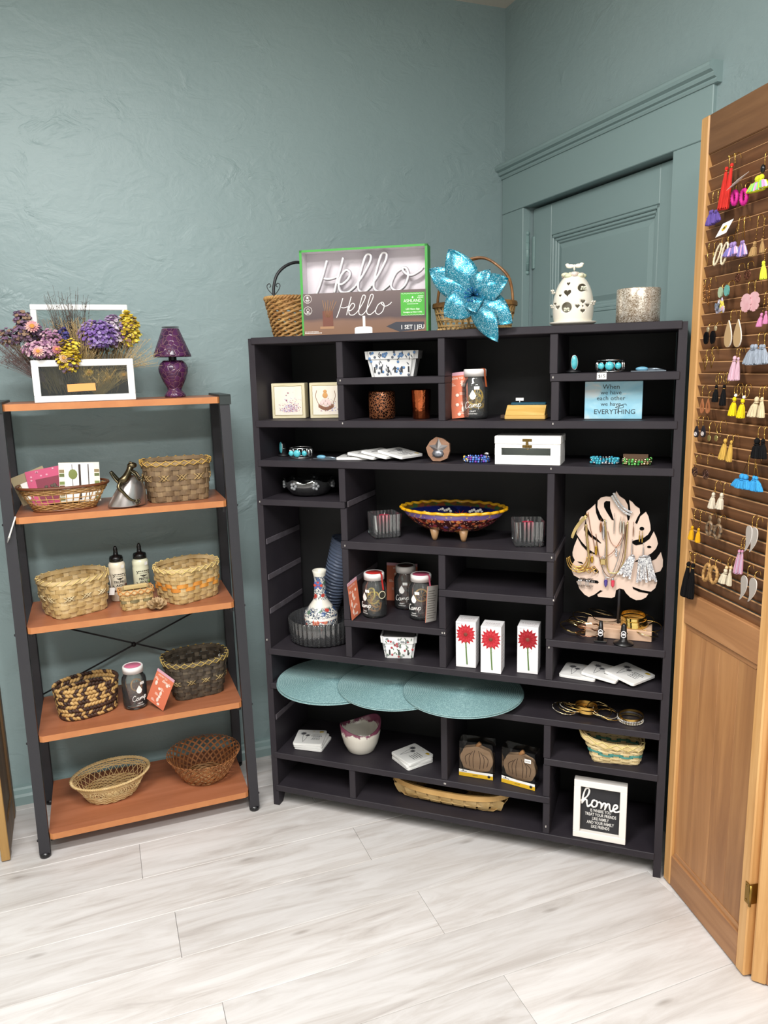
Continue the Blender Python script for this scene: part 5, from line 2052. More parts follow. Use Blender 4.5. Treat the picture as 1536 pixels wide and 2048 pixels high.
solo('mosaic_candle_glass', M().lathe([(0, 0.0), (0.035, 0.0), (0.0395, 0.004), (0.0395, 0.079), (0.0385, 0.081), (0.0365, 0.081), (0.0365, 0.006), (0, 0.006)], 44), crackle_mat(),
     at(CAB, 0.396, 0.080, ZR1), 'dark copper crackled mosaic candle glass below the blueberry basket', 'candle holder')
COPPER = P('c86c42', 0.2, 1.0, bump=(70, 0.8))
solo('copper_tumbler', M().lathe([(0, 0.0), (0.023, 0.0), (0.025, 0.003), (0.0295, 0.083), (0.0295, 0.085), (0.0275, 0.085), (0.0235, 0.006), (0, 0.006)], 64, flute=(16, 0.012)), COPPER,
     at(CAB, 0.520, 0.075, ZR1), 'shiny copper tumbler candle glass next to the mosaic one', 'candle holder')
mason_jar(at(CAB, 0.678, 0.088, ZR1), 'glass jar with yellow citrus peel and white lid in the upper cubby', 'efeceA'.lower(), ['1a1a1c', '2b2a2a', '3a3532', '6a665e'],
          slices=[(-1.4, 0.055, 0.9, 'e0b53a', 'caa046'), (-0.4, 0.066, 1.3, 'd8a92e', 'e3c570'), (-2.2, 0.045, 1.2, 'e3bf52', 'c99a34'), (-1.0, 0.040, 0.5, 'dcb040', 'e8cf80')], ribbon='b0562e', turn=0.05)
howto(at(CAB, 0.642, 0.060, ZR1 + 0.0035, -0.10, -0.14) @ Matrix.Rotation(0.06, 4, 'Y') @ Matrix.Rotation(-0.16, 4, 'Y'), 'orange recipe card leaning left of the jar in the upper cubby', 0.052, 0.130, 5, head='Si')
# bamboo block with blue strip
bk = thing('soap_dish', at(CAB, 0.828, 0.040, ZR1, 0.0), 'pale bamboo tray block with a dark blue top and small price tag', 'tray')
m = M()
m.prism([(-0.055, 0.0), (0.055, 0.0), (0.055, 0.030), (0.050, 0.036), (-0.050, 0.036), (-0.055, 0.030)], 0, 0.060, 'y')
m2 = M().box(-0.056, 0.056, 0.0, 0.052, 0.0, 0.012, 0.002)
part('bamboo_base', m2, wood('bamboo_block', ('c4994c', 'd3a95c', 'dfb96f'), (2, 26, 26), 0.4, 0.02), bk)
part('bamboo_slope', M().prism([(0.0, 0.012), (0.052, 0.012), (0.052, 0.038), (0.034, 0.038), (0.004, 0.016)], -0.054, 0.054, 'x'), wood('bamboo_face', ('c99f52', 'd8ae62', 'e4c079'), (2, 26, 26), 0.4, 0.02), bk)
part('blue_insert', M().box(-0.045, 0.052, 0.036, 0.062, 0.037, 0.045, 0.002), P('1f4c5e', 0.4), bk)
part('dark_foot', M().box(-0.070, -0.055, 0.01, 0.05, 0.001, 0.012, 0.002), P('3a2a20', 0.5), bk)
price_tag(bk, -0.022, 0.048, 0.0535, 0.022, 0.008)
part('tag_stem', M().box(-0.023, -0.021, 0.0481, 0.0486, 0.044, 0.051), PAPER, bk)

# quote plaque
pl = thing('quote_plaque', at(CAB, 1.060, 0.060, ZR1), 'light blue quote plaque about having each other', 'sign')


def sky_print():
    g = G('sky_print')
    f = g.noise(g.co('Object', (1, 1, 1.6)), 13, 4, 0.6)
    g.base(g.ramp(f, [(0.35, '86c3dc'), (0.55, 'a4d3e4'), (0.68, 'd6dcdc'), (0.78, 'ecd9c8')]))
    g.p(rough=0.4)
    return g.m


pw, ph = 0.148, 0.100
part('plaque_block', M().box(-pw / 2, pw / 2, 0, 0.020, 0, ph, 0.001), [sky_print()], pl)
m = M()
for t, z, s, sx in (('When', 0.080, 0.0175, 1.0), ('we have', 0.0655, 0.0155, 1.05), ('each other', 0.0505, 0.0160, 1.05), ('we have', 0.0355, 0.0150, 1.05), ('EVERYTHING', 0.0135, 0.0185, 0.98)):
    m.text(t, s, -0.006 if t != 'EVERYTHING' else 0.004, -0.0006, z, sx=sx)
m.tube(smooth_path([(0.012, -0.0008, 0.016), (0.016, -0.0008, 0.034), (0.026, -0.0008, 0.036), (0.024, -0.0008, 0.030), (0.006, -0.0008, 0.031), (0.030, -0.0008, 0.040), (0.034, -0.0008, 0.036)], 5), 0.0006, 4)
part('quote_lettering', m, P('2f3c44', 0.6), pl)
m = M()
m.box(-0.012, 0.012, -0.0008, 0, -0.0085, 0.0085)
m.mat = 1
m.text('$15', 0.0115, 0, -0.0013, -0.004)
solo('shelf_price_tag', m, [PAPER, INK], at(CAB, 1.033, -0.0035, ZC - 0.009), 'white price label stuck under the turquoise bracelet on the shelf edge', 'label')

TURQ = P('3fb3c2', 0.3, var=('6ccbd2', 90.0), coat=0.4)


def torus(m, R, r, n=40, k=8, c=(0, 0, 0), tilt=None, bump=0, sx=1.0):
    pts = [Vector((R * cos(2 * PI * i / n) * sx, R * sin(2 * PI * i / n), 0)) for i in range(n)]
    if tilt is not None:
        pts = [tilt @ p for p in pts]
    m.tube([p + Vector(c) for p in pts], [r * (1 + bump * (i % 2)) for i in range(n)], k, closed=True)


def ring_on_stand(mtx, label, seed):
    r = thing('turquoise_ring', mtx, label, 'ring', 'turquoise rings on stands')
    m = M()
    m.ball((0, 0, 0.027), (0.0085, 0.0045, 0.0185), 16, 10)
    part('turquoise_stone', m, TURQ, r)
    m = M()
    m.tube([(0.0088 * cos(2 * PI * i / 24), 0.001, 0.027 + 0.019 * sin(2 * PI * i / 24)) for i in range(24)], 0.0014, 6, closed=True)
    m.tube([(0.0085 * cos(2 * PI * i / 20), 0.010 + 0.009 * sin(2 * PI * i / 20), 0.024) for i in range(20)], 0.0012, 6, closed=True)
    part('silver_setting', m, SILVER, r)
    part('ring_stand', M().lathe([(0, 0), (0.020, 0), (0.020, 0.004), (0.010, 0.008), (0.006, 0.04), (0, 0.042)], 20, (0, 0.010, 0)), P('121215', 0.5), r)


def turq_bracelet(mtx, label):
    r = thing('turquoise_bracelet', mtx, label, 'bracelet', 'silver and turquoise bracelets')
    m = M()
    for z in (0.002, 0.031):
        torus(m, 0.034, 0.0018, c=(0, 0.034, z))
    for i in range(14):
        a = 2 * PI * i / 14
        m.ball((0.0345 * cos(a), 0.034 + 0.0345 * sin(a), 0.016), (0.004, 0.004, 0.012), 7, 5)
    part('silver_band', m, SILVER, r)
    for a, s in ((-PI / 2, 0.0115), (-PI / 2 - 0.62, 0.0085), (-PI / 2 + 0.62, 0.0085)):
        part('turquoise_stone', M().ball((0.037 * cos(a), 0.034 + 0.037 * sin(a), 0.016), (s, s * .6, s), 14, 8), TURQ, r)


ring_on_stand(at(CAB, 0.957, 0.060, ZC, 0.35), 'turquoise oval ring on a black stand in the top right cubby', 1)
ring_on_stand(at(CAB, 0.041, 0.100, ZR2, -0.6), 'turquoise oval ring on a black stand at the left of the long shelf', 2)
turq_bracelet(at(CAB, 1.050, 0.022, ZC), 'silver bracelet with three turquoise stones in the top right cubby')
turq_bracelet(at(CAB, 0.128, 0.040, ZR2, 0.1), 'silver bracelet with turquoise stones beside the ring on the long shelf')


def flat_turq(mtx, label):
    r = thing('turquoise_pendant', mtx, label, 'pendant', 'flat turquoise pendants')
    part('turquoise_stone', M().ball((-0.015, 0, 0.0065), (0.016, 0.008, 0.006), 14, 8), P('6fa9c4', 0.3), r)
    m = M()
    m.prism([(-0.042, -0.001), (-0.01, -0.011), (0.044, -0.004), (0.03, 0.006), (-0.01, 0.011)], 0.0, 0.0022, 'z')
    m.tube([(0.0, 0, 0.004), (0.02, -0.003, 0.006), (0.040, -0.003, 0.003)], [0.005, 0.003, 0.001], 8)
    part('silver_leaf', m, P('8b97a2', 0.35, 0.7), r)


flat_turq(at(CAB, 1.145, 0.040, ZC), 'flat blue grey pendant lying right of the bracelet in the top right cubby')
flat_turq(at(CAB, 0.222, 0.045, ZR2), 'flat blue grey pendant lying between bracelet and coasters')

# ================================================================== coasters
def coaster(mtx, label, group, design=0, s=0.100):
    r = thing('coaster', mtx, label, 'coaster', group)
    m = M()
    pts = []
    for cx, cy, a0 in ((s / 2 - .008, s / 2 - .008, 0), (-s / 2 + .008, s / 2 - .008, 90), (-s / 2 + .008, -s / 2 + .008, 180), (s / 2 - .008, -s / 2 + .008, 270)):
        for k in range(5):
            a = math.radians(a0 + 22.5 * k)
            pts.append((cx + .008 * cos(a), cy + .008 * sin(a)))
    m.prism(pts, 0.0008, 0.0070, 'z')
    m.prism([(x * 0.97, y * 0.97) for x, y in pts], 0.0070, 0.0078, 'z')
    part('coaster_tile', m, P('f2f1ee', 0.3), r)
    m = M()
    z = 0.0080
    for i, (x, y, q) in enumerate(((-0.026, 0.022, 0.0085), (-0.010, 0.010, 0.0065))):
        m.ball((x, y, z), (q, q, 0.0003), 12, 4)
        for k in range(10):
            a = 2 * PI * k / 10
            m.tube([(x, y, z), (x + q * 1.35 * cos(a), y + q * 1.35 * sin(a), z)], 0.0006, 3)
        m.tube(smooth_path([(x, y, z), (x * .8 - .004, y - .022, z), (-0.018, -0.036, z)], 4), 0.0006, 4)
    part('flower_print', m, P('56565a', 0.6), r)
    m = M()
    for k, q in enumerate((0.016, 0.019, 0.012, 0.0135, 0.016)):
        strokes(m, 0.022 - q, 0.022 + q, z, 0.012 - 0.0078 * k, 0.0026, k + 3, True)
    part('verse_print', m, P('3c3c40', 0.6), r, kind='stuff')
    m = M()
    m.ball((0.034, 0.037, z), (0.008, 0.005, 0.0003), 10, 4)
    m.ball((0.030, 0.034, z), (0.004, 0.003, 0.0003), 8, 4)
    m.ball((0.006, 0.040, z), (0.003, 0.0012, 0.0003), 8, 4)
    part('bee_print', m, P('cba92c', 0.5), r, kind='stuff')
    return r


G1 = 'white flower coasters fanned on the long shelf'
coaster(at(CAB, 0.305, 0.082, ZR2, 0.15), 'leftmost of the four fanned white coasters on the long shelf, lying flat', G1)
coaster(at(CAB, 0.352, 0.078, ZR2 + 0.0088, -0.28, 0, 0.11), 'second of the four fanned white coasters, resting on the leftmost one', G1)
coaster(at(CAB, 0.398, 0.076, ZR2 + 0.0132, -0.35, 0, 0.14), 'third of the four fanned white coasters, under the rightmost one', G1)
coaster(at(CAB, 0.452, 0.074, ZR2 + 0.0150, -0.42, 0, 0.15), 'rightmost of the four fanned white coasters, topmost by the star ornament', G1)
G2 = 'white flower coasters under the leaf jewelry stand'
coaster(at(CAB, 0.992, 0.074, ZMAIN, -0.12), 'left white coaster lying flat below the bangle shelf', G2, s=.102)
coaster(at(CAB, 1.058, 0.072, ZMAIN + 0.008, -0.28, 0, 0.07), 'middle white coaster overlapping the left one below the bangle shelf', G2, s=.102)
coaster(at(CAB, 1.128, 0.070, ZMAIN + 0.012, -0.62, 0, 0.08), 'right white coaster on top of the others below the bangle shelf', G2, s=.102)
G3 = 'left coaster stack'
for k, (l, a, x) in enumerate((('bottom coaster of the left stack beside the purple rimmed cup', 0.06, 0.010), ('middle coaster of the left stack beside the purple rimmed cup', 0.14, 0.005), ('topmost coaster of the left stack, flowers and verse facing up', 0.24, 0))):
    coaster(at(CAB, 0.104 + x, 0.088, ZCO + 0.008 * k, a), l, G3)
G4 = 'right coaster stack'
for k, (l, a) in enumerate((('bottom coaster of the right stack near the divider', -0.66), ('middle coaster of the right stack near the divider', -0.72), ('topmost coaster of the right stack, turned cornerwise', -0.60))):
    coaster(at(CAB, 0.470, 0.084, ZCO + 0.008 * k, a), l, G4)

# ------- long shelf centre and right
so = thing('star_ornament', at(CAB, 0.582, 0.030, ZR2, 0.0, -0.12), 'round copper disc ornament with a raised silver star standing on edge', 'ornament')
pts = []
for i in range(10):
    a = PI / 2 + 2 * PI * i / 10 + 0.2
    r_ = 0.037 * (1 if i % 2 == 0 else 0.93)
    pts.append((r_ * cos(a), 0.036 + r_ * sin(a)))
part('copper_disc', M().prism(pts, 0.0, 0.012), P('9a7660', 0.4, 0.5, bump=(50, 0.6)), so)
m = M()
st = []
for i in range(10):
    a = PI / 2 + 2 * PI * i / 10
    r_ = 0.030 * (1 if i % 2 == 0 else 0.5)
    st.append((r_ * cos(a), 0, 0.038 + r_ * sin(a)))
m.add(st + [(0, -0.010, 0.036)], [(10, (i + 1) % 10, i) if False else (10, i, (i + 1) % 10) for i in range(10)])
part('silver_star', m, P('c9c3c2', 0.3, 0.9), so)
part('disc_nub', M().ball((0, -0.002, 0.024), (0.018, 0.008, 0.012), 10, 6), P('8c8f98', 0.35, 0.8, bump=(90, 0.6)), so)


def bead_bracelet(mtx, label, cols, extra=None, n=26, R=0.030, rows=3, sx=1.15):
    r = thing('bead_bracelet', mtx, label, 'bracelet', 'bead bracelets on the long shelf')
    rn = random.Random(len(label))
    for k in range(rows):
        m = M()
        for i in range(n):
            a = 2 * PI * i / n + k
            s = rn.uniform(0.0028, 0.0044)
            m.mat = rn.randrange(len(cols))
            m.ball(((R + rn.uniform(-.002, .002)) * cos(a) * sx, R + R * sin(a) * 0.8, s + 0.0056 * k), (s, s, s), 7, 5)
        part('bead_strand', m, [P(c, 0.2, 0.1) if not c.startswith('m') else P(c[1:], 0.25, 1.0) for c in cols], r)
    if extra:
        extra(r)
    return r


def leafcharm(r):
    m = M()
    m.ball((0.030, 0.030, 0.024), (0.008, 0.003, 0.005), 10, 5)
    m.tube([(0.026, 0.030, 0.016), (0.03, 0.03, 0.022)], 0.001, 5)
    part('silver_charm', m, SILVER, r)


bead_bracelet(at(CAB, 0.690, 0.018, ZR2), 'blue and purple bead bracelet with silver leaf charm left of the white box', ['2f5fae', '5a7fd0', '7a3fa8', 'mc9c9cf', '2a3f7c', 'd9b64a'], leafcharm)
bead_bracelet(at(CAB, 1.043, 0.036, ZR2), 'turquoise chip bead bracelet right of the white box', ['3aa6c4', '63c0d6', '2a86a8', '49b5c6', 'mc9c9cf'])


def brown_card(r):
    part('brown_card', M().box(-0.036, 0.028, 0.040, 0.0412, 0.003, 0.027), P('5f4632', 0.7), r, mtx=Matrix.Rotation(0.0, 4, 'X'))


bead_bracelet(at(CAB, 1.126, 0.030, ZR2), 'gold and green bead bracelet on a brown card at the right end', ['md9c08a', 'mc7b183', '3f9c44', '6cc063', 'me4d6b0'], brown_card)

wbx = thing('jewelry_box', at(CAB, 0.842, 0.004, ZR2, 0.0), 'white wooden box with brass latch and small front window', 'box')
w, d, h = 0.178, 0.105, 0.056
m = M()
m.box(-w / 2, w / 2, 0, 0.006, 0, 0.026, 0.001)
m.box(-w / 2, w / 2, 0, 0.006, 0.046, h, 0.001)
m.box(-w / 2, -w / 2 + 0.018, 0, 0.006, 0.026, 0.046)
m.box(w / 2 - 0.026, w / 2, 0, 0.006, 0.026, 0.046)
m.box(-w / 2, -w / 2 + 0.006, 0.006, d, 0, h)
m.box(w / 2 - 0.006, w / 2, 0.006, d, 0, h)
m.box(-w / 2 + 0.006, w / 2 - 0.006, d - 0.006, d, 0, h)
m.box(-w / 2 + 0.006, w / 2 - 0.006, 0.006, d - 0.006, 0, 0.005)
part('box_body', m, WHITE, wbx)
part('front_pane', M().box(-w / 2 + 0.016, w / 2 - 0.024, 0.003, 0.0045, 0.025, 0.047), GLASS, wbx)
m = M().box(-w / 2 - 0.001, w / 2 + 0.001, -0.001, d + 0.001, h + 0.0005, 0.079, 0.002)
part('lid', m, WHITE, wbx)
m = M()
m.box(-0.013, 0.013, -0.0022, -0.001, 0.064, 0.072, 0.0005)
m.box(-0.013, 0.013, -0.0018, 0.0, 0.047, 0.055, 0.0005)
m.box(-0.0035, 0.0035, -0.0035, -0.002, 0.050, 0.070, 0.0005)
m.tube([(0.002 + 0.005 * cos(2 * PI * i / 16), -0.004, 0.0485 + 0.006 * sin(2 * PI * i / 16)) for i in range(16)], 0.0009, 5, closed=True)
part('brass_latch', m, P('8a7242', 0.35, 1.0), wbx)

# ================================================================== glassware
gbw = thing('glass_bowl', at(CAB, 0.130, 0.115, ZBOWL), 'clear cut glass bowl with floral rim in the left cubby', 'bowl')
m = M()
prof = [(0, 0.0), (0.045, 0.0), (0.060, 0.006), (0.076, 0.026), (0.082, 0.050), (0.079, 0.051), (0.073, 0.027), (0.058, 0.009), (0.044, 0.005), (0, 0.005)]
m.lathe(prof, 56, flute=(14, 0.012))
for i, v in enumerate(m.v):
    if v[2] > 0.045:
        a = math.atan2(v[1], v[0])
        m.v[i] = (v[0], v[1], v[2] + 0.005 * cos(7 * a))
part('bowl_glass', m, CRYSTAL, gbw)
m = M()
for k in range(7):
    a = 2 * PI * k / 7
    for q in range(5):
        b = 2 * PI * q / 5
        e = Vector((cos(a), sin(a), 0)) * 0.081
        t = Vector((-sin(a), cos(a), 0)) * 0.008 * cos(b) + Vector((0, 0, 0.036 + 0.008 * sin(b)))
        m.ball(tuple(e + t), (0.0052, 0.0052, 0.0052), 8, 5)
part('frosted_flower', m, thin_glass('frosted_glass', 'dfe3e6', 1.6, 0.2, None, 0.22), gbw, kind='stuff')


def candle_cube(mtx, label):
    r = thing('glass_candle_holder', mtx, label, 'candle holder', 'ribbed glass candle holders')
    m = M()

    def ring(s, z, n=14):
        out = []
        for i in range(4 * n):
            k, q = divmod(i, n)
            u = q / n * 2 - 1
            x, y = ((u, -1), (1, u), (-u, 1), (-1, -u))[k]
            f = s * (1 + (0.07 if q % 2 else 0))
            out.append((x * f, y * f, z))
        return out
    N = 56
    lev = [(0.036, 0.0), (0.039, 0.004), (0.041, 0.073), (0.0375, 0.073), (0.034, 0.012)]
    vs, fs = [], []
    for s, z in lev:
        vs += ring(s, z)
    for a in range(len(lev) - 1):
        for i in range(N):
            j = (i + 1) % N
            fs.append((a * N + i, a * N + j, (a + 1) * N + j, (a + 1) * N + i))
    fs.append(tuple(range(N))[::-1])
    fs.append(tuple(range((len(lev) - 1) * N, len(lev) * N)))
    m.add(vs, fs)
    part('holder_glass', m, RIBBED, r)
    c = M().lathe([(0, 0.014), (0.017, 0.014), (0.019, 0.016), (0.019, 0.062), (0.016, 0.066), (0, 0.066)], 24)
    part('candle', c, P('c2324e', 0.4), r, label='red votive candle')
    part('wick', M().tube([(0, 0, 0.066), (0.001, 0, 0.072)], 0.0008, 5), WHITE, r)
    return r


candle_cube(at(CAB, 0.388, 0.098, ZMB, 0.62), 'square ribbed glass holder with red candle left of the painted bowl')
candle_cube(at(CAB, 0.832, 0.092, ZMB, 0.30), 'square ribbed glass holder with red candle right of the painted bowl')

# ------- painted footed bowl
def talavera(outer):
    g = G('painted_outer' if outer else 'painted_inner')
    co = g.co('Object')
    sep = g.n('SeparateXYZ', {0: co})
    v = g.vor(co, 70 if outer else 34, 'F1', 'Color')
    d = g.vor(co, 70 if outer else 34)
    s_ = g.n('SeparateColor', {0: v})
    if outer:
        c = g.ramp(s_.outputs[0], [(0.0, '8a2a1e'), (0.3, 'b5583a'), (0.55, '9a3a4e'), (0.72, 'cf8044'), (0.9, '5a4478')], True)
        c = g.mix(g.ramp(d, [(0.42, '000000'), (0.6, 'ffffff')]), c, '3a1410')
        dots = g.vor(co, 120)
        c = g.mix(g.ramp(dots, [(0.16, 'ffffff'), (0.24, '000000')]), c, 'd9b0a0')
        hi = g.ramp(g.math('MULTIPLY', sep.outputs[2], 10.0), [(0.70, '000000'), (0.74, 'ffffff')])
        band = g.ramp(g.vor(co, 95), [(0.2, 'c9a36a'), (0.35, '7a64a2')])
        c = g.mix(hi, c, band)
    else:
        c = g.ramp(s_.outputs[0], [(0.0, '141a52'), (0.5, '1a2268'), (0.8, '10143c')])
        c = g.mix(g.ramp(d, [(0.10, 'ffffff'), (0.16, '000000')]), c, 'b03a2a')
        hi = g.ramp(g.math('MULTIPLY', sep.outputs[2], 10.0), [(0.76, '000000'), (0.80, 'ffffff')])
        rimc = g.ramp(g.vor(co, 60, 'F1', 'Color'), [(0.3, '5a4a1c'), (0.5, '8a3a24'), (0.7, '3c5a34')])
        c = g.mix(hi, c, rimc)
    g.base(c)
    g.p(rough=0.18, coat=0.5)
    return g.m


mx = thing('painted_bowl', at(CAB, 0.600, 0.130, ZMB), 'large Mexican style painted pottery bowl with yellow scalloped rim on small feet', 'bowl')
SQ = 0.70
prof_o = [(0.0, 0.022), (0.05, 0.022), (0.090, 0.030), (0.125, 0.050), (0.150, 0.074), (0.160, 0.090)]
prof_i = [(0.160, 0.091), (0.146, 0.076), (0.118, 0.055), (0.085, 0.038), (0.05, 0.030), (0, 0.029)]
part('bowl_outside', M().lathe(prof_o, 64, sy=SQ), talavera(True), mx)
part('bowl_inside', M().lathe(prof_i, 64, sy=SQ), talavera(False), mx)
m = M()
pts, rr = [], []
for i in range(160):
    a = 2 * PI * i / 160
    w_ = cos(a * 26)
    pts.append(((0.1605 + 0.003 * w_) * cos(a), (0.1605 + 0.003 * w_) * sin(a) * SQ, 0.0915 + 0.0012 * w_))
    rr.append(0.0048)
m.tube(pts, rr, 8, closed=True)
part('scalloped_rim', m, P('e2a81c', 0.2, coat=0.5), mx)
for a in (-PI / 2 - 0.55, -PI / 2 + 0.55, PI / 2):
    part('foot', M().lathe([(0, 0.0), (0.006, 0.0), (0.009, 0.008), (0.015, 0.034), (0, 0.036)], 16, (0.085 * cos(a), 0.085 * SQ * sin(a), 0)), P('a8825c', 0.35), mx)


def on_bowl(a, t):
    r_ = 0.05 + (0.146 - 0.05) * t
    z_ = 0.030 + 0.046 * t ** 1.5
    return Vector((r_ * cos(a), r_ * SQ * sin(a), z_ + 0.0022))


m = M()
for a, t, n in ((1.12, .80, 7), (1.95, .78, 7), (0.45, .72, 5), (2.6, .7, 5)):
    c = on_bowl(a, t)
    for q in range(n):
        m.ball(tuple(c + Vector(((q - n / 2) * 0.0065, 0.003 * (q % 2), 0.003 * (q % 3)))), (0.0052, 0.003, 0.0048), 8, 5)
part('white_blossom', m, P('eceae2', 0.25), mx, kind='stuff')
m = M()
for a0, t0 in ((1.55, .62), (0.85, .55), (2.3, .55)):
    c = on_bowl(a0, t0)
    for q in range(10):
        b = 2 * PI * q / 10
        m.tube([c, on_bowl(a0 + 0.20 * cos(b), min(1, max(.15, t0 + .22 * sin(b))))], [0.0018, 0.0008], 5)
part('red_starburst', m, P('b3281f', 0.25), mx, kind='stuff')

# ------- ribbed bowl, bottle, wrapped glass
rb = thing('ribbed_glass_bowl', at(CAB, 0.143, 0.141, ZMAIN, 0, 0, 0, 1.02), 'clear ribbed glass bowl holding the floral bottle', 'bowl')
m = M().lathe([(0, 0.0), (0.098, 0.0), (0.106, 0.006), (0.110, 0.074), (0.108, 0.077), (0.104, 0.077), (0.100, 0.012), (0.096, 0.009), (0, 0.009)], 160, flute=(40, 0.02))
part('bowl_glass', m, RIBBED, rb)


def persian(scale=1.0):
    g = G('persian_glaze')
    co = g.co('Object')
    n = g.noise(co, 34, 2, 3.2)
    f = g.math('ABSOLUTE', g.math('SUBTRACT', n, 0.5))
    c = g.mix(g.ramp(f, [(0.045, 'ffffff'), (0.07, '000000')]), 'e9e6dc', '3b4a63')
    v = g.vor(co, 48)
    vc = g.n('SeparateColor', {0: g.vor(co, 48, 'F1', 'Color')})
    pick = g.ramp(vc.outputs[0], [(0.0, '3f5a86'), (0.4, 'b8463c'), (0.65, '5f7a66'), (0.85, 'c9765a')], True)
    c = g.mix(g.ramp(v, [(0.40, 'ffffff'), (0.46, '000000')]), c, pick)
    sep = g.n('SeparateXYZ', {0: co})
    zc = g.math('MULTIPLY', sep.outputs[2], 4.0)
    plain = g.ramp(zc, [(0.0, '000000'), (0.50, '000000'), (0.525, 'ffffff'), (0.60, 'ffffff'), (0.625, '000000'), (1.0, '000000')])
    c = g.mix(plain, c, 'e9e4d8')
    band = g.ramp(zc, [(0.34, '000000'), (0.345, 'ffffff'), (0.375, 'ffffff'), (0.38, '000000')])
    c = g.mix(band, c, 'efece4')
    top = g.ramp(zc, [(0.945, '000000'), (0.95, 'ffffff')])
    c = g.mix(top, c, 'e6e3d6')
    g.base(c)
    g.p(rough=0.15, coat=0.5)
    return g.m


pb = thing('floral_bottle', at(CAB, 0.160, 0.096, ZMAIN + 0.0100, 0, 0, 0, 0.92), 'white ceramic bottle painted with red and blue flowers standing in the glass bowl', 'bottle')
part('bottle_body', M().lathe([(0, 0), (0.050, 0), (0.054, 0.004), (0.0585, 0.060), (0.0600, 0.098), (0.056, 0.110), (0.040, 0.130), (0.027, 0.148), (0.0225, 0.162), (0.0205, 0.200), (0.0205, 0.236),
                               (0.0235, 0.248), (0.0250, 0.256), (0.0235, 0.258), (0.0185, 0.252), (0.016, 0.236), (0, 0.23)], 48), persian(), pb)


def rosette(z, R, s, c1, c2, ang=-PI / 2 + 0.1):
    m = M()
    for k in range(8):
        b = 2 * PI * k / 8
        m.mat = 0 if k % 2 == 0 else 1
        m.ball((s * .62 * cos(b), 0, s * .62 * sin(b)), (s * .42, 0.0012, s * .42), 10, 5)
    m.mat = 1
    m.ball((0, -0.0008, 0), (s * .4, 0.0012, s * .4), 10, 5)
    m.mat = 0
    m.ball((0, -0.0016, 0), (s * .16, 0.001, s * .16), 8, 4)
    part('painted_flower', m, [P(c1, 0.2), P(c2, 0.2)], pb, mtx=Matrix.Translation((R * cos(ang), R * sin(ang), z)) @ Matrix.Rotation(ang + PI / 2, 4, 'Z'))


rosette(0.206, 0.0195, 0.0165, 'c2402f', '4a62a0')
rosette(0.082, 0.0582, 0.013, 'b5503f', 'd08a70')
rosette(0.046, 0.0560, 0.019, 'b8473a', 'd9a592')


def wrap_mat():
    g = G('bubble_glass')
    co = g.co('Object', (1, 1, 1))
    sep = g.n('SeparateXYZ', {0: co})
    wv = g.n('TexWave', {'Vector': co, 'Scale': 28.0, 'Distortion': 3.0, 'Detail': 2.0}, bands_direction='Z')
    g.base('6c7890')
    g.p(rough=0.12, trans=0.45, ior=1.3)
    g.bump(wv.outputs[1], 0.8, 0.004)
    return g.m


m = M()
m.lathe([(0, 0), (0.034, 0.0), (0.037, 0.004), (0.040, 0.06), (0.042, 0.10), (0.045, 0.20), (0.046, 0.322), (0.0445, 0.324), (0.0425, 0.322), (0.0395, 0.10), (0.032, 0.008), (0, 0.008)], 36)
for i, v in enumerate(m.v):
    a = math.atan2(v[1], v[0])
    q = 1 + 0.03 * sin(v[2] * 130) + 0.025 * sin(3 * a + v[2] * 30)
    m.v[i] = (v[0] * q + 0.012 * sin(v[2] * 9), v[1] * q, v[2])
solo('wrapped_vase', m, wrap_mat(), at(CAB, 0.106, 0.195, ZMAIN + 0.024, 0.0, 0.0, 0.33), 'tall blue grey rippled glass vase leaning behind the floral bottle', 'vase')

# ================================================================== jars on the middle shelf
mason_jar(at(CAB, 0.361, 0.066, ZJS), 'glass jar with yellow fruit slices and red lid at the left of the middle jars', 'c0302c', ['2a2018', '5a4020', '7a5a2a', '3a2a1c'],
          slices=[(-1.5, 0.060, 1.0, 'd8b43c', 'c59a3a'), (-0.7, 0.048, 1.2, 'c98a2e', 'e0c05a'), (-2.2, 0.070, 1.3, 'dcc15c', 'b88f34'), (-1.2, 0.035, 0.8, 'b97a2a', 'd0a850')], ribbon='b82a26', seal=True, turn=-0.55)
mason_jar(at(CAB, 0.430, 0.172, ZJS), 'glass jar with brown lid standing behind the other two jars', '5a3a34', ['8a625a', '9a7468', 'aa8478', '6a4a42'], turn=-0.05)
mason_jar(at(CAB, 0.508, 0.086, ZJS), 'glass jar of dark cherries with pink lid at the right of the middle jars', 'b8506e', ['5a2a2c', '4a2024', '6a3a3a', '7a4848'],
          slices=[(-1.2, 0.074, 1.1, 'c49a52', 'a3763e')], ribbon='c05a72', turn=-0.35)
howto(at(CAB, 0.308, 0.016, ZJS, 0.75, -0.04), 'orange recipe card standing at the left of the red lidded jar', 0.078, 0.122, 7) if False else \
    howto(at(CAB, 0.3165, 0.022, ZJS + 0.0055, 1.45, -0.02) @ Matrix.Rotation(-0.15, 4, 'Y'), 'orange recipe card standing open at the left edge of the middle jars', 0.058, 0.122, 7)
howto(at(CAB, 0.398, 0.225, ZJS, 0.06, -0.06), 'orange HOW TO recipe card propped behind the middle jars', 0.105, 0.128, 9)
howto(at(CAB, 0.556, 0.026, ZJS + 0.010, 1.45, -0.02) @ Matrix.Rotation(0.22, 4, 'Y'), 'grey backed printed card standing at the right of the cherry jar', 0.082, 0.108, 11, back=True)

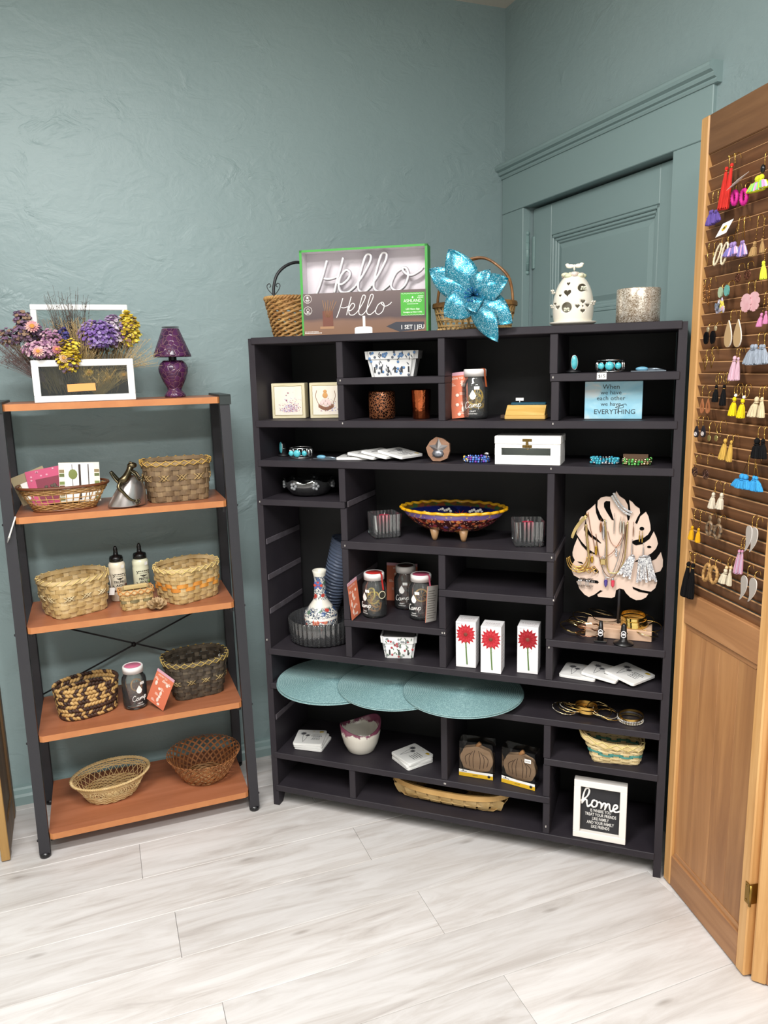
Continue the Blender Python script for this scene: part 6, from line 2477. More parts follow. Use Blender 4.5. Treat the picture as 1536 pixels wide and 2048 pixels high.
# ================================================================== flower kit boxes
def kit_box(mtx, label):
    r = thing('flower_kit_box', mtx, label, 'box', 'white boxes with a red gerbera')
    w, d, h = 0.060, 0.060, 0.142
    part('carton', M().box(-w / 2, w / 2, 0, d, 0, h, 0.0008), P('f4f2f3', 0.4), r)
    m = M()
    cz = 0.104
    for ring_, n, R_, z_ in ((0, 16, 0.0335, 0.0008), (1, 14, 0.027, 0.0013), (2, 12, 0.018, 0.0018)):
        for i in range(n):
            a = 2 * PI * i / n + ring_ * .2
            e = Vector((max(-0.0296, min(0.0296, R_ * cos(a))), 0, R_ * sin(a)))
            s_ = Vector((-sin(a), 0, cos(a))) * R_ * 0.20
            y = Vector((0, -z_, 0))
            o = Vector((0, 0, cz))
            f = 1.0 if abs(e.x) < 0.027 else .98
            m.mat = ring_ % 2
            m.add([tuple(o + y * .6), tuple(o + e * .55 * f - s_ + y), tuple(o + e * f + y * .8), tuple(o + e * .55 * f + s_ + y)], [(0, 3, 2, 1), (0, 1, 2, 3)])
    part('gerbera_print', m, [P('c0202c', 0.5), P('d13340', 0.5)], r, label='red gerbera flower')
    m = M()
    m.ball((0, -0.002, cz), (0.006, 0.0012, 0.006), 12, 6)
    part('flower_eye', m, P('7a3a2a', 0.6, bump=(300, 0.8)), r)
    m = M()
    m.strap(smooth_path([(0.0, -0.0006, cz - 0.014), (0.0015, -0.0006, 0.05), (0.004, -0.0006, 0.010)], 4), 0.0042, 0.0006, up=(1, 0, 0))
    part('stem_print', m, P('5d7a44', 0.5), r)
    m = M()
    m.tube([(-0.010, -0.0004, 0.072), (0.0, -0.0004, 0.061), (0.012, -0.0004, 0.070)], 0.0005, 4)
    m.text('AWAKE', 0.0125, 0, h + 0.0003, d * .45, face='top', bold=0.0002)
    strokes(m, -0.018, 0.022, h + 0.0003, d * .30, 0.0022, 4, True)
    strokes(m, -0.026, -0.008, -0.0003, h - 0.007, 0.0022, 8)
    m.tf = Matrix.Translation((w / 2 + 0.0004, d / 2, 0)) @ Matrix.Rotation(PI / 2, 4, 'Z')
    for k in range(9):
        m.box(-0.018, 0.012 - 0.003 * (k % 3), -0.0002, 0.0002, 0.03 + 0.010 * k, 0.0318 + 0.010 * k)
    part('grey_print', m, P('c3b9bb', 0.6), r, kind='stuff')
    return r


k1 = kit_box(at(CAB, 0.664, 0.022, ZMAIN, 0.04), 'white box with a red gerbera, left of the three and set back')
dup(k1, at(CAB, 0.744, 0.000, ZMAIN, 0.02), 'white box with a red gerbera, middle of the three and nearest the shelf edge')
dup(k1, at(CAB, 0.846, 0.028, ZMAIN, 0.02), 'white box with a red gerbera, right of the three beside the divider')

# ================================================================== placemats
def ring_mat():
    g = G('braided_rings')
    co = g.co('Object')
    sp = g.n('SeparateXYZ', {0: co})
    r2 = g.math('ADD', g.math('MULTIPLY', sp.outputs[0], sp.outputs[0]), g.math('MULTIPLY', sp.outputs[1], sp.outputs[1]))
    r_ = g.math('SQRT', r2)
    w = g.math('SINE', g.math('MULTIPLY', r_, 2 * PI * 34 / 0.184))
    n = g.noise(co, 330, 2)
    f = g.math('ADD', g.math('MULTIPLY', w, 0.22), g.math('MULTIPLY', n, 0.9))
    g.base(g.ramp(f, [(0.20, '5f8387'), (0.45, '8aacae'), (0.72, 'a6c3c3')]))
    g.p(rough=0.6)
    g.bump(f, 0.5, 0.001)
    return g.m


MATC = ring_mat()
MATC_OLD = wood('blue_braid', ('6a8f93', '799da0', '8aacae'), (60, 60, 60), 0.6, 0.02, 0.3, 4.0)
R0, RN = 0.184, 34
pm_m = M()
pr = [(0, 0.0008)]
for k in range(RN):
    r0 = R0 * k / RN
    st = R0 / RN
    pr += [(r0 + st * .12, 0.0032), (r0 + st * .5, 0.0044), (r0 + st * .88, 0.0032), (r0 + st * .98, 0.0018)]
pr += [(R0, 0.0018), (R0 - 0.002, 0.0002), (0, 0.0002)]
pm_m.lathe(pr[::-1], 96)
for i, v in enumerate(pm_m.v):
    r_ = math.hypot(v[0], v[1])
    if r_ > 0.004 and v[2] > 0.002:
        a = math.atan2(v[1], v[0])
        pm_m.v[i] = (v[0], v[1], v[2] + 0.0003 * sin(a * 47 * max(1, round(r_ * 12))))
mat_me = pm_m.mesh('round_placemat', MATC)
rim_me = M()
torus(rim_me, R0 - 0.0015, 0.0020, 96, 6, c=(0, 0, 0.0021))
rim_mesh = rim_me.mesh('braided_edge', MATC)
DROOP = -0.0
for k, (u, v_, z, dr, l) in enumerate(((0.208, 0.066, 0.0, -0.02, 'lower of the two blue round placemats at the left end'), (0.207, 0.072, 0.0046, -0.02, 'upper of the two blue round placemats at the left end'),
                                     (0.424, 0.072, 0.0082, -0.035, 'lower of the two blue round placemats in the middle'), (0.422, 0.072, 0.0128, -0.035, 'upper of the two blue round placemats in the middle'),
                                     (0.644, 0.070, 0.0166, -0.045, 'lower of the two blue round placemats at the right end'), (0.642, 0.070, 0.0212, -0.045, 'upper of the two blue round placemats at the right end'))):
    r = thing('placemat', at(CAB, u, v_, ZPM + z, 0.3 * k), l, 'placemat', 'round woven placemats')
    part('woven_disc', mat_me, None, r)
    part('braided_edge', rim_mesh, None, r)

# ================================================================== lower cubbies
cup = thing('pottery_bowl', at(CAB, 0.284, 0.104, ZCO, 0.2), 'cream pottery bowl with wavy purple glazed rim between the coaster stacks', 'bowl')


def cup_mat():
    g = G('purple_drip_glaze')
    co = g.co('Object')
    sep = g.n('SeparateXYZ', {0: co})
    n = g.noise(co, 38, 3, 1.0)
    f = g.math('ADD', g.math('MULTIPLY', sep.outputs[2], 11.0), g.math('MULTIPLY', n, 0.55))
    g.base(g.ramp(f, [(0.98, 'ece6da'), (1.02, '8a4560')]) if False else g.mix(g.ramp(g.math('MULTIPLY', f, 0.7), [(0.735, '000000'), (0.775, 'ffffff')]), 'ece6da', '8b4a62'))
    g.p(rough=0.18, coat=0.5)
    return g.m


m = M()
m.lathe([(0, 0.0), (0.042, 0.0), (0.046, 0.004), (0.058, 0.030), (0.066, 0.062), (0.069, 0.088), (0.067, 0.090), (0.064, 0.088), (0.060, 0.060), (0.051, 0.028), (0.040, 0.008), (0, 0.007)], 56)
for i, v in enumerate(m.v):
    if v[2] > 0.055:
        a = math.atan2(v[1], v[0])
        t = (v[2] - 0.055) / 0.035
        m.v[i] = (v[0], v[1], v[2] + t * (0.012 * sin(2 * a + 0.5) + 0.006 * sin(a + 1.2)))
part('bowl_body', m, cup_mat(), cup)


def pumpkin_box(mtx, label, tagged):
    r = thing('pumpkin_box', mtx, label, 'box', 'boxed wooden pumpkins')
    w, d, h = 0.106, 0.042, 0.118
    part('clear_box', M().box(-w / 2, w / 2, 0, d, 0.0005, h, 0.001), PLASTIC, r)
    m = M()
    lob = []
    for i in range(60):
        a = 2 * PI * i / 60
        q = 1 + 0.03 * cos(8 * a + 0.3)
        lob.append((0.0505 * q * math.copysign(abs(cos(a)) ** .8, cos(a)), 0.056 + 0.041 * q * math.copysign(abs(sin(a)) ** .8, sin(a))))
    m.prism(lob, 0.010, 0.026)
    pk = part('wooden_pumpkin', m, wood('pumpkin_wood', ('9c7a5c', 'b08d6c', 'c09e7e'), (3, 12, 12), 0.55, 0.04), r)
    m = M()
    for s_ in (-1, 1):
        for q, l in ((0.010, 0.030), (0.021, 0.026), (0.032, 0.020)):
            m.tube(smooth_path([(s_ * q * .6, 0.0098, 0.055 + l), (s_ * q * 1.12, 0.0096, 0.060), (s_ * q, 0.0098, 0.055 - l)], 4), 0.0009, 4)
    part('carved_line', m, P('5b4030', 0.7), pk, kind='stuff')
    m = M()
    m.tube(smooth_path([(0, 0.018, 0.090), (0.003, 0.018, 0.100), (0.010, 0.018, 0.108)], 4), [0.008] * 4 + [0.0065] * 5, 8)
    part('pumpkin_stem', m, P('b07a48', 0.6), pk)
    m = M()
    m.box(-w / 2 - 0.0004, w / 2 + 0.0004, -0.0008, 0, 0.0005, 0.013)
    part('yellow_band', m, P('e3b52c', 0.5), r)
    m = M()
    m.prism([(-w / 2, 0.013), (w / 2, 0.0125), (w / 2, 0.021), (0, 0.020), (-w / 2, 0.023)], -0.0008, 0)
    part('white_band', m, PAPER, r)
    m = M()
    m.lathe([(0, 0), (0.0045, 0), (0.0045, 0.0004), (0, 0.0004)], 14)
    for i, v in enumerate(m.v):
        m.v[i] = (v[0] + w / 2 - 0.012, -0.0009 - v[2], v[1] + 0.010)
    strokes(m, -w / 2 + 0.006, -w / 2 + 0.024, -0.0010, 0.0150, 0.0020, 3)
    m.ball((-w / 2 + 0.013, -0.0009, 0.0195), (0.0028, 0.0003, 0.0020), 8, 4)
    strokes(m, -0.010, 0.006, -0.0010, 0.0068, 0.0014, 5)
    part('band_print', m, P('2b2a26', 0.6), r, kind='stuff')
    part('price_sticker' if tagged else 'back_sheet', (M().box(0.020, 0.040, -0.0007, 0, 0.084, 0.096) if tagged else M().box(-w / 2 + 0.002, w / 2 - 0.002, d - 0.003, d - 0.002, 0.002, h * .6)),
         PAPER if tagged else P('8b7a6c', 0.7), r)
    if tagged:
        m = M()
        m.text('$4.99', 0.0066, 0.030, -0.0012, 0.0875)
        part('price_print', m, INK, r)
    return r


pumpkin_box(at(CAB, 0.690, 0.040, ZCO), 'clear box with a carved wooden pumpkin, left one without price sticker', False)
pumpkin_box(at(CAB, 0.822, 0.030, ZCO, -0.20), 'clear box with a carved wooden pumpkin and a white price sticker', True)

# teal banded basket, tall at the back left
sht_ = Shell(0.150, 0.105, 0.062, 0.88, 7, 5)


def swoop(f):
    x = cos(2 * PI * f)
    return 0.036 * max(0, -x) ** 2.2


sht_.wave = swoop
sht_.skew = lambda f, t: -0.030 * max(0, -cos(2 * PI * f)) ** 1.2 * t ** 1.6
splint(at(CAB, 1.096, 0.072, ZRB, 0.12), 'tan woven basket with a teal band and one raised end in the right lower cubby', sht_, 8, 16, fiber('cream_splint', 'cdb684', 'dfcb9c', 'e9d9b2'), fiber('cream_stake', 'c9b07c', 'dcc796'),
       lash='e2cf8a', accent=([3, 4], fiber('teal_splint', '3a827e', '559488', '6aa397', 10), 'teal dyed splints'), rimh=0.015)

# shallow trug basket
tg = thing('trug_basket', at(CAB, 0.597, 0.110, ZBOT, -0.02), 'long shallow tan splint trug basket with a broad bent rim on the bottom shelf', 'basket')
shg_ = Shell(0.400, 0.170, 0.062, 0.70, 3.2, 2.8, lambda f: 0.010 * abs(cos(2 * PI * f)) ** 3)
RIMW, SPL = fiber('trug_rim', 'b78e52', 'cfa566', 'dab57a', 8), fiber('trug_splint', 'b8945c', 'cfae76', 'dcc090', 14)
m = M()
m.strap([shg_.at(i / 96, 0.054, 0.004) for i in range(96)], 0.017, 0.0035, closed=True)
part('outer_rim', m, RIMW, tg)
m = M()
m.strap([shg_.at(i / 96, 0.054, -0.002) for i in range(96)], 0.015, 0.003, closed=True)
part('inner_rim', m, RIMW, tg)
for k in range(9):
    x = -0.150 + 0.0375 * k
    f = lambda s_, z, o=0.0: None
    yb = 0.062
    yr = 0.0835 * (1 - abs(x * 1.12 / 0.198) ** 2.8) ** (1 / 2.8) - 0.001
    pts = [(x * 1.10, -yr, 0.050), (x * 1.05, -yr * .9, 0.025), (x, -yr * .66, 0.004), (x, 0, 0.0025 + 0.002 * (k % 2)), (x, yr * .66, 0.004), (x * 1.05, yr * .9, 0.025), (x * 1.10, yr, 0.050)]
    m = M()
    m.strap(smooth_path(pts, 3), 0.033, 0.0014, up=(1, 0, 0))
    part('cross_splint', m, SPL, tg)
for k in range(4):
    y = -0.042 + 0.028 * k
    m = M()
    pts = [(-0.188, y * .8, 0.050), (-0.170, y * .9, 0.024), (-0.145, y, 0.0065)] + [(-0.15 + 0.0375 * i * .5, y, 0.0052 + 0.0022 * cos(PI * i * .5 + PI * k)) for i in range(1, 16)] + [(0.145, y, 0.0065), (0.170, y * .9, 0.024), (0.188, y * .8, 0.050)]
    m.strap(pts, 0.022, 0.0013, up=(0, 1, 0))
    part('long_splint', m, SPL, tg)
m = M()
m.strap([shg_.at(i / 96, 0.030, 0.0012) for i in range(96)], 0.020, 0.0013, closed=True)
part('side_splint', m, SPL, tg)
m = M()
m.prism([(-0.13, -0.04), (0.02, -0.05), (0.05, 0.03), (-0.08, 0.05)], 0.012, 0.013, 'z')
part('clear_wrap', m, PLASTIC, tg)

# framed home sign
hf = thing('framed_sign', at(CAB, 1.062, 0.008, ZBOT + 0.0016, 0.0, -0.05), 'white framed black sign reading home in script on the bottom shelf', 'sign')
w, h = 0.148, 0.178
m = M()
t = 0.019
for (x0, x1, z0, z1) in ((-w / 2, w / 2, h - t, h), (-w / 2, w / 2, 0, t), (-w / 2, -w / 2 + t, t, h - t), (w / 2 - t, w / 2, t, h - t)):
    m.box(x0, x1, 0, 0.028, z0, z1, 0.0012)
part('white_frame', m, P('f0ebe4', 0.5, bump=(40, 0.2)), hf)
part('sign_board', M().box(-w / 2 + t, w / 2 - t, 0.016, 0.020, t, h - t), P('232327', 0.6), hf)
m = M()
for tt, z in (('IS WHERE YOU', 0.0785), ('TREAT YOUR FRIENDS', 0.0660), ('LIKE FAMILY', 0.0535), ('AND YOUR FAMILY', 0.0410), ('LIKE FRIENDS', 0.0285)):
    m.text(tt, 0.0132, 0.002, 0.0153, z, sx=0.66, bold=0.0002)
HOME = [[(-0.05, 0.30), (0.10, 0.36), (0.32, 0.62), (0.40, 0.90), (0.34, 1.04), (0.22, 0.96), (0.12, 0.6), (0.06, 0.16)], [(0.06, 0.16), (0.16, 0.36), (0.28, 0.40), (0.30, 0.24), (0.34, 0.06), (0.46, 0.16), (0.56, 0.34)],
        [(0.70, 0.46), (0.58, 0.42), (0.52, 0.24), (0.58, 0.10), (0.72, 0.14), (0.78, 0.32), (0.72, 0.46), (0.80, 0.38), (0.92, 0.42)],
        [(0.92, 0.42), (0.98, 0.30), (0.96, 0.08)], [(0.96, 0.10), (1.06, 0.36), (1.16, 0.40), (1.16, 0.22), (1.14, 0.06)], [(1.14, 0.08), (1.24, 0.36), (1.34, 0.40), (1.36, 0.20), (1.42, 0.04), (1.54, 0.16)],
        [(1.54, 0.16), (1.70, 0.30), (1.70, 0.42), (1.58, 0.40), (1.52, 0.20), (1.62, 0.06), (1.80, 0.12), (1.92, 0.22)]]
part('verse_lettering', m, P('e3e1dd', 0.5), hf)
m = M()
for st in HOME:
    pts = smooth_path([(-0.0555 + a * 0.0605, 0.0125, 0.092 + b * 0.058 - a * 0.003) for a, b in st], 5)
    m.tube(pts, [0.0021 + 0.0009 * abs(sin(i * .35)) for i in range(len(pts))], 7)
part('script_lettering', m, P('f4f2ef', 0.4), hf, label='raised white script word home')

# ================================================================== monstera leaf jewelry stand
LZ = ZRC
LV = 0.095
LEAF_OUT = [(-0.0109, 0.4134), (-0.0020, 0.3997), (0.0125, 0.3902), (0.0205, 0.3755), (0.0219, 0.3635), (0.0187, 0.3473), (0.0221, 0.3292), (0.0266, 0.3355), (0.0287, 0.3557), (0.0262, 0.3757), (0.0238, 0.3896), (0.0324, 0.3840), (0.0403, 0.3743), (0.0517, 0.3667), (0.0537, 0.3548), (0.0470, 0.3425), (0.0411, 0.3261), (0.0468, 0.3223), (0.0544, 0.3448), (0.0688, 0.3585), (0.0758, 0.3458), (0.0817, 0.3220), (0.0828, 0.3080), (0.0768, 0.2956), (0.0624, 0.2827), (0.0456, 0.2787), (0.0363, 0.2752), (0.0357, 0.2670), (0.0463, 0.2615), (0.0630, 0.2665), (0.0811, 0.2817), (0.0913, 0.3044), (0.0994, 0.2868), (0.1034, 0.2709), (0.0988, 0.2564), (0.0882, 0.2436), (0.0700, 0.2302), (0.0478, 0.2196), (0.0423, 0.2141), (0.0648, 0.2176), (0.0855, 0.2180), (0.1001, 0.2261), (0.1122, 0.2471), (0.1183, 0.2252), (0.1185, 0.2069), (0.1126, 0.1933), (0.0942, 0.1858), (0.1021, 0.1771), (0.1056, 0.1589), (0.1015, 0.1442), (0.0907, 0.1330), (0.0680, 0.1353), (0.0410, 0.1436), (0.0432, 0.1354), (0.0587, 0.1283), (0.0835, 0.1251), (0.0782, 0.1153), (0.0652, 0.1069), (0.0520, 0.1048), (0.0364, 0.1119), (0.0245, 0.1235), (0.0184, 0.1335), (0.0067, 0.1357), (-0.0028, 0.1297), (-0.0051, 0.1105), (-0.0137, 0.1056), (-0.0510, 0.1067), (-0.0531, 0.1119), (-0.0377, 0.1248), (-0.0456, 0.1263), (-0.0610, 0.1123), (-0.0767, 0.1035), (-0.0888, 0.1100), (-0.1032, 0.1260), (-0.1117, 0.1467), (-0.1017, 0.1495), (-0.0778, 0.1460), (-0.0540, 0.1436), (-0.0492, 0.1492), (-0.0543, 0.1541), (-0.0780, 0.1566), (-0.1039, 0.1568), (-0.1201, 0.1652), (-0.1275, 0.1817), (-0.1258, 0.1966), (-0.1181, 0.2098), (-0.1244, 0.2221), (-0.1252, 0.2325), (-0.1210, 0.2517), (-0.1126, 0.2752), (-0.1002, 0.2529), (-0.0800, 0.2322), (-0.0603, 0.2292), (-0.0514, 0.2267), (-0.0643, 0.2342), (-0.0823, 0.2456), (-0.1006, 0.2654), (-0.1159, 0.2875), (-0.1106, 0.3147), (-0.1071, 0.3314), (-0.1023, 0.3378), (-0.0955, 0.3381), (-0.0922, 0.3259), (-0.0955, 0.2989), (-0.0773, 0.2792), (-0.0495, 0.2621), (-0.0457, 0.2633), (-0.0577, 0.2761), (-0.0756, 0.2896), (-0.0859, 0.3077), (-0.0924, 0.3341), (-0.0890, 0.3528), (-0.0795, 0.3614), (-0.0662, 0.3751), (-0.0636, 0.3498), (-0.0553, 0.3297), (-0.0455, 0.3240), (-0.0418, 0.3303), (-0.0519, 0.3462), (-0.0602, 0.3662), (-0.0597, 0.3845), (-0.0514, 0.3939), (-0.0380, 0.3974), (-0.0266, 0.3968), (-0.0153, 0.4023)]
LEAF_SLIT = [(-0.0432, 0.3791), (-0.0377, 0.3853), (-0.0262, 0.3848), (-0.0256, 0.3656), (-0.0192, 0.3456), (-0.0140, 0.3296), (-0.0207, 0.3313), (-0.0348, 0.3530), (-0.0425, 0.3669)]
SLIT_A = [(-0.1127, 0.2070), (-0.0991, 0.2058), (-0.0940, 0.2019), (-0.0969, 0.1986), (-0.1065, 0.2011)]
SLIT_B = [(-0.0671, 0.1922), (-0.0562, 0.1887), (-0.0511, 0.1817), (-0.0519, 0.1743), (-0.0608, 0.1779), (-0.0665, 0.1849)]
LEAFM = P('d9bfae', 0.5, var=('ddc6b6', 20.0))
lf = thing('jewelry_stand', at(CAB, 1.085, LV, LZ), 'tall pale pink wooden monstera leaf jewelry stand on a light wood base', 'jewelry stand')
m = M()
holes = [LEAF_SLIT, [(0.060 + 0.0065 * cos(2 * PI * i / 16), 0.3105 + 0.006 * sin(2 * PI * i / 16)) for i in range(16)],
         [(0.081 + 0.006 * cos(2 * PI * i / 16), 0.2600 + 0.0042 * sin(2 * PI * i / 16)) for i in range(16)],
         [(-0.098 + 0.006 * t, 0.2385 - 0.0035 * t + (0.0022 if k else -0.0022) * (1 - abs(t - 1.2) / 1.3)) for k, ts in ((1, (0, .6, 1.2, 1.8, 2.4)), (0, (2.2, 1.6, 1.0, .4))) for t in ts]]
m.prism(LEAF_OUT, 0.0, 0.006, 'y', holes[:3] + [SLIT_A, SLIT_B])
part('leaf_panel', m, LEAFM, lf)
part('stand_rod', M().tube([(0.006, 0.009, 0.03), (0.006, 0.009, 0.17)], 0.0042, 10), BLACK_IRON, lf)
m = M()
m.box(-0.080, 0.098, -0.043, 0.045, 0.0, 0.030, 0.0015)
part('wood_base', m, wood('stand_base', ('c9a385', 'd7b498', 'e0c2a8'), (3, 16, 16), 0.5, 0.02, 0.05), lf)
m = M()
for i in range(5):
    torus(m, 0.0035, 0.0005, 12, 4, c=(-0.012 + 0.0085 * i, -0.010, 0.0306))
part('embossed_mark', m, P('b98f74', 0.5), lf, kind='stuff')

LF = at(CAB, 1.085, LV, LZ)
ROSE = P('b98a72', 0.3, 1.0)
PALEGOLD = P('dcc48a', 0.25, 1.0)


def lc(x, y, dv=-0.004):
    """leaf plane point from the traced stand (units of the stand outline)"""
    return Vector((x, dv, y))


def chain(name, label, pts, r, mat_, beads=0, group='necklaces on the leaf stand', cat='necklace'):
    root = thing(name, LF, label, cat, group)
    pts = smooth_path(pts, 6)
    m = M()
    n = len(pts)
    m.tube(pts, [r * (1 + (beads if i % 2 else 0)) for i in range(n)], 6)
    part('chain', m, mat_, root)
    return root


def drape(xa, xb, zt, zb, dv, n=9, ta=None, tb=None):
    out = []
    for i in range(n):
        t = i / (n - 1)
        x = xa + (xb - xa) * t
        z = zt + (zb - zt) * (1 - (2 * t - 1) ** 2) ** 0.75
        out.append((x, dv, z))
    return out


chain('necklace', 'rose gold chain necklace with a padlock hanging from the upper left lobe', [(-0.085, -0.002, 0.352), (-0.078, -0.004, 0.31), (-0.068, -0.005, 0.27), (-0.058, -0.006, 0.232), (-0.038, -0.007, 0.227), (-0.018, -0.006, 0.238), (-0.004, -0.005, 0.258), (0.008, -0.004, 0.282), (0.012, -0.002, 0.30)], 0.0010, ROSE)
pk = thing('padlock_pendant', LF, 'gold padlock pendant in the middle of the leaf stand', 'pendant')
m = M()
m.box(-0.0075, 0.0075, -0.012, -0.007, -0.017, 0.0, 0.0015)
part('lock_body', m, PALEGOLD, pk, mtx=Matrix.Translation((-0.040, 0, 0.221)))
m = M()
m.tube([(-0.040 + 0.0048 * cos(PI * i / 10), -0.0095, 0.221 + 0.0075 * sin(PI * i / 10)) for i in range(11)], 0.0011, 6)
part('shackle', m, SILVER, pk)
chain('necklace', 'thick gold snake chain necklace hanging longest on the leaf stand', [(-0.040, -0.003, 0.333), (-0.034, -0.006, 0.29), (-0.031, -0.008, 0.24), (-0.026, -0.010, 0.19), (-0.010, -0.011, 0.182), (0.004, -0.011, 0.19), (0.016, -0.010, 0.22), (0.020, -0.008, 0.26), (0.022, -0.004, 0.33)], 0.0021, PALEGOLD)
chain('necklace', 'silver ball chain necklace with a purple crystal point', [(-0.036, -0.002, 0.332), (-0.034, -0.005, 0.28), (-0.036, -0.007, 0.22), (-0.040, -0.008, 0.185), (-0.028, -0.009, 0.168), (-0.018, -0.009, 0.172), (-0.006, -0.008, 0.20), (0.006, -0.006, 0.25), (0.014, -0.003, 0.31)], 0.0010, SILVER, 0.7)
chain('necklace', 'thin bronze chain necklace with a red crystal point', [(-0.062, -0.002, 0.29), (-0.054, -0.005, 0.24), (-0.044, -0.008, 0.20), (-0.030, -0.010, 0.176), (-0.014, -0.011, 0.170), (-0.002, -0.010, 0.182), (0.010, -0.008, 0.22), (0.016, -0.005, 0.27), (0.018, -0.002, 0.32)], 0.0009, P('7d6048', 0.35, 1.0))
chain('necklace', 'fine rose gold chain with a small crystal charm high in the middle of the leaf', [(-0.030, -0.002, 0.30), (-0.024, -0.004, 0.278), (-0.016, -0.005, 0.264), (-0.006, -0.006, 0.259), (0.006, -0.005, 0.266), (0.014, -0.004, 0.285), (0.019, -0.002, 0.31)], 0.0008, ROSE)
chain('necklace', 'wide gold curb chain on the left lobes of the leaf stand', [(-0.090, -0.003, 0.318), (-0.086, -0.006, 0.28), (-0.082, -0.007, 0.25), (-0.078, -0.008, 0.21), (-0.084, -0.009, 0.192)], 0.0030, PALEGOLD, 0.35)


def crystal(x, z, col, label):
    m = M()
    m.lathe([(0, -0.020), (0.0048, -0.013), (0.0052, 0.0), (0.003, 0.005), (0, 0.006)], 6, smooth=False)
    m.mat = 1
    m.cyl(0.0034, 0.004, 0.0085, n=12)
    torus(m, 0.0022, 0.0006, 12, 5, c=(0, 0, 0.0108), tilt=Matrix.Rotation(PI / 2, 3, 'X'))
    solo('crystal_pendant', m, [P(col, 0.12, coat=0.6), SILVER], LF @ Matrix.Translation((x, -0.010, z)), label, 'pendant', 'crystal pendants')


crystal(-0.0305, 0.158, '3a2a86', 'purple crystal point pendant at the bottom of the leaf stand')
crystal(-0.0115, 0.158, 'd02a48', 'red crystal point pendant at the bottom of the leaf stand')
m = M()
for k in range(4):
    m.ball((0.0015 * (k % 2), 0, -0.006 * k), (0.0034, 0.0024, 0.0034), 7, 5)
solo('crystal_pendant', m, P('cfd2d6', 0.1, 0.7), LF @ Matrix.Translation((-0.006, -0.007, 0.250)), 'clear faceted crystal charm under the fine rose gold chain', 'pendant', 'crystal pendants')
# silver and gold tag earrings hanging from the slots
def dangler(x, z, L, w, col, label, cat='earring', metal=1.0):
    m = M()
    m.ball((0, 0, -L / 2 - 0.004), (w, w * .6, L / 2), 9, 6)
    m.tube([(0, 0.004, 0.004), (0, -0.002, 0.006), (0, -0.001, -0.004)], 0.0007, 5)
    solo('leaf_earring', m, P(col, 0.25, metal), LF @ Matrix.Translation((x, -0.006, z)), label, cat, 'earrings on the leaf stand')


dangler(-0.049, 0.330, 0.030, 0.0035, 'b9805e', 'copper drop earring in the left upper slot of the leaf stand')
dangler(-0.041, 0.322, 0.044, 0.0042, 'cfcfd6', 'long pale silver drop earring in the left upper slot of the leaf stand')
dangler(0.004, 0.338, 0.040, 0.0042, 'dcd6cc', 'left one of two pearly drop earrings high on the leaf stand')
dangler(0.012, 0.338, 0.042, 0.0036, 'e2dcd0', 'right one of two pearly drop earrings high on the leaf stand')
dangler(0.038, 0.325, 0.034, 0.0014, 'a8785c', 'thin rose gold stick earring on the right lobe of the leaf stand')
dangler(0.055, 0.300, 0.022, 0.0022, 'c9a64e', 'left one of two gold bar earrings in the round hole of the leaf')
dangler(0.062, 0.300, 0.024, 0.0022, 'c9a64e', 'right one of two gold bar earrings in the round hole of the leaf')
dangler(0.036, 0.276, 0.042, 0.0018, 'dedee2', 'left one of two silver stick earrings in the right slots')
dangler(0.066, 0.268, 0.040, 0.0018, 'dedee2', 'right one of two silver stick earrings in the right slots')
dangler(-0.060, 0.262, 0.030, 0.0042, 'c9a23c', 'gold nugget drop earring in the left middle slot of the leaf')
dangler(-0.070, 0.232, 0.022, 0.0042, 'd2ac48', 'gold cluster drop earring below the left middle slot')
dangler(-0.013, 0.346, 0.050, 0.0016, 'cfcac4', 'thin silver line earring in the top slot of the leaf')
# wrapped bangles and cuffs on the leaf
m = M()
for q, (mtl, o) in enumerate(((0, 0.0), (0, 0.007))):
    m.strap([(0.014 - 0.003 + 0.05 * t - 0.045 + o * .6, -0.007 - 0.004 * sin(PI * t), 0.404 - 0.052 * t - 0.010 * sin(PI * t) + o) for t in [i / 10 for i in range(11)]], 0.0055, 0.0022, up=(0.5, 0, 0.8))
m.mat = 1
for i in range(22):
    t = i / 21
    for o in (0.0, 0.007):
        m.ball((-0.034 + 0.05 * t + o * .6, -0.0085 - 0.004 * sin(PI * t), 0.404 - 0.052 * t - 0.010 * sin(PI * t) + o), (0.0017, 0.0015, 0.0017), 6, 4)
solo('rhinestone_choker', m, [SILVER, P('e6e6ea', 0.12, 0.8)], LF @ Matrix.Translation((0.012, 0, -0.002)), 'silver rhinestone choker wrapped over the tip of the leaf stand', 'choker')
m = M()
for o in (0.0, 0.0042):
    m.strap(smooth_path([(-0.127, -0.006, 0.276 + o), (-0.118, -0.009, 0.300 + o), (-0.104, -0.010, 0.322 + o), (-0.090, -0.008, 0.338 + o), (-0.088, 0.004, 0.343 + o)], 4), 0.0065, 0.0016, up=(-.6, 0, .7))
solo('gold_bangle', m, PALEGOLD, LF, 'gold double cuff over the upper left lobe of the leaf stand', 'bangle', 'bangles on the leaf stand')
for k, (R_, z, l) in enumerate(((0.032, 0.215, 'outer gold bangle around the lower left lobe of the leaf'), (0.028, 0.218, 'middle gold bangle around the lower left lobe of the leaf'), (0.024, 0.221, 'inner gold bangle around the lower left lobe of the leaf'))):
    m = M()
    m.tube([(-0.108 + R_ * cos(a), -0.008 + 0.003 * sin(a), z + R_ * 1.15 * sin(a)) for a in [math.radians(175 + 190 * i / 24) for i in range(25)]], 0.0016, 7)
    solo('gold_bangle', m, GOLD, LF, l, 'bangle', 'bangles on the leaf stand')
rn = random.Random(8)
m = M()
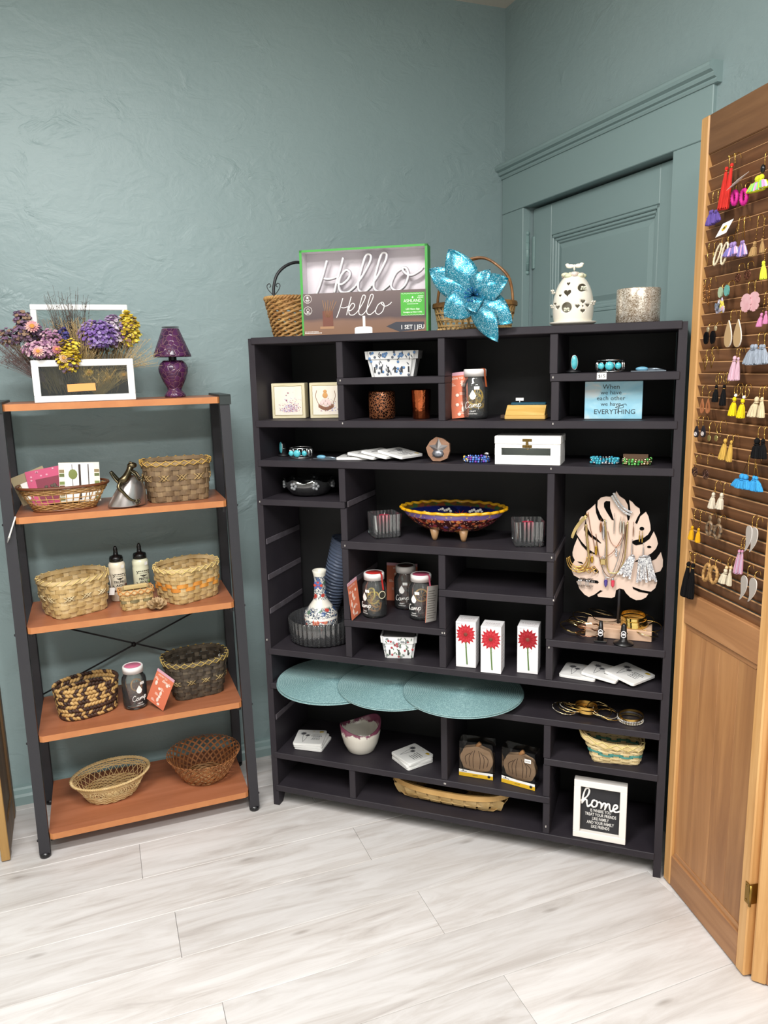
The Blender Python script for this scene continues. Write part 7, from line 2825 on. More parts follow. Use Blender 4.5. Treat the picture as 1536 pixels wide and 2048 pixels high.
for k in range(10):
    torus(m, 0.0065, 0.0011, 16, 5, c=(-0.110 + 0.0055 * k, -0.009, 0.184 + 0.004 * (k % 3)), tilt=Matrix.Rotation(rn.uniform(.8, 2.2), 3, 'X') @ Matrix.Rotation(rn.uniform(-.6, .6), 3, 'Y'))
solo('gold_link_bracelet', m, GOLD, LF, 'chunky gold ring link bracelet at the lower left of the leaf', 'bracelet')
for k, (x, l) in enumerate(((-0.100, 'left pair of silver hoop earrings at the bottom of the leaf'), (-0.078, 'right pair of silver hoop earrings at the bottom of the leaf'))):
    m = M()
    for q in range(3):
        torus(m, 0.0125, 0.0012, 20, 5, c=(x + 0.004 * q, -0.006, 0.148), tilt=Matrix.Rotation(PI / 2 - .1 * q, 3, 'X') @ Matrix.Rotation(1.05, 3, 'Y') if False else (Matrix.Rotation(1.0, 3, 'Z') @ Matrix.Rotation(PI / 2, 3, 'X')))
    solo('silver_hoop', m, SILVER, LF, l, 'earring', 'silver hoops on the leaf stand')


def mesh_silver():
    g = G('crystal_mesh')
    co = g.co('Object')
    v = g.n('SeparateColor', {0: g.vor(co, 420, 'F1', 'Color')})
    g.base(g.ramp(v.outputs[0], [(0.2, '9a9aa0'), (0.5, 'd8d8dc'), (0.85, 'ffffff')]))
    g.p(rough=0.25, metal=0.5)
    g.bump(v.outputs[1], 0.8, 0.002)
    return g.m


MS = mesh_silver()
for x, wt, wb, L, l, tilt in ((0.038, 0.010, 0.034, 0.062, 'left silver crystal mesh bundle hanging on the right lobe of the leaf', 0.35), (0.070, 0.026, 0.050, 0.070, 'right silver crystal mesh bundle hanging on the right lobe of the leaf', -0.12)):
    m = M()
    n = 7
    for i in range(n):
        f = i / (n - 1) - .5
        m.strap(smooth_path([(f * wt, 0, 0), (f * (wt + wb) / 2 + .002 * sin(i * 2), -0.004 - .002 * (i % 2), -L * .5), (f * wb, -0.002 - .003 * (i % 2), -L + 0.004 * (i % 3))], 3), 0.0062, 0.0016, up=(1, 0, 0))
    m.tube([(-wt / 2, 0.002, 0.002), (0, -0.002, 0.005), (wt / 2, 0.002, 0.002)], 0.0025, 6)
    solo('crystal_bracelet', m, MS, LF @ Matrix.Translation((x, -0.009, 0.232)) @ Matrix.Rotation(tilt, 4, 'Y'), l, 'bracelet', 'silver mesh bracelets on the leaf stand')

# ring stands before the wood base
def finger_stand(u, v_, label, disc_):
    r = thing('ring_stand', at(CAB, u, v_, LZ), label, 'ring stand', 'black ring stands')
    m = M()
    if disc_:
        m.lathe([(0, 0), (0.027, 0), (0.027, 0.003), (0.015, 0.007), (0.010, 0.012), (0.007, 0.052), (0.003, 0.058), (0, 0.058)], 28)
    else:
        m.box(-0.017, 0.017, -0.010, 0.010, 0, 0.005, 0.001)
        m.tube([(0, 0, 0.004), (0, 0, 0.03), (0, 0, 0.060)], [0.0085, 0.0075, 0.0045], 14)
    part('stand_cone', m, P('141416', 0.35), r)
    q = thing('silver_ring', at(CAB, u, v_, LZ + 0.030), 'silver swirl ring on the ' + ('round' if disc_ else 'square') + ' footed black ring stand', 'ring', 'silver rings')
    m = M()
    torus(m, 0.0098, 0.0012, 24, 6)
    part('ring_band', m, SILVER, q)
    m = M()
    torus(m, 0.0055, 0.0016, 20, 6, c=(0, -0.0105, 0.003), tilt=Matrix.Rotation(PI / 2, 3, 'X'))
    torus(m, 0.0055, 0.0016, 20, 6, c=(0, -0.0105, -0.004), tilt=Matrix.Rotation(PI / 2, 3, 'X'))
    m.ball((0, -0.011, 0), (0.003, 0.002, 0.003), 8, 5)
    part('ring_swirl', m, P('e9e9ec', 0.2, 0.6), q)


finger_stand(1.049, 0.020, 'slim black ring stand with square foot at the front of the leaf shelf', False)
finger_stand(1.110, 0.022, 'black ring cone with round foot at the front of the leaf shelf', True)


def bangle(mtx, R, w, t, mat_, label, group, stones=False, openq=False, twist=False):
    m = M()
    n = 56
    rng = range(n) if not openq else range(n - 6)
    pts = [(R * cos(2 * PI * i / n), R * sin(2 * PI * i / n), 0.0008 * sin(i * 1.3) if twist else 0) for i in rng]
    if w > 0.0035:
        m.strap(pts, w, t, closed=not openq)
    else:
        m.tube(pts, [w / 2 * (1.25 if (twist and i % 2) else 1) for i in rng], 6, closed=not openq)
    if stones:
        m.mat = 1
        for i in range(48):
            a = 2 * PI * i / 48
            for z in (-w * .25, w * .25) if w > 0.0035 else (0,):
                m.ball(((R + t / 2) * cos(a), (R + t / 2) * sin(a), z), (0.0013, 0.0013, 0.0013), 5, 4)
    return solo('bangle', m, [mat_, P('efeeea', 0.15, 0.5)], mtx, label, 'bangle', group)


GB = 'bangles around the leaf stand base'
TB = LZ + 0.0310
bangle(at(CAB, 1.134, 0.096, TB + 0.005), 0.036, 0.0100, 0.0018, P('dcc070', 0.18, 1.0), 'widest shiny gold bangle lying at the bottom of the gold stack on the wood base', GB)
bangle(at(CAB, 1.133, 0.095, TB + 0.015, 0, 0.05), 0.035, 0.0085, 0.0018, P('e2c878', 0.15, 1.0), 'bright gold bangle in the middle of the stack on the wood base', GB)
bangle(at(CAB, 1.131, 0.096, TB + 0.026, 0, 0.10), 0.034, 0.0105, 0.0018, P('dfc474', 0.15, 1.0), 'polished gold bangle on top of the stack on the wood base', GB)
bangle(at(CAB, 1.152, 0.125, TB + 0.010, 0.3, 0.15), 0.035, 0.0038, 0.002, PALEGOLD, 'pale gold bangle leaning behind the gold stack', GB)
bangle(at(CAB, 1.168, 0.075, LZ + 0.020, 0.4, 0.0, 0.22), 0.034, 0.0026, 0.002, PALEGOLD, 'thin open gold bangle with crystal ends at the right of the wood base', GB, openq=True)
bangle(at(CAB, 1.176, 0.090, LZ + 0.034, 1.0, 0.1, -0.12), 0.032, 0.0022, 0.002, GOLD, 'thinnest gold bangle above the open one at the right', GB)
for k, (u, v_, z, rx, ry, R_, w, mt, l, tw) in enumerate((
        (0.968, 0.075, 0.016, 0.05, 0.22, 0.036, 0.003, PALEGOLD, 'hammered gold bangle farthest left on the leaf shelf', True),
        (0.985, 0.085, 0.024, -0.12, 0.25, 0.036, 0.0026, PALEGOLD, 'gold bangle second from the left on the leaf shelf', True),
        (0.998, 0.120, 0.033, 0.15, 0.18, 0.036, 0.0026, P('8d7a56', 0.3, 1.0), 'dark gold bangle behind the left bangle heap', True),
        (0.984, 0.165, 0.010, 0.0, 0.1, 0.036, 0.0026, P('8d7a56', 0.3, 1.0), 'dark thin bangle lying at the back left of the leaf shelf', False),
        (1.008, 0.066, 0.022, 0.10, 0.40, 0.034, 0.0030, ROSE, 'rose gold bangle leaning against the wood base', True),
        (1.014, 0.060, 0.028, -0.1, 0.55, 0.033, 0.0036, P('d0a488', 0.25, 1.0), 'wide rose gold bangle leaning steepest on the wood base', True),
        (1.012, 0.048, 0.010, 0.0, 0.10, 0.032, 0.0024, ROSE, 'small rose gold bangle lowest in front of the wood base', True),
        (1.040, 0.150, 0.045, 0.25, 0.10, 0.036, 0.0024, P('6d6048', 0.3, 1.0), 'dark thin bangle at the back behind the leaf rod', False),
        (1.055, 0.120, 0.036, 0.05, 0.0, 0.034, 0.0022, P('7a6a4c', 0.3, 1.0), 'dark gold bangle lying flat on the wood base behind the ring stand', False))):
    bangle(at(CAB, u, v_, LZ + z, 0.3 * k, rx, ry), R_, w * 1.2, 0.002, mt, l, GB, twist=tw)

G5 = 'bangles in a row on the placemat shelf'
ZB = ZPM
for k, (u, v_, z, rx, ry, R_, w, mt, l, st, tw) in enumerate((
        (0.950, 0.064, 0.008, 0.02, 0.18, 0.034, 0.0028, PALEGOLD, 'leftmost beaded bangle of the row on the placemat shelf', True, True),
        (0.962, 0.066, 0.012, 0.02, 0.22, 0.034, 0.0026, PALEGOLD, 'second bangle from the left of the row', False, True),
        (0.972, 0.062, 0.015, 0.02, 0.26, 0.034, 0.0026, PALEGOLD, 'third bangle from the left of the row', True, True),
        (0.984, 0.062, 0.019, 0.02, 0.28, 0.034, 0.0026, GOLD, 'fourth bangle from the left, leaning under the plain gold ones', False, False),
        (1.014, 0.060, 0.017, 0.06, 0.06, 0.032, 0.0085, GOLD, 'wide plain gold bangle, lower of the two in the middle of the row', False, False),
        (1.012, 0.062, 0.0265, 0.08, 0.05, 0.031, 0.0075, GOLD, 'wide plain gold bangle, upper of the two in the middle of the row', False, False),
        (1.050, 0.064, 0.020, 0.03, -0.26, 0.034, 0.0026, PALEGOLD, 'thin bangle just right of the plain gold pair', False, True),
        (1.066, 0.060, 0.016, 0.03, -0.22, 0.034, 0.0026, PALEGOLD, 'sixth thin bangle of the row, crystal dotted', True, True),
        (1.078, 0.056, 0.010, 0.02, -0.14, 0.034, 0.0028, GOLD, 'thin bangle next to the crystal stack', False, True),
        (1.136, 0.056, 0.004, 0.0, 0.0, 0.034, 0.0050, PALEGOLD, 'bottom crystal bangle of the stack at the right end of the row', True, False),
        (1.135, 0.057, 0.0098, 0.0, 0.0, 0.034, 0.0050, SILVER, 'middle crystal bangle of the stack at the right end of the row', True, False),
        (1.137, 0.055, 0.0165, 0.05, 0.04, 0.0335, 0.0062, GOLD, 'top gold bangle of the stack at the right end of the row', False, False))):
    bangle(at(CAB, u, v_, ZB + z, 0.4 * k, rx, ry), R_, w, 0.0016, mt, l, G5, stones=st, twist=tw)

# ================================================================== earrings on the louvered screen
EAR = [
    ('tassel', 'red', 'long red tassel', [0.141, 1.884, 1.866, 0.123, 1.778, 0.017], [0.161, 1.884, 1.869, 0.139, 1.776, 0.016]),
    ('fan', 'purple', 'purple petal fan', [0.085, 1.823, 1.784, 0.086, 1.751, 0.019], [0.105, 1.821, 1.781, 0.105, 1.754, 0.017]),
    ('hoop', 'magenta', 'magenta braided hoop', [0.171, 1.82, 1.811, 0.172, 1.777, 0.025], [0.204, 1.814, 1.807, 0.205, 1.771, 0.027]),
    ('fan', 'neon', 'neon striped fan', [0.264, 1.86, 1.82, 0.249, 1.79, 0.031], None),
    ('hoop', 'cream', 'cream beaded oval hoop', [0.13, 1.715, 1.707, 0.109, 1.659, 0.023], [0.153, 1.715, 1.706, 0.139, 1.657, 0.023]),
    ('bar', 'gold', 'thin gold stick drop', [0.08, 1.712, 1.702, 0.077, 1.662, 0.012], [0.102, 1.71, 1.7, 0.099, 1.661, 0.011]),
    ('fan', 'lilac', 'lilac multicolour tassel', [0.189, 1.747, 1.7, 0.17, 1.671, 0.026], [0.207, 1.746, 1.698, 0.21, 1.665, 0.017]),
    ('tassel', 'tan', 'tan raffia tassel', [0.254, 1.739, 1.691, 0.246, 1.661, 0.017], [0.275, 1.731, 1.693, 0.277, 1.664, 0.011]),
    ('disc', 'copper', 'dark copper filigree drop', [0.199, 1.649, 1.635, 0.199, 1.611, 0.018], [0.23, 1.649, 1.639, 0.232, 1.612, 0.02]),
    ('tassel', 'neon_yellow', 'neon yellow tassel on a chain', [0.284, 1.669, 1.647, 0.287, 1.61, 0.015], None),
    ('bar', 'copper', 'copper link chain drop', [0.072, 1.631, 1.623, 0.076, 1.583, 0.009], [0.094, 1.632, 1.623, 0.092, 1.572, 0.012]),
    ('stone', 'green', 'pale green stone', [0.142, 1.614, 1.61, 0.133, 1.552, 0.017], None),
    ('stone', 'turquoise', 'turquoise stone', None, [0.166, 1.616, 1.612, 0.156, 1.553, 0.019]),
    ('monstera', 'pink', 'pink split leaf', [0.236, 1.608, 1.586, 0.237, 1.547, 0.03], [0.259, 1.609, 1.588, 0.261, 1.547, 0.031]),
    ('tassel', 'pink', 'hot pink tassel', [0.293, 1.581, 1.542, 0.283, 1.514, 0.013], [0.304, 1.582, 1.545, 0.303, 1.519, 0.01]),
    ('drop', 'black', 'black oval drop under a gold stone', [0.098, 1.528, 1.513, 0.094, 1.484, 0.022], [0.128, 1.529, 1.514, 0.12, 1.484, 0.023]),
    ('drop', 'beige', 'large beige leather teardrop', [0.18, 1.552, 1.534, 0.177, 1.475, 0.035], [0.214, 1.551, 1.534, 0.212, 1.474, 0.036]),
    ('tri', 'gold', 'gold wire triangle', [0.093, 1.469, 1.45, 0.092, 1.424, 0.019], [0.117, 1.474, 1.454, 0.118, 1.429, 0.019]),
    ('tassel', 'blush', 'pale pink tassel', [0.21, 1.469, 1.455, 0.201, 1.401, 0.019], [0.221, 1.468, 1.452, 0.219, 1.402, 0.013]),
    ('fan', 'grey', 'grey tassel fan', [0.281, 1.498, 1.477, 0.268, 1.434, 0.027], [0.302, 1.497, 1.476, 0.298, 1.435, 0.023]),
    ('ringtassel', 'black', 'black tassel on a gold hoop', [0.147, 1.415, 1.39, 0.141, 1.351, 0.016], [0.177, 1.416, 1.391, 0.171, 1.344, 0.016]),
    ('drop', 'wood', 'brown wooden teardrop', [0.085, 1.383, 1.357, 0.091, 1.322, 0.019], [0.113, 1.372, 1.358, 0.115, 1.323, 0.022]),
    ('ringtassel', 'yellow', 'yellow tassel on a gold hoop', [0.22, 1.391, 1.365, 0.209, 1.323, 0.019], [0.249, 1.39, 1.362, 0.24, 1.32, 0.019]),
    ('tassel', 'cream', 'cream tassel', [0.298, 1.386, 1.368, 0.281, 1.325, 0.023], [0.31, 1.387, 1.368, 0.31, 1.325, 0.015]),
    ('drop', 'evil', 'black teardrop with a white eye', [0.075, 1.31, 1.291, 0.074, 1.263, 0.021], [0.094, 1.311, 1.294, 0.103, 1.266, 0.021]),
    ('coin', 'gold', 'gold coin on a curved wire', [0.124, 1.299, 1.272, 0.126, 1.259, 0.01], [0.166, 1.305, 1.274, 0.154, 1.261, 0.01]),
    ('tassel', 'gold', 'gold thread tassel', [0.195, 1.276, 1.27, 0.182, 1.221, 0.019], [0.216, 1.277, 1.268, 0.208, 1.219, 0.014]),
    ('tassel', 'black', 'thick black thread tassel', [0.302, 1.301, 1.281, 0.306, 1.238, 0.024], [0.322, 1.302, 1.281, 0.324, 1.239, 0.017]),
    ('disc', 'dark', 'dark filigree disc', [0.073, 1.215, 1.194, 0.073, 1.163, 0.023], [0.123, 1.224, 1.193, 0.119, 1.163, 0.023]),
    ('tritassel', 'sky', 'sky blue tassel fan under a gold triangle', [0.277, 1.239, 1.197, 0.262, 1.165, 0.033], [0.299, 1.237, 1.198, 0.308, 1.166, 0.022]),
    ('tassel', 'white', 'ivory tassel', [0.16, 1.163, 1.14, 0.151, 1.101, 0.018], [0.193, 1.164, 1.144, 0.182, 1.105, 0.019]),
    ('tassel', 'amber', 'amber yellow tassel', [0.08, 1.081, 1.043, 0.071, 1.007, 0.015], [0.106, 1.081, 1.043, 0.102, 1.007, 0.014]),
    ('hoop', 'tortoise', 'tortoiseshell oval ring', [0.15, 1.084, 1.071, 0.146, 1.032, 0.028], [0.186, 1.085, 1.071, 0.179, 1.03, 0.031]),
    ('wing', 'silver', 'grey leather wing', [0.303, 1.107, 1.089, 0.29, 1.028, 0.022], [0.318, 1.105, 1.088, 0.306, 1.03, 0.025]),
    ('tassel', 'irid', 'iridescent pink tassel', [0.271, 1.051, 1.027, 0.261, 0.97, 0.015], [0.281, 1.053, 1.029, 0.273, 0.973, 0.013]),
    ('tassel', 'jet', 'long jet black tassel', [0.074, 0.971, 0.948, 0.057, 0.855, 0.023], [0.092, 0.971, 0.949, 0.082, 0.857, 0.021]),
    ('hoop', 'rattan', 'rattan wrapped oval', [0.154, 0.977, 0.968, 0.141, 0.917, 0.03], [0.178, 0.977, 0.968, 0.176, 0.92, 0.036]),
    ('tassel', 'ivory', 'small ivory tassel with a bead', [0.227, 0.995, 0.971, 0.212, 0.934, 0.02], [0.241, 0.995, 0.975, 0.237, 0.935, 0.013]),
    ('wing', 'silver2', 'grey leather leaf wing', [0.299, 0.994, 0.974, 0.282, 0.915, 0.024], [0.324, 0.987, 0.976, 0.316, 0.918, 0.027])]
COLORS = dict(red='d8372f', purple='6f5aa8', magenta='d81c92', neon='e6ef3a', cream='d9c7a2', gold='cfa650', lilac='a58ac4', tan='b08d5e', copper='6e4534', neon_yellow='e4ee4a',
              green='9fb496', turquoise='5f9f97', pink='d889b4', black='0f0f11', beige='b0926a', blush='d9b0c0', grey='9aa3b0', wood='a4663f', yellow='e8cf1f', evil='26242a', dark='5a4038',
              sky='3f9fdc', white='dcd0ba', amber='e8ac1e', tortoise='8f7558', silver='a79f98', silver2='a59d95', irid='c78aa8', jet='0c0c0e', rattan='c79a5e', ivory='d8ccb2')
COLORS['pink_leaf'] = 'cf9aa0'
HOOKM = P('d2a95c', 0.25, 1.0)


def threads(c, dark=0.75):
    key = 'thread_' + c
    if key in bpy.data.materials:
        return bpy.data.materials[key]
    g = G(key)
    n = g.noise(g.co('Object', (1, 1, 0.06)), 420, 2)
    l_ = lin(c)
    d_ = tuple(v * dark for v in l_[:3])
    g.base(g.mix(g.ramp(n, [(0.4, '000000'), (0.6, 'ffffff')]), d_ + (1,) if False else (d_[0], d_[1], d_[2]), (l_[0], l_[1], l_[2])))
    g.p(rough=0.8, spec=0.15)
    return g.m


def hook(r, drop, y0=-0.004):
    m = M()
    p = [(0, 0.008, -0.006), (0, 0.005, 0.0035), (0, -0.001, 0.0045), (0, -0.006, 0.0), (0, -0.007, -drop * .55), (0, -0.006, -drop)]
    m.tube(smooth_path(p, 4), 0.0008, 5)
    m.ball((0, -0.0065, -drop * .62), (0.0015, 0.0015, 0.0024), 6, 4)
    m.ball((0, -0.006, -drop), (0.0014, 0.0014, 0.0014), 6, 4)
    part('hook', m, HOOKM, r)


def tassel(r, x0, z0, x1, z1, w, col, cap=None, y=-0.009, name='tassel', flare=1.0, stripes=None):
    L = z0 - z1
    d = Vector((x1 - x0, 0, z1 - z0))
    hw = w * 0.64 / flare
    m = M()
    mats = [threads(col)] + ([threads(c) for c in stripes] if stripes else [])
    n = 26
    k = max(hw * .38, 0.0022)
    m.ball((x0, y, z0 - k), (k, k, k * 1.15), 10, 6)
    vs_prof = [(k * .72, 2.0 * k), (k * .95, 2.3 * k), (hw * .72, L * .45), (hw * .95, L * .8), (hw, L)]
    for (ra, za), (rb, zb) in zip(vs_prof, vs_prof[1:]):
        for i in range(n):
            if stripes:
                m.mat = (i // 3) % len(mats)
            a, b = 2 * PI * i / n, 2 * PI * (i + 1) / n

            def pt(rad, zz, an, i_):
                c = Vector((x0, y, z0)) + d * (zz / L)
                q = rad * (1.0 if i_ % 2 else 0.90)
                zz_ = 0.05 * L * (i_ % 3) / 2 * (zz / L) ** 3
                return c + Vector((q * cos(an), q * .62 * sin(an), zz_))
            m.add([pt(ra, za, a, i), pt(ra, za, b, i + 1), pt(rb, zb, b, i + 1), pt(rb, zb, a, i)], [(0, 3, 2, 1), ], True)
    m.mat = 0
    e = Vector((x0, y, z0)) + d * 0.99
    m.lathe([(0, 0.001), (hw * .9, 0.0), (hw * .9, -0.0005), (0, -0.0008)], n, tuple(e), sy=.62)
    part(name, m, mats, r)
    m = M()
    m.tube([(x0 + k * .85 * cos(2 * PI * i / 14), y + k * .85 * sin(2 * PI * i / 14), z0 - 2.1 * k) for i in range(14)], k * .22, 5, closed=True)
    part('tassel_tie', m, P(cap, 0.3, 1.0) if cap else threads(col, 0.6), r)


def flat_shape(r, poly, x, z, th, mats, name, y=-0.008, edge=None):
    m = M()
    m.prism([(x + a, z + b) for a, b in poly], y - th, y)
    if edge:
        for k, f in enumerate(m.f):
            if len({round(m.v[q][1], 5) for q in f}) > 1:
                m.mi[k] = 1
    return part(name, m, mats, r)


def teardrop(w, h, n=22):
    out = []
    for i in range(n):
        t = 2 * PI * i / n
        out.append((w / 2 * sin(t) * (sin(t / 2) ** 1.1 if True else 1), -h / 2 + h / 2 * cos(t)))
    return out


def oval(w, h, n=22):
    return [(w / 2 * cos(2 * PI * i / n), -h / 2 + h / 2 * sin(2 * PI * i / n)) for i in range(n)]


WHERE = {}
PREV = {}
for kind, colr, desc, A_, B_ in EAR:
    both = A_ is not None and B_ is not None
    for side, e in (('left', A_), ('right', B_)):
        if e is None:
            continue
        u, zh, zt, ub, zb, w = e
        lab = (side + ' one of two ' + desc + ' earrings on the screen') if both else ('single ' + desc + ' earring on the louvered screen')
        cat_name = kind if kind not in ('fan', 'ringtassel', 'tritassel', 'tri', 'bar') else {'fan': 'tassel', 'ringtassel': 'tassel', 'tritassel': 'tassel', 'tri': 'triangle', 'bar': 'stick'}[kind]
        r = thing(cat_name + '_earring', at(SCREEN, u, -0.006, zh - 0.0008), lab, 'earring', desc + ' earrings' if both else None)
        c = COLORS.get(colr, 'bbbbbb')
        dx, t0, t1 = ub - u, zt - zh, zb - zh
        H_ = t0 - t1
        hook(r, max(0.006, min(-t0, 0.02)))
        if kind == 'tassel':
            if -t0 > 0.022:
                m = M()
                for i in range(5):
                    m.ball((dx * .3 * i / 5, -0.007, t0 * (i + 1) / 5.5), (0.0018, 0.0018, 0.0026), 6, 4)
                m.tube([(0, -0.007, 0), (dx * .3, -0.007, t0)], 0.0006, 4)
                part('bead_chain', m, P('8d6a3c', 0.3, 1.0), r)
            tassel(r, dx * .3, t0, dx, t1, w * (1.0 if colr != 'black' else 1.1), c, cap='d8b062' if colr in ('red', 'jet', 'gold') else ('cfcfd4' if colr == 'irid' else None),
                   stripes=['b9a0b8', 'd8b0bc'] if colr == 'irid' else None)
            if colr in ('red', 'jet'):
                part('gold_bead', M().ball((0, -0.008, 0.002), (0.0028, 0.0028, 0.0028), 8, 5), HOOKM, r)
            if colr == 'ivory':
                part('wood_bead', M().ball((dx * .2, -0.008, t0 + 0.003), (0.0042, 0.0042, 0.004), 10, 6), P('d9b98a', 0.5), r)
        elif kind in ('fan', 'tritassel'):
            st = {'neon': ['8fe08a', 'f0a6d8', 'f5f2ee', '5fb0b8'], 'lilac': ['7f7fc8', 'd9a9cf', 'efe9ee', 'b06a9a'], 'purple': ['8a79c4', '4a3a8a'], 'grey': ['b4bcc8', '868f9c'], 'sky': ['55b0e8', '2f86c8']}[colr]
            if kind == 'tritassel' or colr in ('lilac',):
                m = M()
                q = max(w * .30, .004)
                m.tube([(0, -0.007, -0.004), (dx * .6 - q, -0.007, t0), (dx * .6 + q, -0.007, t0)], 0.0009, 5, closed=True)
                part('wire_triangle', m, HOOKM, r)
            if colr == 'neon':
                part('black_bead', M().ball((dx * .2, -0.008, t0 * .7), (0.006, 0.0045, 0.009), 10, 6), P('151517', 0.2), r)
            n = 4
            for i in range(n):
                f = (i + .5) / n - .5
                x1 = dx + f * w * 1.9
                tassel(r, dx * .7 + f * w * .72, t0 + 0.001, x1, t1 + 0.004 * abs(f) * 2, w * .72, c, stripes=st if colr in ('neon', 'lilac') else None, y=-0.008 - 0.002 * (i % 2), name='tassel_tuft')
        elif kind == 'ringtassel':
            m = M()
            R_ = max(0.008, -t0 * .45)
            m.tube([(R_ * sin(2 * PI * i / 24), -0.006 - 0.003 * cos(2 * PI * i / 24) * 0, -R_ + R_ * cos(2 * PI * i / 24)) for i in range(24)], 0.0009, 5, closed=True)
            part('gold_hoop', m, HOOKM, r)
            tassel(r, dx * .4, t0, dx, t1, w, c, cap='d8b062')
            if colr == 'yellow':
                part('white_bead', M().ball((dx * .2, -0.008, t0 + 0.004), (0.0038, 0.0038, 0.0038), 10, 6), P('ecebe6', 0.3), r)
        elif kind == 'hoop':
            n = 30
            m = M()
            wa, ha = w / 2, H_ / 2
            tk = {'magenta': 0.0042, 'cream': 0.0024, 'tortoise': 0.0042, 'rattan': 0.0040}[colr]
            for i in range(n):
                pass
            pts = [(dx * .5 + (wa - tk) * sin(2 * PI * i / n) - dx * .5 * cos(2 * PI * i / n), -0.009, (t0 + t1) / 2 + (ha - tk) * cos(2 * PI * i / n)) for i in range(n)]
            rr = [tk * (1.0 if colr in ('tortoise',) else (1.18 if i % 2 else .86)) for i in range(n)]
            m.tube(pts, rr, 7, closed=True)
            mt = P(c, 0.3 if colr == 'tortoise' else 0.6, var=(('2e2620', 130.0) if colr == 'tortoise' else (('8c6632', 160.0) if colr == 'rattan' else (('efe4c8', 90.0) if colr == 'cream' else ('b0147a', 90.0)))))
            part('oval_ring', m, mt, r)
            if colr == 'tortoise':
                part('stud', M().ball((0, -0.009, t0 + 0.006), (0.006, 0.0022, 0.008), 10, 6), mt, r)
            if colr in ('cream', 'magenta') and side == 'left':
                q = M().box(-0.020, 0.020, -0.0006, 0, -0.018, 0.018, 0.0003)
                q.mat = 1
                q.ball((0, -0.0008, 0), (0.009, 0.0004, 0.0075), 14, 4)
                q.mat = 2
                q.ball((0, -0.0012, 0), (0.004, 0.0004, 0.003), 8, 4)
                tl = (1.0, 0.35) if colr == 'magenta' else (0.55, 0.1)
                cd = solo('earring_card', q, [PAPER, P('d8b92c' if colr == 'cream' else '3a3a30', 0.5), INK], at(SCREEN, u + (0.012 if colr == 'cream' else 0.016), -0.016 if colr == 'cream' else -0.020, zh + (0.020 if colr == 'cream' else 0.004), 0, -tl[0], -tl[1]),
                          'white earring card with a ' + ('yellow' if colr == 'cream' else 'dark') + ' emblem tucked into the slats', 'card')
        elif kind == 'bar':
            m = M()
            m.tube([(dx * .2, -0.008, t0), (dx, -0.008, t1)], 0.0008, 5)
            m.tube([(dx * .5 - w * .3, -0.008, (t0 + t1) / 2), (dx * .5 + w * .3, -0.008, (t0 + t1) / 2)], 0.0009, 5)
            if colr == 'copper':
                for i in range(4):
                    torus(m, 0.0036, 0.0011, 14, 5, c=(dx * (i + 1) / 5, -0.009, t0 + (t1 - t0) * (i + .5) / 4), tilt=Matrix.Rotation(PI / 2, 3, 'X'))
            part('metal_drop', m, P('b9814c', 0.3, 1.0) if colr == 'copper' else HOOKM, r)
        elif kind == 'stone':
            flat_shape(r, [(a * 1.0, b) for a, b in oval(w * .9, H_ * .42, 8)], dx * .2, t0, 0.004, [P(c, 0.3)], 'stone')
            m = M()
            rr = random.Random(3 + (side == 'right'))
            for i in range(16):
                m.mat = rr.randrange(4)
                b0 = len(m.v)
                m.ball((0, 0, 0), (0.0042, 0.001, 0.0062), 6, 4)
                X = Matrix.Translation((dx + rr.uniform(-.5, .5) * w, -0.009 - rr.random() * .004, t0 - H_ * (.5 + .45 * rr.random()))) @ Matrix.Rotation(rr.uniform(-.7, .7), 4, 'Y')
                for q in range(b0, len(m.v)):
                    m.v[q] = tuple(X @ Vector(m.v[q]))
            part('flake_cluster', m, [P(k, 0.3) for k in (('7d7886', '9c98a8', 'b9b2c0', '5f6a78') if side == 'left' else ('c99aa0', 'd8c24e', 'b8b0c4', 'a86a5a'))], r, kind='stuff')
        elif kind == 'disc':
            m = M()
            for k in range(3):
                torus(m, w * .5 * (1 - .3 * k), 0.0010, 22, 5, c=(dx, -0.008, (t0 + t1) / 2), tilt=Matrix.Rotation(PI / 2, 3, 'X'))
            for k in range(8):
                a = 2 * PI * k / 8
                m.tube([(dx + w * .1 * cos(a), -0.008, (t0 + t1) / 2 + w * .1 * sin(a)), (dx + w * .5 * cos(a + .4), -0.009, (t0 + t1) / 2 + w * .5 * sin(a + .4))], 0.0011, 4)
            part('filigree_disc', m, P(c, 0.35, 0.8), r)
        elif kind == 'monstera':
            pl_ = []
            n = 40
            for i in range(n):
                t = 2 * PI * i / n
                notch = 0.80 if (i % 5 == 2 and 5 < i < 35) else 1.0
                pl_.append((w * .62 * sin(t) * notch, -H_ / 2 + H_ / 2 * cos(t) * (notch * .5 + .5)))
            flat_shape(r, pl_, dx, t0, 0.0016, [P('cf9ca2', 0.3, var=('d8aeb2', 60.0))], 'leaf', y=-0.008 - (0.002 if side == 'left' else 0))
        elif kind == 'drop':
            if colr == 'beige':
                flat_shape(r, teardrop(w, H_), dx * .5, t0, 0.003, [P(c, 0.6), P('ece6da', 0.6)], 'leather_drop', edge=True)
            elif colr == 'wood':
                m = M()
                m.prism([(dx + a, t0 + b) for a, b in teardrop(w, H_)], -0.0105, -0.008, 'y', [[(dx + a * .42, t0 - H_ * .22 + b * .55) for a, b in teardrop(w, H_)]])
                part('wood_drop', m, P(c, 0.5), r)
            else:
                flat_shape(r, teardrop(w, H_) if colr == 'evil' else oval(w * .8, H_), dx, t0, 0.004, [P(c, 0.25)], 'drop')
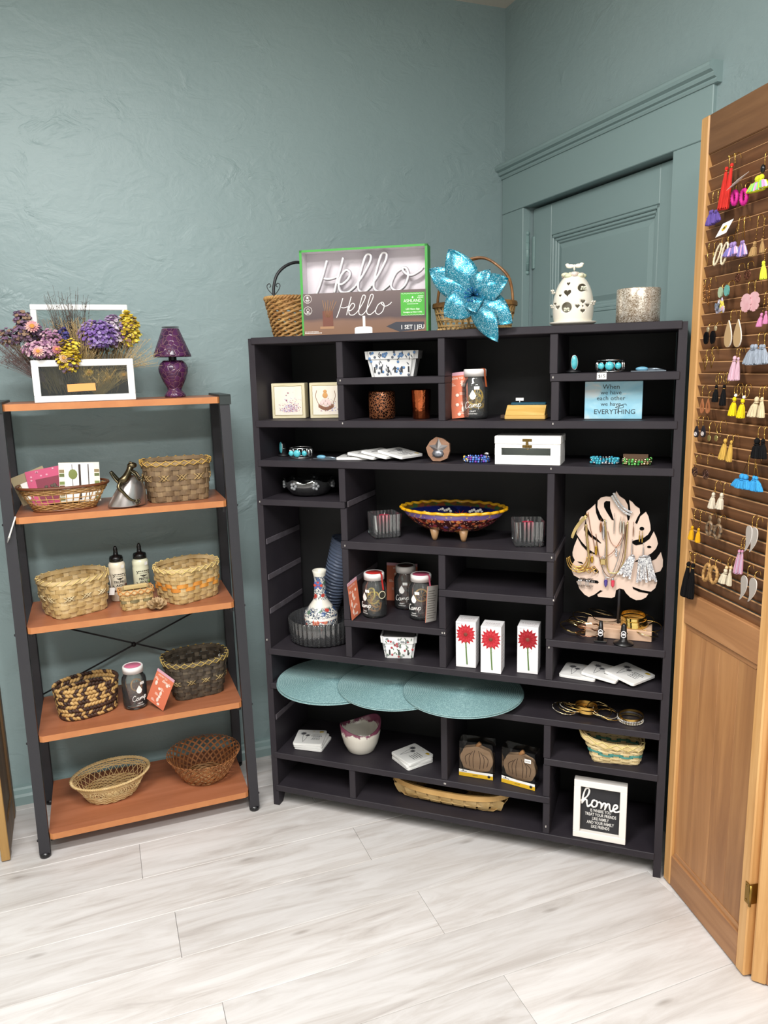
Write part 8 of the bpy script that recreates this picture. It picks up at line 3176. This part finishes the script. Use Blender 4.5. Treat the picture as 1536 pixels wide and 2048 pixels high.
                if colr == 'evil':
                    m = M()
                    zc = t1 + H_ * .30
                    torus(m, w * .2, 0.0013, 16, 5, c=(dx, -0.0125, zc), tilt=Matrix.Rotation(PI / 2, 3, 'X'))
                    m.ball((dx, -0.0125, zc), (w * .07, .001, w * .07), 8, 4)
                    part('eye_print', m, P('ded3cf', 0.4), r)
                else:
                    part('gold_stone', M().ball((0, -0.009, t0 + 0.005), (0.0055, 0.003, 0.0068), 10, 6), P('a89878', 0.25, 0.4), r)
        elif kind == 'tri':
            m = M()
            q = w * .5
            m.tube([(dx - q, -0.008, t0), (dx, -0.008, t1), (dx + q, -0.008, t0)], 0.0010, 5, closed=False)
            m.tube([(0, -0.007, -0.008), (dx - q, -0.008, t0)], 0.0007, 4)
            m.tube([(0, -0.007, -0.008), (dx + q, -0.008, t0)], 0.0007, 4)
            part('wire_triangle', m, HOOKM, r)
        elif kind == 'coin':
            m = M()
            if side == 'left':
                m.tube([(0, -0.008, 0.0), (dx, -0.008, t0)], 0.0009, 5)
            else:
                m.tube([(dx + 0.016 - 0.016 * sin(PI * i / 14) , -0.008, t0 * .5 + (-t0 * .5) * cos(PI * i / 14)) for i in range(15)], 0.0009, 5)
            part('curved_wire', m, HOOKM, r)
            m = M()
            m.ball((dx, -0.009, t0 - 0.006), (0.0075, 0.0014, 0.0078), 14, 5)
            part('coin', m, P('c2b06e', 0.3, 0.8, bump=(300, 0.5)), r)
        elif kind == 'wing':
            pts_ = [(0, 0), (w * .35, -H_ * .04), (w * .5, -H_ * .16), (w * .48, -H_ * .4), (w * .2, -H_ * .68), (-w * .45, -H_), (-w * .3, -H_ * .75), (-w * .36, -H_ * .45), (-w * .40, -H_ * .2), (-w * .25, -H_ * .05)]
            sp = [tuple(p)[:2] for p in smooth_path([(a, b, 0) for a, b in pts_], 3, closed=True)]
            flat_shape(r, sp, dx * .35, t0, 0.0018, [P(c, 0.5), P('d9d4cf', 0.5)], 'leather_wing', y=-0.008 - (0.002 if side == 'left' else 0), edge=True)
